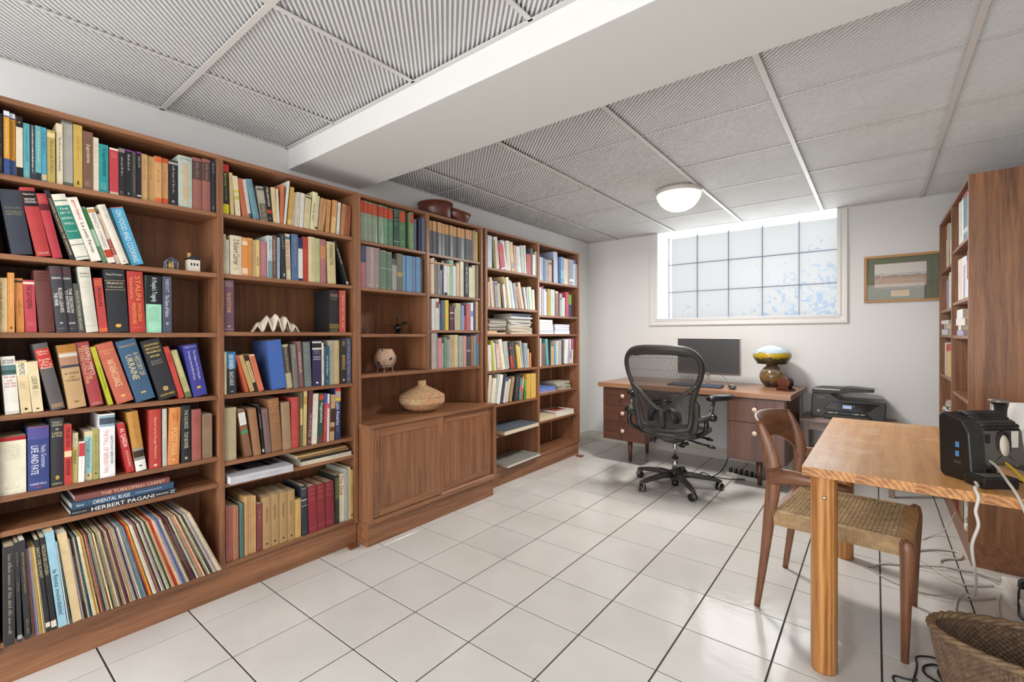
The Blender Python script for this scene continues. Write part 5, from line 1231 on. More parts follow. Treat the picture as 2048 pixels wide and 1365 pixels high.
# clay vase in wire stand
t = thing('clay_vase', 'small beige painted clay vase in a wire stand on the wall unit', 'vase', (-2.415, 1.862, .9725))
bm = NB(); lathe(bm, [(.001, .022), (.03, .024), (.052, .05), (.063, .085), (.060, .115), (.046, .140), (.044, .144), (.040, .144), (.045, .12), (.001, .11)], 28)
m = bpy.data.materials.new('painted_clay'); m.use_nodes = True; nt = m.node_tree; b = nt.nodes['Principled BSDF']; tc = nt.nodes.new('ShaderNodeTexCoord'); v_ = nt.nodes.new('ShaderNodeTexNoise'); v_.inputs['Scale'].default_value = 30; v_.inputs['Detail'].default_value = 0
nt.links.new(tc.outputs['Object'], v_.inputs['Vector']); cr = nt.nodes.new('ShaderNodeValToRGB'); cr.color_ramp.interpolation = 'CONSTANT'; cr.color_ramp.elements[0].color = lin('c09c80'); cr.color_ramp.elements[1].color = lin('2c2422'); cr.color_ramp.elements[1].position = .6
x_ = cr.color_ramp.elements.new(.56); x_.color = lin('d8c8b8'); nt.links.new(v_.outputs[0], cr.inputs[0]); nt.links.new(cr.outputs[0], b.inputs['Base Color'])
obj('vase_body', bm, m, t)
WIRE = mat('b8a8a0', .35, .6)
bm = NB()
for r_, z_ in ((.048, .03), (.050, .045)): tube(bm, [(r_*math.cos(2*PI*i/24), r_*math.sin(2*PI*i/24), z_) for i in range(24)], .0018, 6, closed=True)
for i in range(4):
    a = PI/4+i*PI/2; c_, s_ = math.cos(a), math.sin(a)
    tube(bm, catmull([(.056*c_, .056*s_, .0018), (.046*c_, .046*s_, .002), (.048*c_, .048*s_, .03), (.066*c_, .066*s_, .07), (.064*c_, .064*s_, .10), (.05*c_, .05*s_, .115)], 4), .002, 6)
obj('wire_stand', bm, WIRE, t)
# dark bird figurine
t = thing('bird_figurine', 'small dark metal bird figurine with raised tail on the wall unit', 'figurine', (-2.40, 1.957, 1.2105))
BRZ = mat('1c1a18', .3, .5)
bm = NB(); lathe(bm, [(.001, 0), (.024, 0), (.026, .006), (.014, .012), (.010, .022), (.001, .024)], 20); obj('figurine_base', bm, BRZ, t)
bm = NB(); tube(bm, catmull([(0, -.03, .045), (0, -.015, .04), (0, .005, .045), (0, .025, .058), (0, .034, .066)], 5), [.004, .006, .008, .012, .016, .020, .023, .025, .025, .024, .022, .018, .015, .013, .011, .010, .009, .009, .009, .008, .007], 10)
tube(bm, [(0, 0, .02), (0, 0, .04)], [.006, .014], 8); obj('bird_body', bm, BRZ, t)
bm = NB(); tube(bm, [(0, .03, .064), (0, .05, .072), (0, .072, .082)], [.010, .012, .002], 8); obj('bird_head', bm, BRZ, t)
bm = NB(); tube(bm, catmull([(0, -.01, .07), (0, -.004, .095), (0, -.012, .118), (0, -.02, .135)], 3), [.008]*4+[.011, .010, .008, .006, .004, .001], 6, flat=(.5, 1)); obj('bird_tail', bm, BRZ, t)
bm = NB(); tube(bm, [(0, -.03, .048), (0, -.085, .058)], [.004, .001], 6); tube(bm, [(0, .03, .05), (0, .06, .075), (0, .075, .07)], .003, 5); obj('bird_wing', bm, BRZ, t)
# clam shell
m = mat('f0e6d0', .7, bump=.6, bscale=60, key='shell', var=.2, vscale=30)
t = thing('clam_shell', 'fluted cream giant clam shell on the third shelf of second bay', 'shell', (-2.40, 1.143, 1.2205))
bm = NB(); NU, NV = 96, 14; g_ = []
for j in range(NV+1):
    v_ = j/NV; row_ = []
    for i in range(NU+1):
        u_ = i/NU*2-1; fl = math.cos(u_*PI*5); ed = v_
        W = .128*(.35+.65*v_); arch = max(0, 1-abs(u_)**2.2)
        x_ = .01+.085*v_*(1-.25*u_*u_)
        z_ = (.080*arch+.008)*math.sin(PI*(.12+.60*v_))*(1-v_**3*(1-(.5+.5*fl)**.7))+.004*fl*math.sin(PI*v_)+.003*math.sin(v_*24+u_*3)*math.sin(PI*v_)
        row_.append(bm.verts.new((x_-.045, u_*.128*(.80+.20*v_), max(.001, z_))))
    g_.append(row_)
for j in range(NV):
    for i in range(NU): f = bm.faces.new((g_[j][i], g_[j][i+1], g_[j+1][i+1], g_[j+1][i])); f.smooth = True
o = obj('shell_body', bm, m, t, recalc=True); sd = o.modifiers.new('s', 'SOLIDIFY'); sd.thickness = .006; sd.offset = -1
# small house ornaments
t = thing('house_ornament', 'small white canal house ornament with dark roof on second shelf', 'ornament', (-2.345, .755, 1.4863))
CW = mat('dcd4c4', .3); CB = mat('22242e', .3)
bx('house_body', -.02, .02, -.023, .023, 0, .052, CW, t, .001)
bm = NB(); prism(bm, [(-.024, .052), (.024, .052), (.024, .058), (.017, .074), (-.012, .068), (-.024, .060)], -.021, .021, axis='x'); obj('house_roof', bm, CB, t)
bx('chimney', -.006, .006, -.020, -.010, .062, .083, mat('c89c60', .4), t)
for k in range(3): bx('window_pane', .0201, .021, -.015+k*.012, -.009+k*.012, .026, .037, CB, t)
t = thing('house_ornament', 'tiny open wire pavilion ornament, blue and gold, on second shelf', 'ornament', (-2.345, .672, 1.4863))
WB = mat('7c8ca0', .35, .4); GO = mat('c89c48', .35, .4)
bm = NB()
for k in range(6):
    a = 2*PI*k/6; a2 = 2*PI*(k+1)/6; p0 = (.025*math.cos(a), .025*math.sin(a)); p1 = (.025*math.cos(a2), .025*math.sin(a2))
    tube(bm, [(*p0, 0), (*p0, .036)], .0016, 5); tube(bm, [(*p0, .036), (*p1, .036)], .0014, 5); tube(bm, [(*p0, .002), (*p1, .002)], .0014, 5); tube(bm, [(*p0, .018), (*p1, .018)], .001, 5); tube(bm, [(*p0, .036), (0, 0, .055)], .0013, 5)
obj('wire_frame', bm, WB, t)
bm = NB(); lathe(bm, [(.001, .004), (.012, .004), (.013, .02), (.008, .034), (.001, .036)], 12); obj('gilt_core', bm, GO, t)

# ---------------------------------------------------------------- ceiling dome lamp
t = thing('ceiling_lamp', 'round white opal glass dome lamp on the ceiling near the window', 'lamp', (-1.11, 3.50, 2.262))
bm = NB(); lathe(bm, [(.001, -.001), (.150, -.001), (.158, -.012), (.158, -.030), (.150, -.036), (.001, -.036)], 48); obj('lamp_base', bm, mat('c8c4bc', .35), t)
em = bpy.data.materials.new('opal_glow'); em.use_nodes = True; b = em.node_tree.nodes['Principled BSDF']; b.inputs['Base Color'].default_value = (.85, .84, .82, 1); b.inputs['Emission Color'].default_value = (1, .93, .84, 1); b.inputs['Emission Strength'].default_value = .58; b.inputs['Roughness'].default_value = .2
bm = NB(); lathe(bm, [(.001, -.160), (.03, -.158), (.065, -.149), (.098, -.131), (.125, -.105), (.144, -.072), (.153, -.050), (.153, -.037), (.146, -.036)], 48); obj('glass_dome', bm, em, t)

# ---------------------------------------------------------------- framed picture
t = thing('framed_picture', 'wood framed beach photograph with green mount on the back wall', 'picture', (.165, 4.88, 1.642))
OAK = {a: wood('oak_'+a, '8c6030', 'c09050', a, rough=.4) for a in 'xyz'}
fw_, fh_ = .239, .186
bx('frame_rail', -fw_, fw_, -.022, -.001, fh_-.020, fh_, OAK['x'], t, .002); bx('frame_rail', -fw_, fw_, -.022, -.001, -fh_, -fh_+.020, OAK['x'], t, .002)
bx('frame_rail', -fw_, -fw_+.020, -.022, -.001, -fh_+.02, fh_-.02, OAK['z'], t, .002); bx('frame_rail', fw_-.020, fw_, -.022, -.001, -fh_+.02, fh_-.02, OAK['z'], t, .002)
bx('mount_board', -fw_+.02, fw_-.02, -.010, -.006, -fh_+.02, fh_-.02, mat('70745f', .8), t)
m = bpy.data.materials.new('beach_photo'); m.use_nodes = True; nt = m.node_tree; b = nt.nodes['Principled BSDF']; b.inputs['Roughness'].default_value = .4
tc = nt.nodes.new('ShaderNodeTexCoord'); sp = nt.nodes.new('ShaderNodeSeparateXYZ'); nt.links.new(tc.outputs['Generated'], sp.inputs[0])
mp = nt.nodes.new('ShaderNodeMapping'); mp.inputs['Scale'].default_value = (4, 1, 16); nt.links.new(tc.outputs['Generated'], mp.inputs[0])
nz = nt.nodes.new('ShaderNodeTexNoise'); nz.inputs['Scale'].default_value = 2.2; nz.inputs['Detail'].default_value = 6; nt.links.new(mp.outputs[0], nz.inputs['Vector'])
ma = nt.nodes.new('ShaderNodeMath'); ma.operation = 'MULTIPLY_ADD'; ma.inputs[1].default_value = .16; nt.links.new(nz.outputs[0], ma.inputs[0]); nt.links.new(sp.outputs[2], ma.inputs[2])
cr = nt.nodes.new('ShaderNodeValToRGB'); e_ = cr.color_ramp.elements; e_[0].color = lin('8c7c70'); e_[1].color = lin('d0c8c0')
for p_, c_ in ((.14, '6c6458'), (.22, 'b8a494'), (.42, 'b89c84'), (.56, 'a08468'), (.60, '6c6458'), (.63, 'c8c0b8'), (.675, '98a8a0'), (.70, 'd0c8c0')):
    x_ = e_.new(p_); x_.color = lin(c_)
nt.links.new(ma.outputs[0], cr.inputs[0]); nt.links.new(cr.outputs[0], b.inputs['Base Color'])
bx('photograph', -.172, .135, -.0125, -.010, -.085, .118, m, t)
bm = NB(); lathe(bm, [(.0001, -.035), (.006, -.035), (.004, .03), (.006, .032), (.004, .044), (.0001, .046)], 8, c=(-.135, -.0128, 0), sy=.1); obj('lighthouse_print', bm, mat('d8b8b0', .6), t)
bx('caption_plate', -.071, .036, -.0122, -.010, -.144, -.096, mat('c0a070', .4), t)
L = Let()
for k in range(4): L.scrib('6c5030', 0, .012-k*.008, .075-.01*(k % 2), .004, lambda u, v: (-.0175+u, -.0126, -.12+v), random.Random(k))
L.build('caption_lettering', t)
gm_ = bpy.data.materials.new('picture_glass'); gm_.use_nodes = True; nt = gm_.node_tree; nt.nodes.clear()
o_ = nt.nodes.new('ShaderNodeOutputMaterial'); a_ = nt.nodes.new('ShaderNodeBsdfTransparent'); g2 = nt.nodes.new('ShaderNodeBsdfGlossy'); g2.inputs['Roughness'].default_value = .02; mx = nt.nodes.new('ShaderNodeMixShader'); fr_ = nt.nodes.new('ShaderNodeFresnel'); fr_.inputs[0].default_value = 1.5
k3 = nt.nodes.new('ShaderNodeMath'); k3.operation = 'MULTIPLY'; k3.inputs[1].default_value = .35; nt.links.new(fr_.outputs[0], k3.inputs[0]); nt.links.new(k3.outputs[0], mx.inputs[0]); nt.links.new(a_.outputs[0], mx.inputs[1]); nt.links.new(g2.outputs[0], mx.inputs[2]); nt.links.new(mx.outputs[0], o_.inputs[0])
bx('glass_pane', -fw_+.02, fw_-.02, -.0165, -.0155, -fh_+.02, fh_-.02, gm_, t)

# ---------------------------------------------------------------- desk
DK = thing('desk', 'mid-century walnut desk with round cream knobs under the window', 'desk', (-1.267, 4.07, 0), R(-1.8))
DTOP = {a: wood('desktop_'+a, '80563e', 'aa8062', a, rough=.3, scale=.8) for a in 'xyz'}
bx('desktop', -.787, .787, 0, .775, .708, .750, DTOP['x'], DK, .002)
bx('apron', -.32, .34, .04, .058, .688, .708, WAL['x'], DK)
KN = mat('dcc4ac', .3)
def knob(par, x, z):
    bm = NB(); lathe(bm, [(.001, 0), (.007, 0), (.007, .010), (.017, .014), (.0185, .019), (.016, .024), (.001, .025)], 20)
    obj('knob', bm, KN, par, (x, .012, z), (R(90), 0, 0))
for (x0, x1, spl) in ((-.745, -.325, (.545, .385)), (.345, .755, (.515,))):
    bm = NB(); box(bm, x0, x1, .030, .62, .215, .708); obj('pedestal', bm, WAL['z'], DK, bevel=.002)
    zs = [.704]+list(spl)+[.219]
    for za, zb in zip(zs, zs[1:]):
        d = bx('drawer', x0+.008, x1-.008, .012, .030, zb+.002, za-.002, WAL['x'] if len(spl) == 2 else WAL['z'], DK, .0015)
        knob(d, (x0+x1)/2, (za+zb)/2+(.07 if len(spl) == 1 and za < .6 else .01))
    xc = (x0+x1)/2
    for y in (.16, .55):
        bm = NB(); tube(bm, [(xc, y, .215), (xc, y, 0)], [.025, .014], 16); obj('leg', bm, WAL['z'], DK)
# monitor
t = thing('monitor', 'silver framed widescreen monitor switched off on the desk', 'monitor', (-1.16, 4.45, .7505), R(-3))
SIL = mat('b8aca4', .3, .7); SCR = mat('3a3a3c', .35, spec=.5)
bx('display_housing', -.268, .268, 0, .022, .092, .418, SIL, t, .003); bx('screen_panel', -.262, .262, -.003, .002, .112, .414, SCR, t); bx('bezel', -.262, .262, -.0035, .002, .098, .112, mat('504c4a', .4), t)
L = Let(); L.text('acer', 'd8d4d0', 0, .105, .028, .007, lambda u, v: (u, -.0042, v)); L.build('maker_lettering', t)
bm = NB(); box(bm, -.012, .012, .010, .024, .012, .12); obj('stand_neck', bm, SIL, t, bevel=.003)
for s_ in (-1, 1):
    bm = NB(); tube(bm, [(0, .015, .014), (s_*.13, -.07, .004)], [.011, .008], 8, flat=(1, .5), upv=(0, 0, 1)); obj('stand_foot', bm, SIL, t)
bm = NB(); tube(bm, catmull([(.1, .02, .10), (.14, .03, .06), (.165, .03, .02), (.16, .04, .004)], 6), .002, 6); obj('cable', bm, mat('8c8c8c', .5), t)
# keyboard and mouse
t = thing('keyboard', 'black computer keyboard lying on the desk before the monitor', 'keyboard', (-1.215, 4.26, .7505), R(-2)); t.rotation_euler = (R(4), 0, R(-2))
bm = NB(); box(bm, -.22, .22, -.065, .065, 0, .014); obj('keyboard_body', bm, mat('30343c', .5), t, bevel=.003)
KC = mat('4c5464', .45); bm = NB(); box(bm, -.0085, .0085, -.0085, .0085, 0, .006)
for v in bm.verts:
    if v.co.z > .003: v.co.x *= .8; v.co.y *= .8
km = bpy.data.meshes.new('key'); bm.to_mesh(km); bm.free(); km.materials.append(KC)
for r_ in range(5):
    for c_ in range(21): obj('key', km, None, t, (-.207+c_*.0207, -.046+r_*.023, .0145))
t = thing('computer_mouse', 'silver and black mouse on the desk right of the keyboard', 'mouse', (-.915, 4.24, .7505), R(-70))
bm = NB(); tube(bm, [(-.055, 0, .014), (-.045, 0, .016), (-.02, 0, .018), (.02, 0, .017), (.045, 0, .012), (.055, 0, .009)], [.006, .022, .031, .030, .022, .006], 14, flat=[(1, .5)]*6, upv=(0, 0, 1)); obj('mouse_body', bm, mat('38342e', .4), t, smooth=True)
bm = NB(); tube(bm, [(-.045, 0, .024), (-.02, 0, .027), (.01, 0, .026), (.035, 0, .019)], [.008, .018, .018, .006], 12, flat=[(1, .45)]*4, upv=(0, 0, 1)); obj('mouse_shell', bm, mat('c8beb0', .25, .4), t, smooth=True)
# mushroom lamp of cameo glass
def cameo(name, stops, scale, axis_mix):
    m = bpy.data.materials.new(name); m.use_nodes = True; nt = m.node_tree; b = nt.nodes['Principled BSDF']; b.inputs['Roughness'].default_value = .18
    tc = nt.nodes.new('ShaderNodeTexCoord'); n = nt.nodes.new('ShaderNodeTexNoise'); n.inputs['Scale'].default_value = scale; n.inputs['Detail'].default_value = 6; n.inputs['Distortion'].default_value = .6
    nt.links.new(tc.outputs['Object'], n.inputs['Vector']); sp = nt.nodes.new('ShaderNodeSeparateXYZ'); nt.links.new(tc.outputs['Generated'], sp.inputs[0])
    ma = nt.nodes.new('ShaderNodeMath'); ma.operation = 'MULTIPLY_ADD'; ma.inputs[1].default_value = axis_mix; ad = nt.nodes.new('ShaderNodeMath'); ad.operation = 'SUBTRACT'; ad.inputs[1].default_value = axis_mix/2
    nt.links.new(n.outputs[0], ma.inputs[0]); nt.links.new(sp.outputs[2], ma.inputs[2]); nt.links.new(ma.outputs[0], ad.inputs[0])
    cr = nt.nodes.new('ShaderNodeValToRGB'); e = cr.color_ramp.elements; e[0].color = lin(stops[0][1]); e[0].position = stops[0][0]; e[1].color = lin(stops[-1][1]); e[1].position = stops[-1][0]
    for p_, c_ in stops[1:-1]: x_ = e.new(p_); x_.color = lin(c_)
    nt.links.new(ad.outputs[0], cr.inputs[0]); nt.links.new(cr.outputs[0], b.inputs['Base Color']); return m
t = thing('table_lamp', 'mushroom shaped art glass lamp in yellow, brown and pale blue on the desk', 'lamp', (-.690, 4.64, .7505))
bm = NB(); lathe(bm, [(.001, 0), (.045, 0), (.055, .006), (.085, .045), (.096, .085), (.090, .125), (.065, .160), (.042, .178), (.040, .205), (.036, .205), (.001, .19)], 36)
obj('lamp_base', bm, cameo('cameo_base', [(0, '1c1a20'), (.16, '3c3028'), (.4, '7c6038'), (.55, '54482c'), (.7, '8c7c70'), (.9, '6c4c34'), (1, '5c4430')], 18, 1.0), t)
bm = NB(); lathe(bm, [(.108, .203), (.112, .2035), (.125, .222), (.142, .250), (.147, .272), (.138, .295), (.115, .320), (.08, .342), (.04, .356), (.001, .360)], 40)
obj('lamp_shade', bm, cameo('cameo_shade', [(0, '3c3424'), (.24, '4c4428'), (.29, '8c8020'), (.42, 'c09828'), (.52, '9c8c24'), (.58, 'a8b8c0'), (.75, 'b8c8d8'), (1, 'c8ccd0')], 20, .5), t)
bm = NB(); tube(bm, [(-.112*math.cos(a), .112*math.sin(a), .2015) for a in [2*PI*k/24 for k in range(24)]], .003, 6, closed=True); tube(bm, [(-.11, 0, .2), (.11, 0, .2)], .0025, 6); obj('shade_carrier', bm, mat('3c3020', .4, .7), t)
bm = NB(); tube(bm, catmull([(.06, -.02, .13), (.10, -.03, .075), (.16, -.05, .03), (.205, -.06, .012), (.222, -.05, -.04), (.226, -.03, -.20), (.226, -.02, -.24)], 6), .0022, 6); obj('lamp_cord', bm, mat('2c241c', .5), t)
# coaster set
t = thing('coaster_set', 'set of round coasters in a dark wooden holder beside the art glass lamp', 'coaster holder', (-.560, 4.37, .7505), R(-25))
bm = NB(); prism(bm, [(-.052, 0), (.052, 0), (.052, .008), (.034, .034), (.012, .045), (-.012, .045), (-.034, .034), (-.052, .008)], -.03, -.022, axis='y'); box(bm, -.052, .052, -.03, .055, 0, .012)
prism(bm, [(-.05, 0), (.05, 0), (.05, .012), (.03, .022), (-.03, .022), (-.05, .012)], .045, .055, axis='y'); obj('holder', bm, mat('4a2418', .35), t)
for k in range(6):
    bm = NB(); lathe(bm, [(.001, 0), (.046, 0), (.048, .002), (.048, .007), (.044, .009), (.001, .009)], 28); obj('coaster', bm, mat('5c3024' if k == 0 else '1f1c1e', .3), t, (0, -.011+k*.0102, .062), (R(90), 0, 0))

# ---------------------------------------------------------------- stool with printer
ST = thing('side_table', 'small weathered wooden side table holding the printer', 'side table', (-.17, 4.66, 0), R(0))
bx('table_top', -.30, .30, -.20, .19, .505, .530, GREYW['x'], ST, .003)
for sx in (-1, 1):
    for sy in (-1, 1): bx('leg', sx*.262-.018, sx*.262+.018, sy*.16-.018, sy*.16+.018, 0, .505, GREYW['z'], ST, .002)
    bx('side_rail', sx*.262-.009, sx*.262+.009, -.142, .142, .44, .505, GREYW['y'], ST)
for sy in (-1, 1): bx('apron', -.244, .244, sy*.16-.009, sy*.16+.009, .44, .505, GREYW['x'], ST)
PR = thing('printer', 'black all-in-one printer with small lit screen on the side table', 'printer', (-.175, 4.715, .5305), R(-1))
PB = mat('1e1d1b', .38); PG = mat('101012', .12); PM = mat('2c2a27', .5)
bm = NB(); prism(bm, [(-.232, 0), (-.225, .19), (-.1, .195), (-.04, .150), (.235, .150), (.240, .130), (.232, .0)], -.115, .13, axis='y'); obj('printer_body', bm, PB, PR, bevel=.006)
bm = NB(); prism(bm, [(-.226, .191), (-.222, .225), (-.17, .236), (.05, .238), (.17, .228), (.165, .220), (.02, .212), (-.06, .20), (-.1, .191)], -.10, .12, axis='y'); obj('scanner_lid', bm, PM, PR, bevel=.004)
bm = NB(); prism(bm, [(-.03, .242), (.02, .246), (.165, .236), (.17, .232), (-.03, .238)], -.07, .11, axis='y'); obj('paper_feeder', bm, PB, PR, bevel=.001)
bx('lid_trim', -.21, -.04, -.1015, -.10, .222, .232, mat('8c8884', .3, .5), PR, .001)
bm = NB(); prism(bm, [(-.145, .075), (-.10, .135), (.20, .135), (.13, .070), (.05, .060)], -.132, -.112, axis='y'); obj('control_panel', bm, PG, PR, bevel=.003)
sm = bpy.data.materials.new('lcd'); sm.use_nodes = True; b = sm.node_tree.nodes['Principled BSDF']; b.inputs['Base Color'].default_value = lin('7c90b0'); b.inputs['Emission Color'].default_value = lin('9cb0d0'); b.inputs['Emission Strength'].default_value = .45
bx('display', -.022, .034, -.1345, -.132, .086, .112, sm, PR); bx('power_light', .044, .050, -.1345, -.132, .104, .110, sm, PR)
bx('paper_slot', -.13, .13, -.128, -.113, .030, .058, PG, PR, .002); bx('output_tray', -.145, .145, -.165, -.10, .004, .034, PM, PR, .003); bx('paper_guide', -.05, .03, -.135, -.12, .036, .056, PB, PR, .002)
for k in range(4): bx('roller', (-.115, -.07, .05, .09)[k], (-.085, -.055, .075, .115)[k], -.1295, -.127, .044, .048, mat('a8a49c', .3, .6), PR)
bx('badge', -.19, -.172, -.1165, -.115, .045, .060, mat('b0a890', .4), PR)
L = Let(); L.text('hp', '303030', -.181, .0525, .010, .008, lambda u, v: (u, -.1172, v)); L.text('OfficeJet 6950', 'c8c8c0', -.165, .162, .05, .006, lambda u, v: (u, -.1160, v)); L.build('maker_lettering', PR)
# cables near the desk
CBK = mat('141414', .45)
def cable(name, label, pts, r_, m_, n=6, cat='cable', group=None):
    bm = NB(); tube(bm, catmull(pts, n), r_, 7); return tag(obj(name, bm, m_), label, cat, group)
cable('power_cable', 'black cable looping on the floor under the desk', [(-1.07, 4.20, .004), (-1.15, 4.28, .004), (-1.165, 4.18, .004), (-1.10, 4.10, .004), (-1.02, 4.26, .03), (-.99, 4.42, .12), (-1.0, 4.62, .30)], .004, CBK)
cable('power_cable', 'black cable lying below the right desk pedestal', [(-1.07, 4.20, .005), (-.93, 4.22, .005), (-.8, 4.30, .006), (-.64, 4.40, .006), (-.50, 4.38, .006)], .004, CBK)
cable('power_cable', 'black cable hanging behind the side table', [(-.40, 4.80, .5), (-.44, 4.84, .40), (-.42, 4.84, .25), (-.30, 4.85, .22), (-.24, 4.86, .3)], .003, CBK)
t = thing('power_strip', 'grey power strip with black plugs on the floor under the desk', 'power strip', (-.78, 4.30, 0), R(-12))
bx('strip_body', -.20, .20, -.03, .03, 0, .035, mat('a8a49c', .5), t, .004)
for k in range(6):
    bm = NB(); tube(bm, [(-.17+k*.042, 0, .035), (-.17+k*.042, 0, .06), (-.165+k*.042, .005, .075)], [.015, .014, .006], 10); obj('plug', bm, CBK, t)
bm = NB(); box(bm, -.05, .05, -.035, .035, 0, .10); tag(obj('power_adapter', bm, mat('1c1c1e', .5), None, (-.47, 4.40, 0), bevel=.006), 'black power adapter on the floor behind the wooden armchair', 'power adapter')

# ---------------------------------------------------------------- mesh-back office chair
OC = thing('office_chair', 'black mesh-back swivel office chair on casters at the desk', 'office chair', (-1.22, 3.755, 0), R(-1))
BLK = mat('35322f', .42, bump=.1, bscale=300); BLG = mat('161616', .22); GRA = mat('3a3835', .45)
bm = NB(); lathe(bm, [(.001, .055), (.034, .055), (.045, .07), (.047, .11), (.036, .132), (.001, .134)], 24); obj('base_hub', bm, GRA, OC)
bm = NB(); lathe(bm, [(.001, .012), (.025, .012), (.027, .055), (.001, .056)], 16); obj('column_sleeve', bm, BLG, OC)
for k, a in enumerate((169, 241, 311, 25, 97)):
    c_, s_ = math.cos(R(a)), math.sin(R(a))
    bm = NB(); tube(bm, [(.03*c_, .03*s_, .098), (.12*c_, .12*s_, .103), (.24*c_, .24*s_, .088), (.318*c_, .318*s_, .072), (.335*c_, .335*s_, .066)], [.030, .029, .023, .018, .012], 10, flat=[(1, .8)]*5, upv=(0, 0, 1)); obj('base_arm', bm, GRA, OC)
    cs = thing('caster', '', '', (.318*c_, .318*s_, 0), R(a+40)); cs.parent = OC
    for kk in ('label', 'category'): del cs[kk]
    bm = NB(); tube(bm, [(0, 0, .03), (0, 0, .072)], .007, 8); box(bm, -.02, .02, -.008, .008, .028, .05); obj('caster_stem', bm, BLG, cs)
    for sd_ in (-1, 1):
        bm = NB(); lathe(bm, [(.001, 0), (.024, 0), (.029, .003), (.029, .013), (.024, .016), (.001, .016)], 22); obj('wheel', bm, BLG, cs, (0, sd_*.010, .0295), (R(-90*sd_), 0, 0))
        bm = NB(); tube(bm, [(.0275*math.cos(2*PI*i/22), .0275*math.sin(2*PI*i/22), .008) for i in range(22)], .0028, 6, closed=True); obj('wheel_rim', bm, mat('b8b4ac', .35), cs, (0, sd_*.010, .0305), (R(-90*sd_), 0, 0))
bm = NB(); tube(bm, [(0, 0, .13), (0, 0, .23)], .021, 20); tube(bm, [(0, 0, .225), (0, 0, .235)], .025, 20, mi=1); tube(bm, [(0, 0, .23), (0, 0, .40)], .0165, 20)
obj('gas_column', bm, [mat('b0aaa4', .22, .9), BLG], OC)
bm = NB(); tube(bm, [(0, -.16, .415), (0, -.10, .40), (0, .02, .40), (0, .12, .425)], [.045, .075, .08, .05], 14, flat=[(1.25, .5)]*4, upv=(0, 0, 1)); obj('tilt_mechanism', bm, BLK, OC)
for p in ([(.10, -.05, .40), (.20, -.07, .385), (.26, -.08, .38)], [(.08, .06, .40), (.20, .08, .40)]):
    bm = NB(); tube(bm, p, .008, 8); q_ = p[-1]; tube(bm, [q_, (q_[0]+.03, q_[1]-.01, q_[2]-.004), (q_[0]+.06, q_[1]-.015, q_[2]-.008)], [.012, .022, .012], 12, flat=[(1, .6)]*3, upv=(0, 0, 1)); obj('lever', bm, BLG, OC)
bm = NB(); tube(bm, [(-.10, -.15, .40), (-.12, -.17, .385), (-.09, -.185, .38)], .012, 8); tube(bm, [(.11, -.15, .40), (.12, -.18, .37), (.10, -.20, .375), (.16, -.18, .40)], .013, 8); obj('spring_housing', bm, BLG, OC)
# seat: frame ring and woven pan
ring = [(.225*math.copysign(abs(math.cos(a))**.45, math.cos(a)), .0+.205*math.copysign(abs(math.sin(a))**.45, math.sin(a)), .455+.018*math.sin(a)-.02*(math.sin(a) > .6)) for a in [2*PI*k/40 for k in range(40)]]
bm = NB(); tube(bm, ring, .022, 8, closed=True, flat=(1, .6), upv=(0, 0, 1)); obj('seat_frame', bm, BLK, OC)
bm = NB()
for k in range(58):
    x = -.212+k*.0074; y_ = .205*min(1, (1-(abs(x)/.24)**4.5)**.22 if abs(x) < .24 else 0)
    if y_ > .02: tube(bm, [(x, -y_*.9, .455), (x, 0, .447), (x, y_*.9, .462)], .0024, 4)
o = obj('seat_mesh', bm, mat('2c2b2a', .6), OC); o['kind'] = 'stuff'
# back
def byd(x, z):
    t_ = (z-.5)
    return -.235-.02*math.sin(min(1, t_/.22)*PI)*-1 - .16*t_ - .10*max(0, t_-.3)**1.2 + .055*(x/.285)**2
half = [(0, 1.128), (.13, 1.125), (.215, 1.105), (.272, 1.055), (.297, .985), (.286, .90), (.258, .82), (.232, .74), (.214, .66), (.204, .57), (.188, .505), (.13, .478), (0, .470)]
out_ = catmull([(x, z, 0) for x, z in half] + [(-x, z, 0) for x, z in half[-2:0:-1]], 4, closed=True)
loop = [(p.x, p.y) for p in out_]
def inset(pts, d):
    n = len(pts); r_ = []
    for i in range(n):
        a = Vector(pts[i-1]); b_ = Vector(pts[(i+1) % n]); t_ = (b_-a).normalized(); r_.append((pts[i][0]+t_.y*d, pts[i][1]-t_.x*d))
    return r_
ar = sum(loop[i-1][0]*loop[i][1]-loop[i][0]*loop[i-1][1] for i in range(len(loop)))
sg = -1 if ar > 0 else 1
def wdt(z): return .034+.040*max(0, min(1, (z-1.06)/.05))
inn = []
ii = inset(loop, sg*1.0)
for p, q_ in zip(loop, ii):
    d = Vector((q_[0]-p[0], q_[1]-p[1])).normalized(); w_ = wdt(p[1]); inn.append((p[0]+d.x*w_, p[1]+d.y*w_))
# choose the inward side
if max(abs(x) for x, z in inn) > max(abs(x) for x, z in loop):
    inn = [(2*p[0]-q_[0], 2*p[1]-q_[1]) for p, q_ in zip(loop, inn)]
bm = NB(); rings = []
for (px_, pz_), (qx_, qz_) in zip(loop, inn):
    mx_2, mz_2 = (px_*.5+qx_*.5, pz_*.5+qz_*.5)
    rings.append([bm.verts.new((px_, byd(px_, pz_)+.008, pz_)), bm.verts.new((px_, byd(px_, pz_)-.010, pz_)), bm.verts.new((mx_2, byd(mx_2, mz_2)-.020, mz_2)), bm.verts.new((qx_, byd(qx_, qz_)-.012, qz_)), bm.verts.new((qx_, byd(qx_, qz_)+.006, qz_)), bm.verts.new((mx_2, byd(mx_2, mz_2)+.014, mz_2))])
for i in range(len(rings)):
    A_, B_ = rings[i-1], rings[i]
    for k in range(6): f = bm.faces.new((A_[k], A_[(k+1) % 6], B_[(k+1) % 6], B_[k])); f.smooth = True
obj('back_frame', bm, BLK, OC)
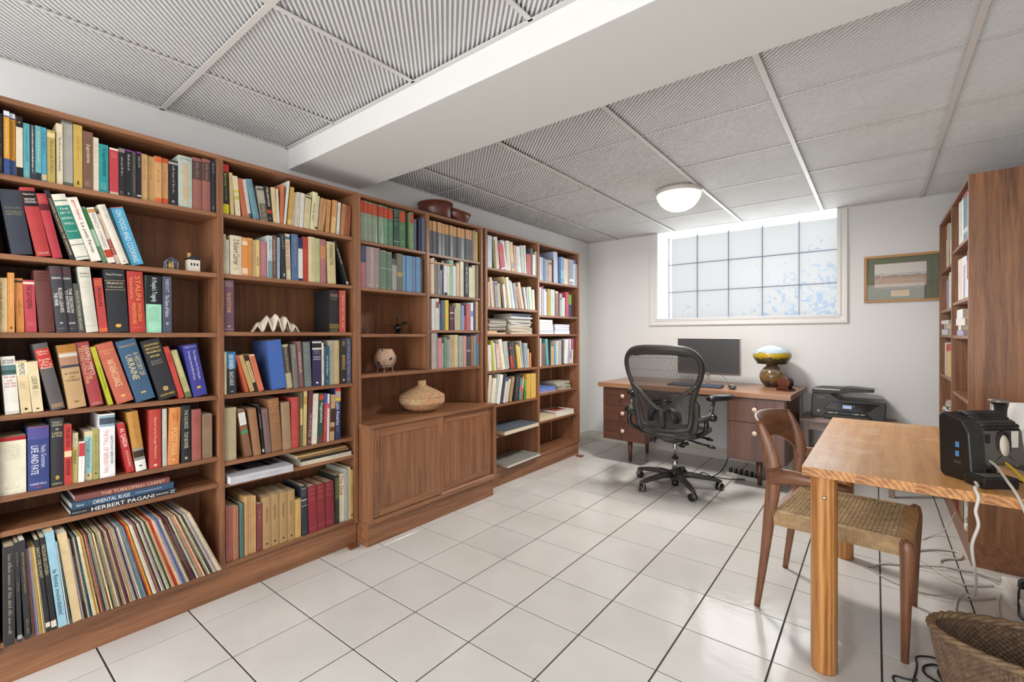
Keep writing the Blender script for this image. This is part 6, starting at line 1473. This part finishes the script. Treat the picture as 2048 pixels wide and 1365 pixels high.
def span(x):
    zs = []
    for i in range(len(inn)):
        (x0, z0), (x1, z1) = inn[i-1], inn[i]
        if (x0-x)*(x1-x) < 0: zs.append(z0+(z1-z0)*(x-x0)/(x1-x0))
    return (min(zs), max(zs)) if len(zs) >= 2 else None
bm = NB(); x = -.279
while x < .279:
    sp_ = span(x)
    if sp_:
        za, zb = sp_; za -= .008; zb += .006; n = 9
        pts = [(x, byd(x, za+(zb-za)*k/n), za+(zb-za)*k/n) for k in range(n+1)]
        L_ = [[bm.verts.new((p[0]+dx, p[1]+dy, p[2])) for dx, dy in ((-.0023, 0), (.0023, 0), (0, -.0022))] for p in pts]
        for a, b_ in zip(L_, L_[1:]):
            for k in range(3): bm.faces.new((a[k], a[(k+1) % 3], b_[(k+1) % 3], b_[k]))
    x += .0075
z = .58
while z < 1.04:
    xs = [p[0] for p in inn if abs(p[1]-z) < .03]
    if xs:
        w_ = max(xs)-.002; tube(bm, [(-w_, byd(w_, z), z), (-w_/2, byd(w_/2, z), z), (0, byd(0, z), z), (w_/2, byd(w_/2, z), z), (w_, byd(w_, z), z)], .0009, 4)
    z += .09
o = obj('back_mesh', bm, mat('4a4845', .55), OC); o['kind'] = 'stuff'
def bp_(x, z, d=-.03): return (x, byd(x, z)+d, z)
bm = NB()
for s_ in (-1, 1): tube(bm, catmull([bp_(s_*.245, .835, -.012), bp_(s_*.155, .765, -.03), bp_(s_*.06, .675, -.042), bp_(0, .635, -.045)], 4), .013, 8, flat=(1.2, .7))
tube(bm, [bp_(0, .65, -.045), bp_(0, .60, -.045), bp_(0, .53, -.035), bp_(0, .505, -.02)], [.020, .021, .018, .016], 10, flat=[(1.2, .7)]*4); obj('back_brace', bm, BLK, OC)
for s_ in (-1, 1):
    bm = NB(); tube(bm, [bp_(s_*.10, .545, .0), bp_(s_*.085, .60, .0), bp_(s_*.04, .655, .0)], [.03, .045, .012], 12, flat=[(1, .28)]*3); obj('lumbar_pad', bm, mat('161618', .5), OC)
bm = NB(); tube(bm, [bp_(-.075, .70, -.006), bp_(0, .715, -.01), bp_(.075, .70, -.006)], .008, 8); tube(bm, [bp_(-.06, .675, -.006), bp_(0, .69, -.01), bp_(.06, .675, -.006)], .006, 8); obj('lumbar_bar', bm, BLG, OC)
for s_ in (-1, 1):
    bm = NB(); tube(bm, [bp_(s_*.222, .72, 0), bp_(s_*.228, .69, .0), bp_(s_*.222, .60, .0), bp_(s_*.208, .51, .005), bp_(s_*.18, .47, .02)], [.016, .024, .025, .025, .02], 12, flat=[(.9, 1.2)]*5); obj('side_upright', bm, GRA, OC)
    am = thing('armrest', '', '', (0, 0, 0)); am.parent = OC
    for kk in ('label', 'category'): del am[kk]
    bm = NB(); tube(bm, catmull([(s_*.232, -.20, .585), (s_*.275, -.19, .590), (s_*.30, -.15, .61), (s_*.305, -.12, .66), (s_*.31, -.09, .705)], 4), [.03]*5+[.026]*4+[.02]*4+[.015]*4, 10, flat=(.8, 1)); obj('arm_bracket', bm, GRA, am)
    yaw_ = R(-24)*s_ if s_ > 0 else R(14)
    bm = NB(); tube(bm, [(0, -.13, .0), (0, -.115, .004), (0, -.05, .006), (0, .05, .006), (0, .11, .004), (0, .13, 0)], [.012, .036, .046, .047, .036, .012], 16, flat=[(1, .58)]*6, upv=(0, 0, 1)); obj('arm_pad', bm, mat('1a1a1a', .3), am, (s_*.335, -.01, .728), (0, 0, yaw_))
    bm = NB(); tube(bm, catmull([(s_*.27, -.18, .60), (s_*.29, -.20, .56), (s_*.28, -.20, .50), (s_*.24, -.18, .47), (s_*.20, -.14, .45)], 4), .016, 10); obj('arm_support', bm, BLG, am)
    bm = NB(); tube(bm, [(s_*.285, -.155, .60), (s_*.33, -.15, .60), (s_*.345, -.15, .60)], [.02, .03, .018], 14); obj('height_knob', bm, BLG, am)

# ---------------------------------------------------------------- wooden armchair with woven cord seat
AC = thing('wooden_armchair', 'wooden armchair with curved back and woven cord seat pushed under the pine table', 'chair', (-.132, 2.541, 0), R(-5.5))
for s_ in (-1, 1):
    bm = NB(); P_ = catmull([(-.250, s_*.238, 0), (-.222, s_*.238, .22), (-.200, s_*.240, .42), (-.186, s_*.240, .55), (-.188, s_*.240, .64), (-.212, s_*.238, .74), (-.243, s_*.234, .815)], 4)
    n = len(P_); rad_ = [(.012, .017, .024, .029, .029, .023, .012)[min(6, k//4)]*(1-(k % 4)/4)+(.012, .017, .024, .029, .029, .023, .012)[min(6, k//4+1)]*((k % 4)/4) for k in range(n)]
    tube(bm, P_, rad_, 14, flat=[(.62, 1)]*n, upv=(1, 0, 0)); obj('rear_leg', bm, CHW['z'], AC)
    bm = NB(); tube(bm, [(.240, s_*.252, 0), (.243, s_*.252, .20), (.246, s_*.252, .36), (.246, s_*.252, .41), (.243, s_*.252, .438), (.236, s_*.25, .447)], [.0115, .016, .021, .022, .019, .009], 14, flat=[(.8, 1)]*6, upv=(1, 0, 0)); obj('front_leg', bm, CHW['z'], AC)
    bm = NB(); P_ = catmull([(-.196, s_*.243, .590), (-.13, s_*.262, .602), (-.05, s_*.272, .606), (.03, s_*.268, .602), (.085, s_*.250, .594)], 4); n = len(P_)
    tube(bm, P_, [.042-.020*k/(n-1) for k in range(n-1)]+[.008], 14, flat=[(.55+.25*k/n, 1.0-.45*k/n) for k in range(n)], upv=(0, 0, 1)); obj('armrest', bm, CHW['x'], AC)
    bx('side_rail', -.20, .235, s_*.233-.010, s_*.233+.010, .388, .430, CHW['x'], AC)
    bm = NB(); n = 116; o_ = s_*.2455; pts = []
    for k in range(n+1):
        x_ = -.182+.412*k/n; pts.append((x_, o_+s_*(.0008 if k % 2 else .0062)))
    lo = [bm.verts.new((x_, y_, .384)) for x_, y_ in pts]; hi = [bm.verts.new((x_, y_, .440)) for x_, y_ in pts]; ih = [bm.verts.new((x_, s_*.236, .4465)) for x_, y_ in pts]; il = [bm.verts.new((x_, s_*.236, .380)) for x_, y_ in pts]
    for k in range(n):
        bm.faces.new((lo[k], lo[k+1], hi[k+1], hi[k])); bm.faces.new((hi[k], hi[k+1], ih[k+1], ih[k])); bm.faces.new((il[k], il[k+1], lo[k+1], lo[k])); bm.faces.new((ih[k], ih[k+1], il[k+1], il[k]))
    CORD = mat('cdb18a', .75, bump=.4, bscale=900, key='cord', var=.25, vscale=40)
    o = obj('cord_wrapping', bm, CORD, AC); o['kind'] = 'stuff'
bm = NB(); NU, NV = 28, 4; F_, B_ = [], []
def bk(u, v):
    c_ = 1-u*u; x = -.243-.062*c_ + (1-v)*(.045); zt = .818+.012*c_; zb = .600+.118*(c_**.6)
    return (x, u*.236, zb+(zt-zb)*v)
for off, G_ in ((.010, F_), (-.010, B_)):
    for i in range(NU+1):
        u = -1+2*i/NU; row_ = []
        for j in range(NV+1):
            v = j/NV; x, y, z = bk(u, v); row_.append(bm.verts.new((x+off*(1-.45*(abs(2*v-1)**3)), y, z)))
        G_.append(row_)
for i in range(NU):
    for j in range(NV):
        bm.faces.new((F_[i][j], F_[i+1][j], F_[i+1][j+1], F_[i][j+1])); bm.faces.new((B_[i][j], B_[i][j+1], B_[i+1][j+1], B_[i+1][j]))
    bm.faces.new((F_[i][NV], F_[i+1][NV], B_[i+1][NV], B_[i][NV])); bm.faces.new((F_[i][0], B_[i][0], B_[i+1][0], F_[i+1][0]))
for i in (0, NU):
    for j in range(NV): bm.faces.new((F_[i][j], F_[i][j+1], B_[i][j+1], B_[i][j]))
obj('backrest', bm, CHW['y'], AC, smooth=True)
bx('seat_base', -.185, .225, -.225, .225, .400, .4275, mat('3a2a1c', .9), AC); bx('rear_rail', -.205, -.185, -.225, .225, .385, .432, CHW['y'], AC)
bm = NB(); c_ = .0146; n1 = 28; n2 = 31
for i in range(n1):
    for j in range(n2):
        x = -.182+(i+.5)*c_; y = -.226+(j+.5)*c_
        sag = -.006*(1-(x/.21)**2)*(1-(y/.235)**2)
        if (i+j) % 2 == 0: w_, d_, h_ = c_*.58, c_*.30, .0095
        else: w_, d_, h_ = c_*.26, c_*.50, .0055
        z0 = .434+sag
        for q_ in ((-1, 1) if (i+j) % 2 == 0 else (-1, 1)):
            if (i+j) % 2 == 0: y2, x2 = y+q_*c_*.24, x; hw, hd = w_, c_*.19
            else: x2, y2 = x+q_*c_*.22, y; hw, hd = c_*.17, d_
            v0 = [bm.verts.new((x2+a*hw, y2+b_*hd, z0)) for a, b_ in ((-1, -1), (1, -1), (1, 1), (-1, 1))]
            v1 = [bm.verts.new((x2+a*hw*.7, y2+b_*hd*.6, z0+h_)) for a, b_ in ((-1, -1), (1, -1), (1, 1), (-1, 1))]
            bm.faces.new(v1)
            for k in range(4): bm.faces.new((v0[k], v0[(k+1) % 4], v1[(k+1) % 4], v1[k]))
o = obj('woven_seat', bm, CORD, AC); o['kind'] = 'stuff'
bm = NB(); n = 110; rr_ = .031
for k in range(n):
    y0 = -.228+.456*k/n; y1 = -.228+.456*(k+1)/n; ym = (y0+y1)/2
    R0 = []; 
    for (yy, rad_) in ((y0, rr_-.002), (ym, rr_+.0005), (y1, rr_-.002)):
        R0.append([bm.verts.new((.228+rad_*.95*math.sin(a), yy, .413+rad_*1.05*math.cos(a))) for a in [R(-20+25*q_) for q_ in range(9)]])
    for A_, B_2 in zip(R0, R0[1:]):
        for q_ in range(8): bm.faces.new((A_[q_], A_[q_+1], B_2[q_+1], B_2[q_]))
o = obj('front_cord_roll', bm, mat('b08a5c', .7, key='cord2', var=.25, vscale=30), AC); o['kind'] = 'stuff'

# ---------------------------------------------------------------- pine table
PT = thing('pine_table', 'worn pine table with thick round legs in the right foreground', 'table', (.34, 2.62, 0), R(-.7))
ys = [-.64, -.42, -.2, .02, .22, .44, .64]
def worn():
    m = wood('pinetop', 'a86e36', 'd2a064', 'y', rough=.3, scale=.6).copy(); m.name = 'worn_pine'; nt = m.node_tree; b = nt.nodes['Principled BSDF']
    src = b.inputs['Base Color'].links[0].from_socket
    ge = nt.nodes.new('ShaderNodeNewGeometry'); mp = nt.nodes.new('ShaderNodeMapping'); mp.inputs['Scale'].default_value = (3.2, 7, 3); nt.links.new(ge.outputs['Position'], mp.inputs[0])
    n = nt.nodes.new('ShaderNodeTexNoise'); n.inputs['Scale'].default_value = 1.3; n.inputs['Detail'].default_value = 7; n.inputs['Distortion'].default_value = .8; nt.links.new(mp.outputs[0], n.inputs['Vector'])
    cr = nt.nodes.new('ShaderNodeValToRGB'); cr.color_ramp.elements[0].position = .54; cr.color_ramp.elements[1].position = .64; nt.links.new(n.outputs[0], cr.inputs[0])
    k = nt.nodes.new('ShaderNodeMath'); k.operation = 'MULTIPLY'; k.inputs[1].default_value = .30; nt.links.new(cr.outputs[0], k.inputs[0])
    mx = nt.nodes.new('ShaderNodeMix'); mx.data_type = 'RGBA'; nt.links.new(k.outputs[0], mx.inputs[0]); nt.links.new(src, mx.inputs[6]); mx.inputs[7].default_value = lin('d8c8b4'); nt.links.new(mx.outputs[2], b.inputs['Base Color'])
    r_ = nt.nodes.new('ShaderNodeMapRange'); r_.inputs['To Min'].default_value = .25; r_.inputs['To Max'].default_value = .5; nt.links.new(n.outputs[0], r_.inputs[0]); nt.links.new(r_.outputs[0], b.inputs['Roughness'])
    return m
WORN = worn()
for k in range(7):
    x0 = -.535+1.05*k/7; x1 = -.535+1.05*(k+1)/7
    bm = NB(); box(bm, -.07498, .07498, -.64, .64, 0, .031)
    for f in bm.faces:
        f.normal_update()
        if abs(f.normal.y) > .9: f.material_index = 1
    obj('board', bm, [WORN, PINE['y']], PT, loc=((x0+x1)/2, 0, .699))
for (x, y) in ((-.475, -.585), (-.475, .515), (.455, -.585), (.455, .515)):
    bm = NB(); tube(bm, [(x, y, 0), (x, y, .006), (x, y, .694), (x, y, .699)], [.037, .040, .040, .040], 28); lg = obj('leg', bm, PINE['z'], PT)
    if x < 0 and y < 0:
        bm = NB(); lathe(bm, [(.0001, 0), (.007, 0), (.0075, .002), (.005, .004), (.0001, .0045)], 14); obj('bolt', bm, mat('a8a090', .3, .8), lg, (x+.004, y-.039, .625), (R(90), 0, 0))
    for y2 in (): pass
bx('rail', -.435, .415, .505, .527, .62, .699, PINE['x'], PT)
bm = NB()
# router
RT = thing('router', 'black ribbed wireless router standing upright on the pine table edge', 'router', (.258, 2.110, .7305), R(40)); RT.scale = (.66, .72, .98)
RB = mat('1c1b1a', .4); RG = mat('5c5854', .3, .5); VENT = mat('0a0a0a', .6)
# local: x along the length, y thickness (back = +y), camera sees -y (grille) and -x (port side)
bm = NB(); prism(bm, [(.012, 0), (-.002, .012), (.014, .160), (.045, .196), (.135, .216), (.152, .20), (.145, .01), (.13, 0)], -.050, .022, axis='x')
for v in bm.verts:
    if v.co.x > 0 and v.co.y < .06: v.co.y -= .006
obj('port_housing', bm, RB, RT, bevel=.008, seg=3)
bm = NB(); prism(bm, [(.002, .055), (.018, .162), (.046, .192), (.130, .210), (.140, .20), (.13, .055)], .022, .215, axis='x')
gb = obj('grille_body', bm, RG, RT, bevel=.003)
for k in range(9):
    f_ = k/8; y_ = .030+.10*f_; z_ = .178+.036*min(1, f_*1.25+.1)
    bm = NB(); tube(bm, [(.018, y_, z_), (.208, y_, z_)], .0042, 6); obj('top_rib', bm, RB, RT)
bm = NB()
for r_ in range(2):
    for c_ in range(22):
        if c_ == 11: continue
        x = .038+c_*.0076; z = .176-r_*.010; box(bm, x, x+.005, z*.12-.0025, z*.12+.002, z, z+.006)
for r_ in range(4):
    for c_ in range(5):
        x = .034+c_*.0076; z = .092-r_*.010; box(bm, x, x+.006, z*.12-.0025, z*.12+.002, z, z+.005)
        x = .165+c_*.0076; box(bm, x, x+.006, z*.12-.0025, z*.12+.002, z, z+.005)
o = obj('vent_slots', bm, VENT, RT); o['kind'] = 'stuff'
bm = NB(); lathe(bm, [(.0001, 0), (.022, 0), (.022, .004), (.0001, .004)], 24, sy=1.5); obj('mount_disc', bm, mat('c8c0b0', .5), RT, (.118, .010, .118), (R(83), 0, 0))
bm = NB(); pts = [(.118+.032*math.cos(a), .0125, .118+.045*math.sin(a)) for a in [2*PI*k/24 for k in range(24)]]; tube(bm, pts, .005, 6, closed=True)
tube(bm, [(.10, .008, .085), (.06, .006, .062)], .003, 5); tube(bm, [(.136, .008, .085), (.175, .006, .062)], .003, 5); obj('mount_bracket', bm, VENT, RT)
bx('rating_label', .155, .188, .0105, .0125, .105, .165, mat('c8c4bc', .5), RT); bx('wall_hook', .034, .05, .008, .014, .125, .155, VENT, RT, .002)
for z in (.075, .105): 
    p_ = bx('usb_port', -.0015, .0015, -.008, .008, 0, .018, mat('4c84b8', .3), RT, .001, loc=(-.0505, .062, z))
bx('reset_port', -.001, .001, -.018, .014, 0, .010, mat('3c3a38', .3), RT, loc=(-.0505, .062, .052))
bm = NB(); tube(bm, [(.13, .09, .0), (.13, .09, .07)], [.035, .03], 16); lathe(bm, [(.001, 0), (.06, 0), (.06, .006), (.001, .008)], 28, c=(.13, .08, 0)); obj('stand', bm, RB, RT)
bm = NB(); box(bm, -.05, .05, -.032, .032, 0, .034); pa = tag(obj('power_adapter', bm, mat('181817', .35), None, (.275, 2.085, .7305), (0, 0, R(35)), bevel=.004), 'black power adapter lying in front of the router on the table', 'power adapter')
bx('adapter_label', -.035, .03, -.02, .02, .0342, .0346, mat('6c6860', .5), pa)
cable('ethernet_cable', 'grey network cable running from the router over the table edge', [(.262, 2.19, .80), (.275, 2.14, .800), (.288, 2.10, .79), (.300, 2.03, .765), (.312, 1.955, .735), (.33, 1.90, .66), (.36, 1.87, .55)], .0038, mat('b8b4ac', .5))
cable('ethernet_cable', 'yellow network cable running from the router across the table', [(.262, 2.20, .805), (.30, 2.19, .80), (.325, 2.14, .785), (.345, 2.05, .755), (.36, 1.96, .74), (.39, 1.90, .68)], .0038, mat('c8a818', .45))
cable('power_cable', 'thin black cable on the table behind the yellow one', [(.33, 2.20, .735), (.37, 2.17, .735), (.40, 2.10, .736), (.45, 2.05, .735), (.52, 2.06, .735)], .003, CBK)
cable('power_cable', 'thick white cable hanging from the router over the table edge to the floor', [(.236, 2.09, .745), (.238, 2.02, .742), (.226, 1.965, .745), (.232, 1.955, .72), (.226, 1.952, .68), (.232, 1.955, .64), (.222, 1.98, .57), (.235, 2.05, .48), (.262, 2.25, .36), (.292, 2.55, .20), (.310, 2.80, .09), (.318, 3.00, .02), (.300, 2.99, .006), (.281, 2.93, .005), (.262, 2.80, .005), (.25, 2.7, .005)], .0042, mat('c8c4be', .5))
# cylinder, silver device and papers at the far side of the table
t = thing('speaker_cylinder', 'black cylinder with silver edge standing behind the router', 'speaker', (.395, 2.84, .7305))
bm = NB(); tube(bm, [(0, 0, 0), (0, 0, .185)], .0245, 28); obj('cylinder_body', bm, mat('1a1a1a', .35), t)
bm = NB(); lathe(bm, [(.001, .185), (.030, .185), (.031, .189), (.031, .194), (.029, .196), (.001, .196)], 28); obj('cylinder_cap', bm, mat('8c8c8c', .3, .6), t)
t = thing('silver_device', 'silver and black electronic box at the right edge of the table', 'electronic device', (.475, 2.38, .7305), R(25))
bm = NB(); prism(bm, [(-.10, 0), (.10, 0), (.10, .05), (.05, .07), (-.10, .07)], -.14, .14, axis='y'); obj('device_case', bm, mat('a8aab0', .3, .6), t, bevel=.004)
bx('front_face', -.103, -.10, -.13, .13, .008, .062, mat('2c2c2e', .4), t, .001); bx('end_cap', -.09, .09, -.155, -.14, .004, .062, mat('141414', .5), t, .008)
for k in range(4): bx('button', -.106, -.103, -.08+k*.05, -.065+k*.05, .02, .03, mat('c8c8c8', .4), t)
PAP = mat('e6e4e0', .8, bump=.2, bscale=20)
def paper(label, loc, rot, w_, d_, curl, seed):
    rnd = random.Random(seed); bm = NB(); n = 10; g_ = []
    for i in range(n+1):
        row_ = []
        for j in range(n+1):
            u, v = i/n-.5, j/n-.5; row_.append(bm.verts.new((u*w_, v*d_, curl*(.5+v)**2+.008*math.sin(u*9+seed)*math.sin(v*7)+.006)))
        g_.append(row_)
    for i in range(n):
        for j in range(n): f = bm.faces.new((g_[i][j], g_[i+1][j], g_[i+1][j+1], g_[i][j+1])); f.smooth = True
    o = obj('paper_sheet', bm, PAP, None, loc, rot); s_ = o.modifiers.new('s', 'SOLIDIFY'); s_.thickness = .0012
    return tag(o, label, 'paper')
paper('curling white papers lying behind the router on the table', (.50, 2.86, .733), (0, 0, R(-20)), .20, .28, .16, 1)
paper('loose white sheet behind the silver device on the table', (.53, 2.62, .733), (0, 0, R(30)), .20, .14, .10, 4)
bm = NB(); box(bm, -.07, .07, -.10, .10, 0, .02); tag(obj('wooden_tray', bm, PINE['x'], None, (.60, 2.68, .7305), (0, R(0), R(20)), bevel=.003), 'pale wooden board among papers at the right edge of the table', 'board')

# ---------------------------------------------------------------- wicker basket
WB_ = thing('wicker_basket', 'oval brown wicker waste basket on the floor in the lower right corner', 'basket', (.385, 1.985, 0))
m = mat('6e5642', .6, bump=.5, bscale=400, key='wicker', var=.45, vscale=60)
def wall(r_off, seed):
    bm = NB(); NC, NR = 172, 38; sc_ = 3; g_ = []
    for j in range(NR*sc_+1):
        v = j/(NR*sc_); zz = .004+.292*v
        ax, ay = .185+.070*v+.008*math.sin(PI*v), .098+.052*v+.006*math.sin(PI*v); row_ = []
        for i in range(NC*sc_):
            a = 2*PI*i/(NC*sc_); ph = math.sin(PI*j/sc_)*math.sin(PI*i/sc_)
            o_ = .0040*(math.cos(2*PI*j/sc_)*-.6+.4)*(1 if (i//sc_+j//sc_) % 2 == 0 else -.8)+r_off
            row_.append(bm.verts.new(((ax+o_)*math.cos(a), (ay+o_)*math.sin(a), zz)))
        g_.append(row_)
    n = NC*sc_
    for j in range(NR*sc_):
        for i in range(n): bm.faces.new((g_[j][i], g_[j][(i+1) % n], g_[j+1][(i+1) % n], g_[j+1][i]))
    return bm
o = obj('woven_wall', wall(0, 1), m, WB_); o['kind'] = 'stuff'
o = obj('inner_wall', wall(-.009, 2), m, WB_); o['kind'] = 'stuff'
bm = NB(); N_ = 120
for s_ in range(3):
    pts = []
    for i in range(N_):
        a = 2*PI*i/N_; b_ = 14*a+s_*2*PI/3; rr_ = .0055
        pts.append(((.253+rr_*math.cos(b_))*math.cos(a), (.148+rr_*math.cos(b_))*math.sin(a), .302+rr_*math.sin(b_)))
    tube(bm, pts, .0072, 7, closed=True)
obj('plaited_rim', bm, mat('7a6248', .6, key='wickerrim', var=.4, vscale=50), WB_)
bm = NB(); lathe(bm, [(.001, .002), (.18, .002), (.18, .010), (.001, .010)], 40, sy=.53); obj('basket_floor', bm, m, WB_)

# ---------------------------------------------------------------- cables and power bar on the floor
WC = mat('c4c0b8', .5)
cable('floor_cable', 'thick white cable with a double loop beside the right bookcase', [(.16, 3.44, .006), (.181, 3.471, .006), (.247, 3.543, .006), (.321, 3.585, .006), (.350, 3.578, .006), (.36, 3.545, .006), (.345, 3.483, .006), (.3, 3.447, .006), (.266, 3.396, .006), (.262, 3.339, .006), (.289, 3.317, .006), (.337, 3.32, .006), (.377, 3.332, .010), (.412, 3.313, .012), (.467, 3.29, .012)], .0055, WC, 5)
cable('floor_cable', 'white cable curving under the table toward the power bar', [(.10, 3.40, .005), (.174, 3.344, .005), (.213, 3.292, .005), (.249, 3.22, .005), (.283, 3.167, .005), (.318, 3.138, .005), (.376, 3.166, .005), (.43, 3.215, .005)], .005, WC, 5)
cable('floor_cable', 'grey cable running left beneath the cord seat chair', [(-.04, 3.065, .004), (-.006, 3.098, .004), (.029, 3.157, .004), (.095, 3.2, .004), (.169, 3.249, .004), (.237, 3.274, .012), (.295, 3.293, .014), (.358, 3.30, .014), (.4, 3.31, .012), (.437, 3.29, .006), (.45, 3.25, .006)], .0038, mat('a8a49c', .5), 5)
cable('floor_cable', 'grey looped cable nearest the chair legs', [(-.042, 3.06, .004), (-.006, 3.034, .004), (.036, 2.979, .004), (.092, 2.946, .004), (.152, 2.922, .004), (.209, 2.933, .004), (.264, 2.955, .012), (.319, 2.975, .004), (.377, 3.024, .004), (.418, 3.068, .004)], .0035, mat('a8a49c', .5), 5)
cable('floor_cable', 'short thin white cable trailing toward the basket', [(.445, 3.14, .005), (.432, 3.081, .005), (.414, 2.978, .005), (.405, 2.888, .005), (.38, 2.875, .004)], .0028, WC, 5)
cable('thin_cable', 'thin white wire rising from the bundle in the right bookcase', [(.21, 3.683, .003), (.259, 3.78, .006), (.31, 3.84, .03), (.345, 3.85, .10), (.36, 3.84, .15)], .0025, WC, 5)
cable('floor_cable', 'black cable coiled on the floor beside the basket', [(.19, 2.33, .004), (.171, 2.36, .004), (.138, 2.348, .004), (.116, 2.323, .004), (.116, 2.282, .004), (.112, 2.232, .004), (.10, 2.149, .004), (.095, 2.074, .004)], .0032, CBK, 5)
cable('floor_cable', 'black cable end curling on the floor near the table leg', [(.112, 2.16, .011), (.084, 2.154, .004), (.056, 2.151, .004), (.047, 2.137, .004), (.052, 2.111, .004), (.07, 2.072, .004)], .003, CBK, 5)
cable('floor_cable', 'black cable loop touching the wicker basket', [(.195, 2.30, .005), (.165, 2.31, .005), (.135, 2.275, .005), (.133, 2.233, .005), (.155, 2.208, .005), (.18, 2.20, .005), (.17, 2.25, .012), (.178, 2.29, .012)], .004, CBK, 5)
t = thing('power_bar', 'white power bar with black plug on the floor behind the basket', 'power strip', (.520, 3.10, 0), R(4))
bx('bar_body', -.045, .045, -.20, .17, 0, .045, mat('dcd8d0', .4), t, .006)
for k in range(5):
    for q_ in (-.008, .008): bx('socket_slot', q_-.0025, q_+.0025, -.16+k*.035, -.148+k*.035, .0452, .0456, mat('2c2c2c', .5), t)
bm = NB(); tube(bm, [(0, .06, .045), (0, .05, .075), (-.01, .02, .085)], [.017, .018, .012], 10); obj('plug', bm, CBK, t)
bm = NB(); tube(bm, catmull([(-.01, .02, .085), (-.035, -.04, .07), (-.05, -.10, .02), (-.06, -.16, .005), (-.04, -.24, .005)], 5), .004, 7); obj('plug_cord', bm, CBK, t)
# white charger and cable bundle stuffed in the right bookcase
t = thing('cable_bundle', 'tangled white charger and cables on the bottom shelf of the right bookcase', 'cable', (.372, 3.60, .1405))
rnd = random.Random(5); bm = NB()
for k in range(5):
    c0 = Vector((.03+rnd.uniform(-.008, .008), rnd.uniform(-.04, .12), .05+rnd.uniform(0, .03)))
    tube(bm, [c0+Vector((.022*math.cos(a)*.6+.02*math.sin(2*a+k)*.3, .045*math.cos(a+k*.4), .045*math.sin(a))) for a in [2*PI*i/20 for i in range(20)]], .004, 6, closed=True)
obj('cable_coil', bm, mat('e4e2de', .5), t)
bx('charger', .0, .05, -.06, .0, 0, .03, mat('e8e6e2', .4), t, .005)

# ---------------------------------------------------------------- books beyond the 300 largest become one object
bk_ = [o for o in bpy.data.objects if o.get('category') == 'book' and o.parent is None]
bpy.context.view_layer.update()
def size_of(o):
    xs = [v.co for v in o.data.vertices]; w = max(v.y for v in xs)-min(v.y for v in xs); hh = max(v.z for v in xs)-min(v.z for v in xs)
    p = o.matrix_world.translation; far = max(.3, (p-cam.location).length)
    return w*hh/far**2
bk_.sort(key=size_of, reverse=True)
rest = bk_[300:]
V, F, MI, ML = [], [], [], []
for o in rest:
    for q in [o]+list(o.children):
        mw = q.matrix_world; n = len(V); V += [tuple(mw @ v.co) for v in q.data.vertices]
        idx = []
        for mm in q.data.materials:
            if mm not in ML: ML.append(mm)
            idx.append(ML.index(mm))
        for p in q.data.polygons: F.append(tuple(i+n for i in p.vertices)); MI.append(idx[p.material_index])
for o in rest:
    for q in list(o.children)+[o]: bpy.data.objects.remove(q)
me = bpy.data.meshes.new('small_books'); me.from_pydata(V, [], F)
for mm in ML: me.materials.append(mm)
for p, i in zip(me.polygons, MI): p.material_index = i
o = bpy.data.objects.new('small_books', me); COL.objects.link(o)
tag(o, 'slimmest and farthest small books filling gaps on the teak bookcase shelves', 'books', 'small books on the shelves', 'stuff')
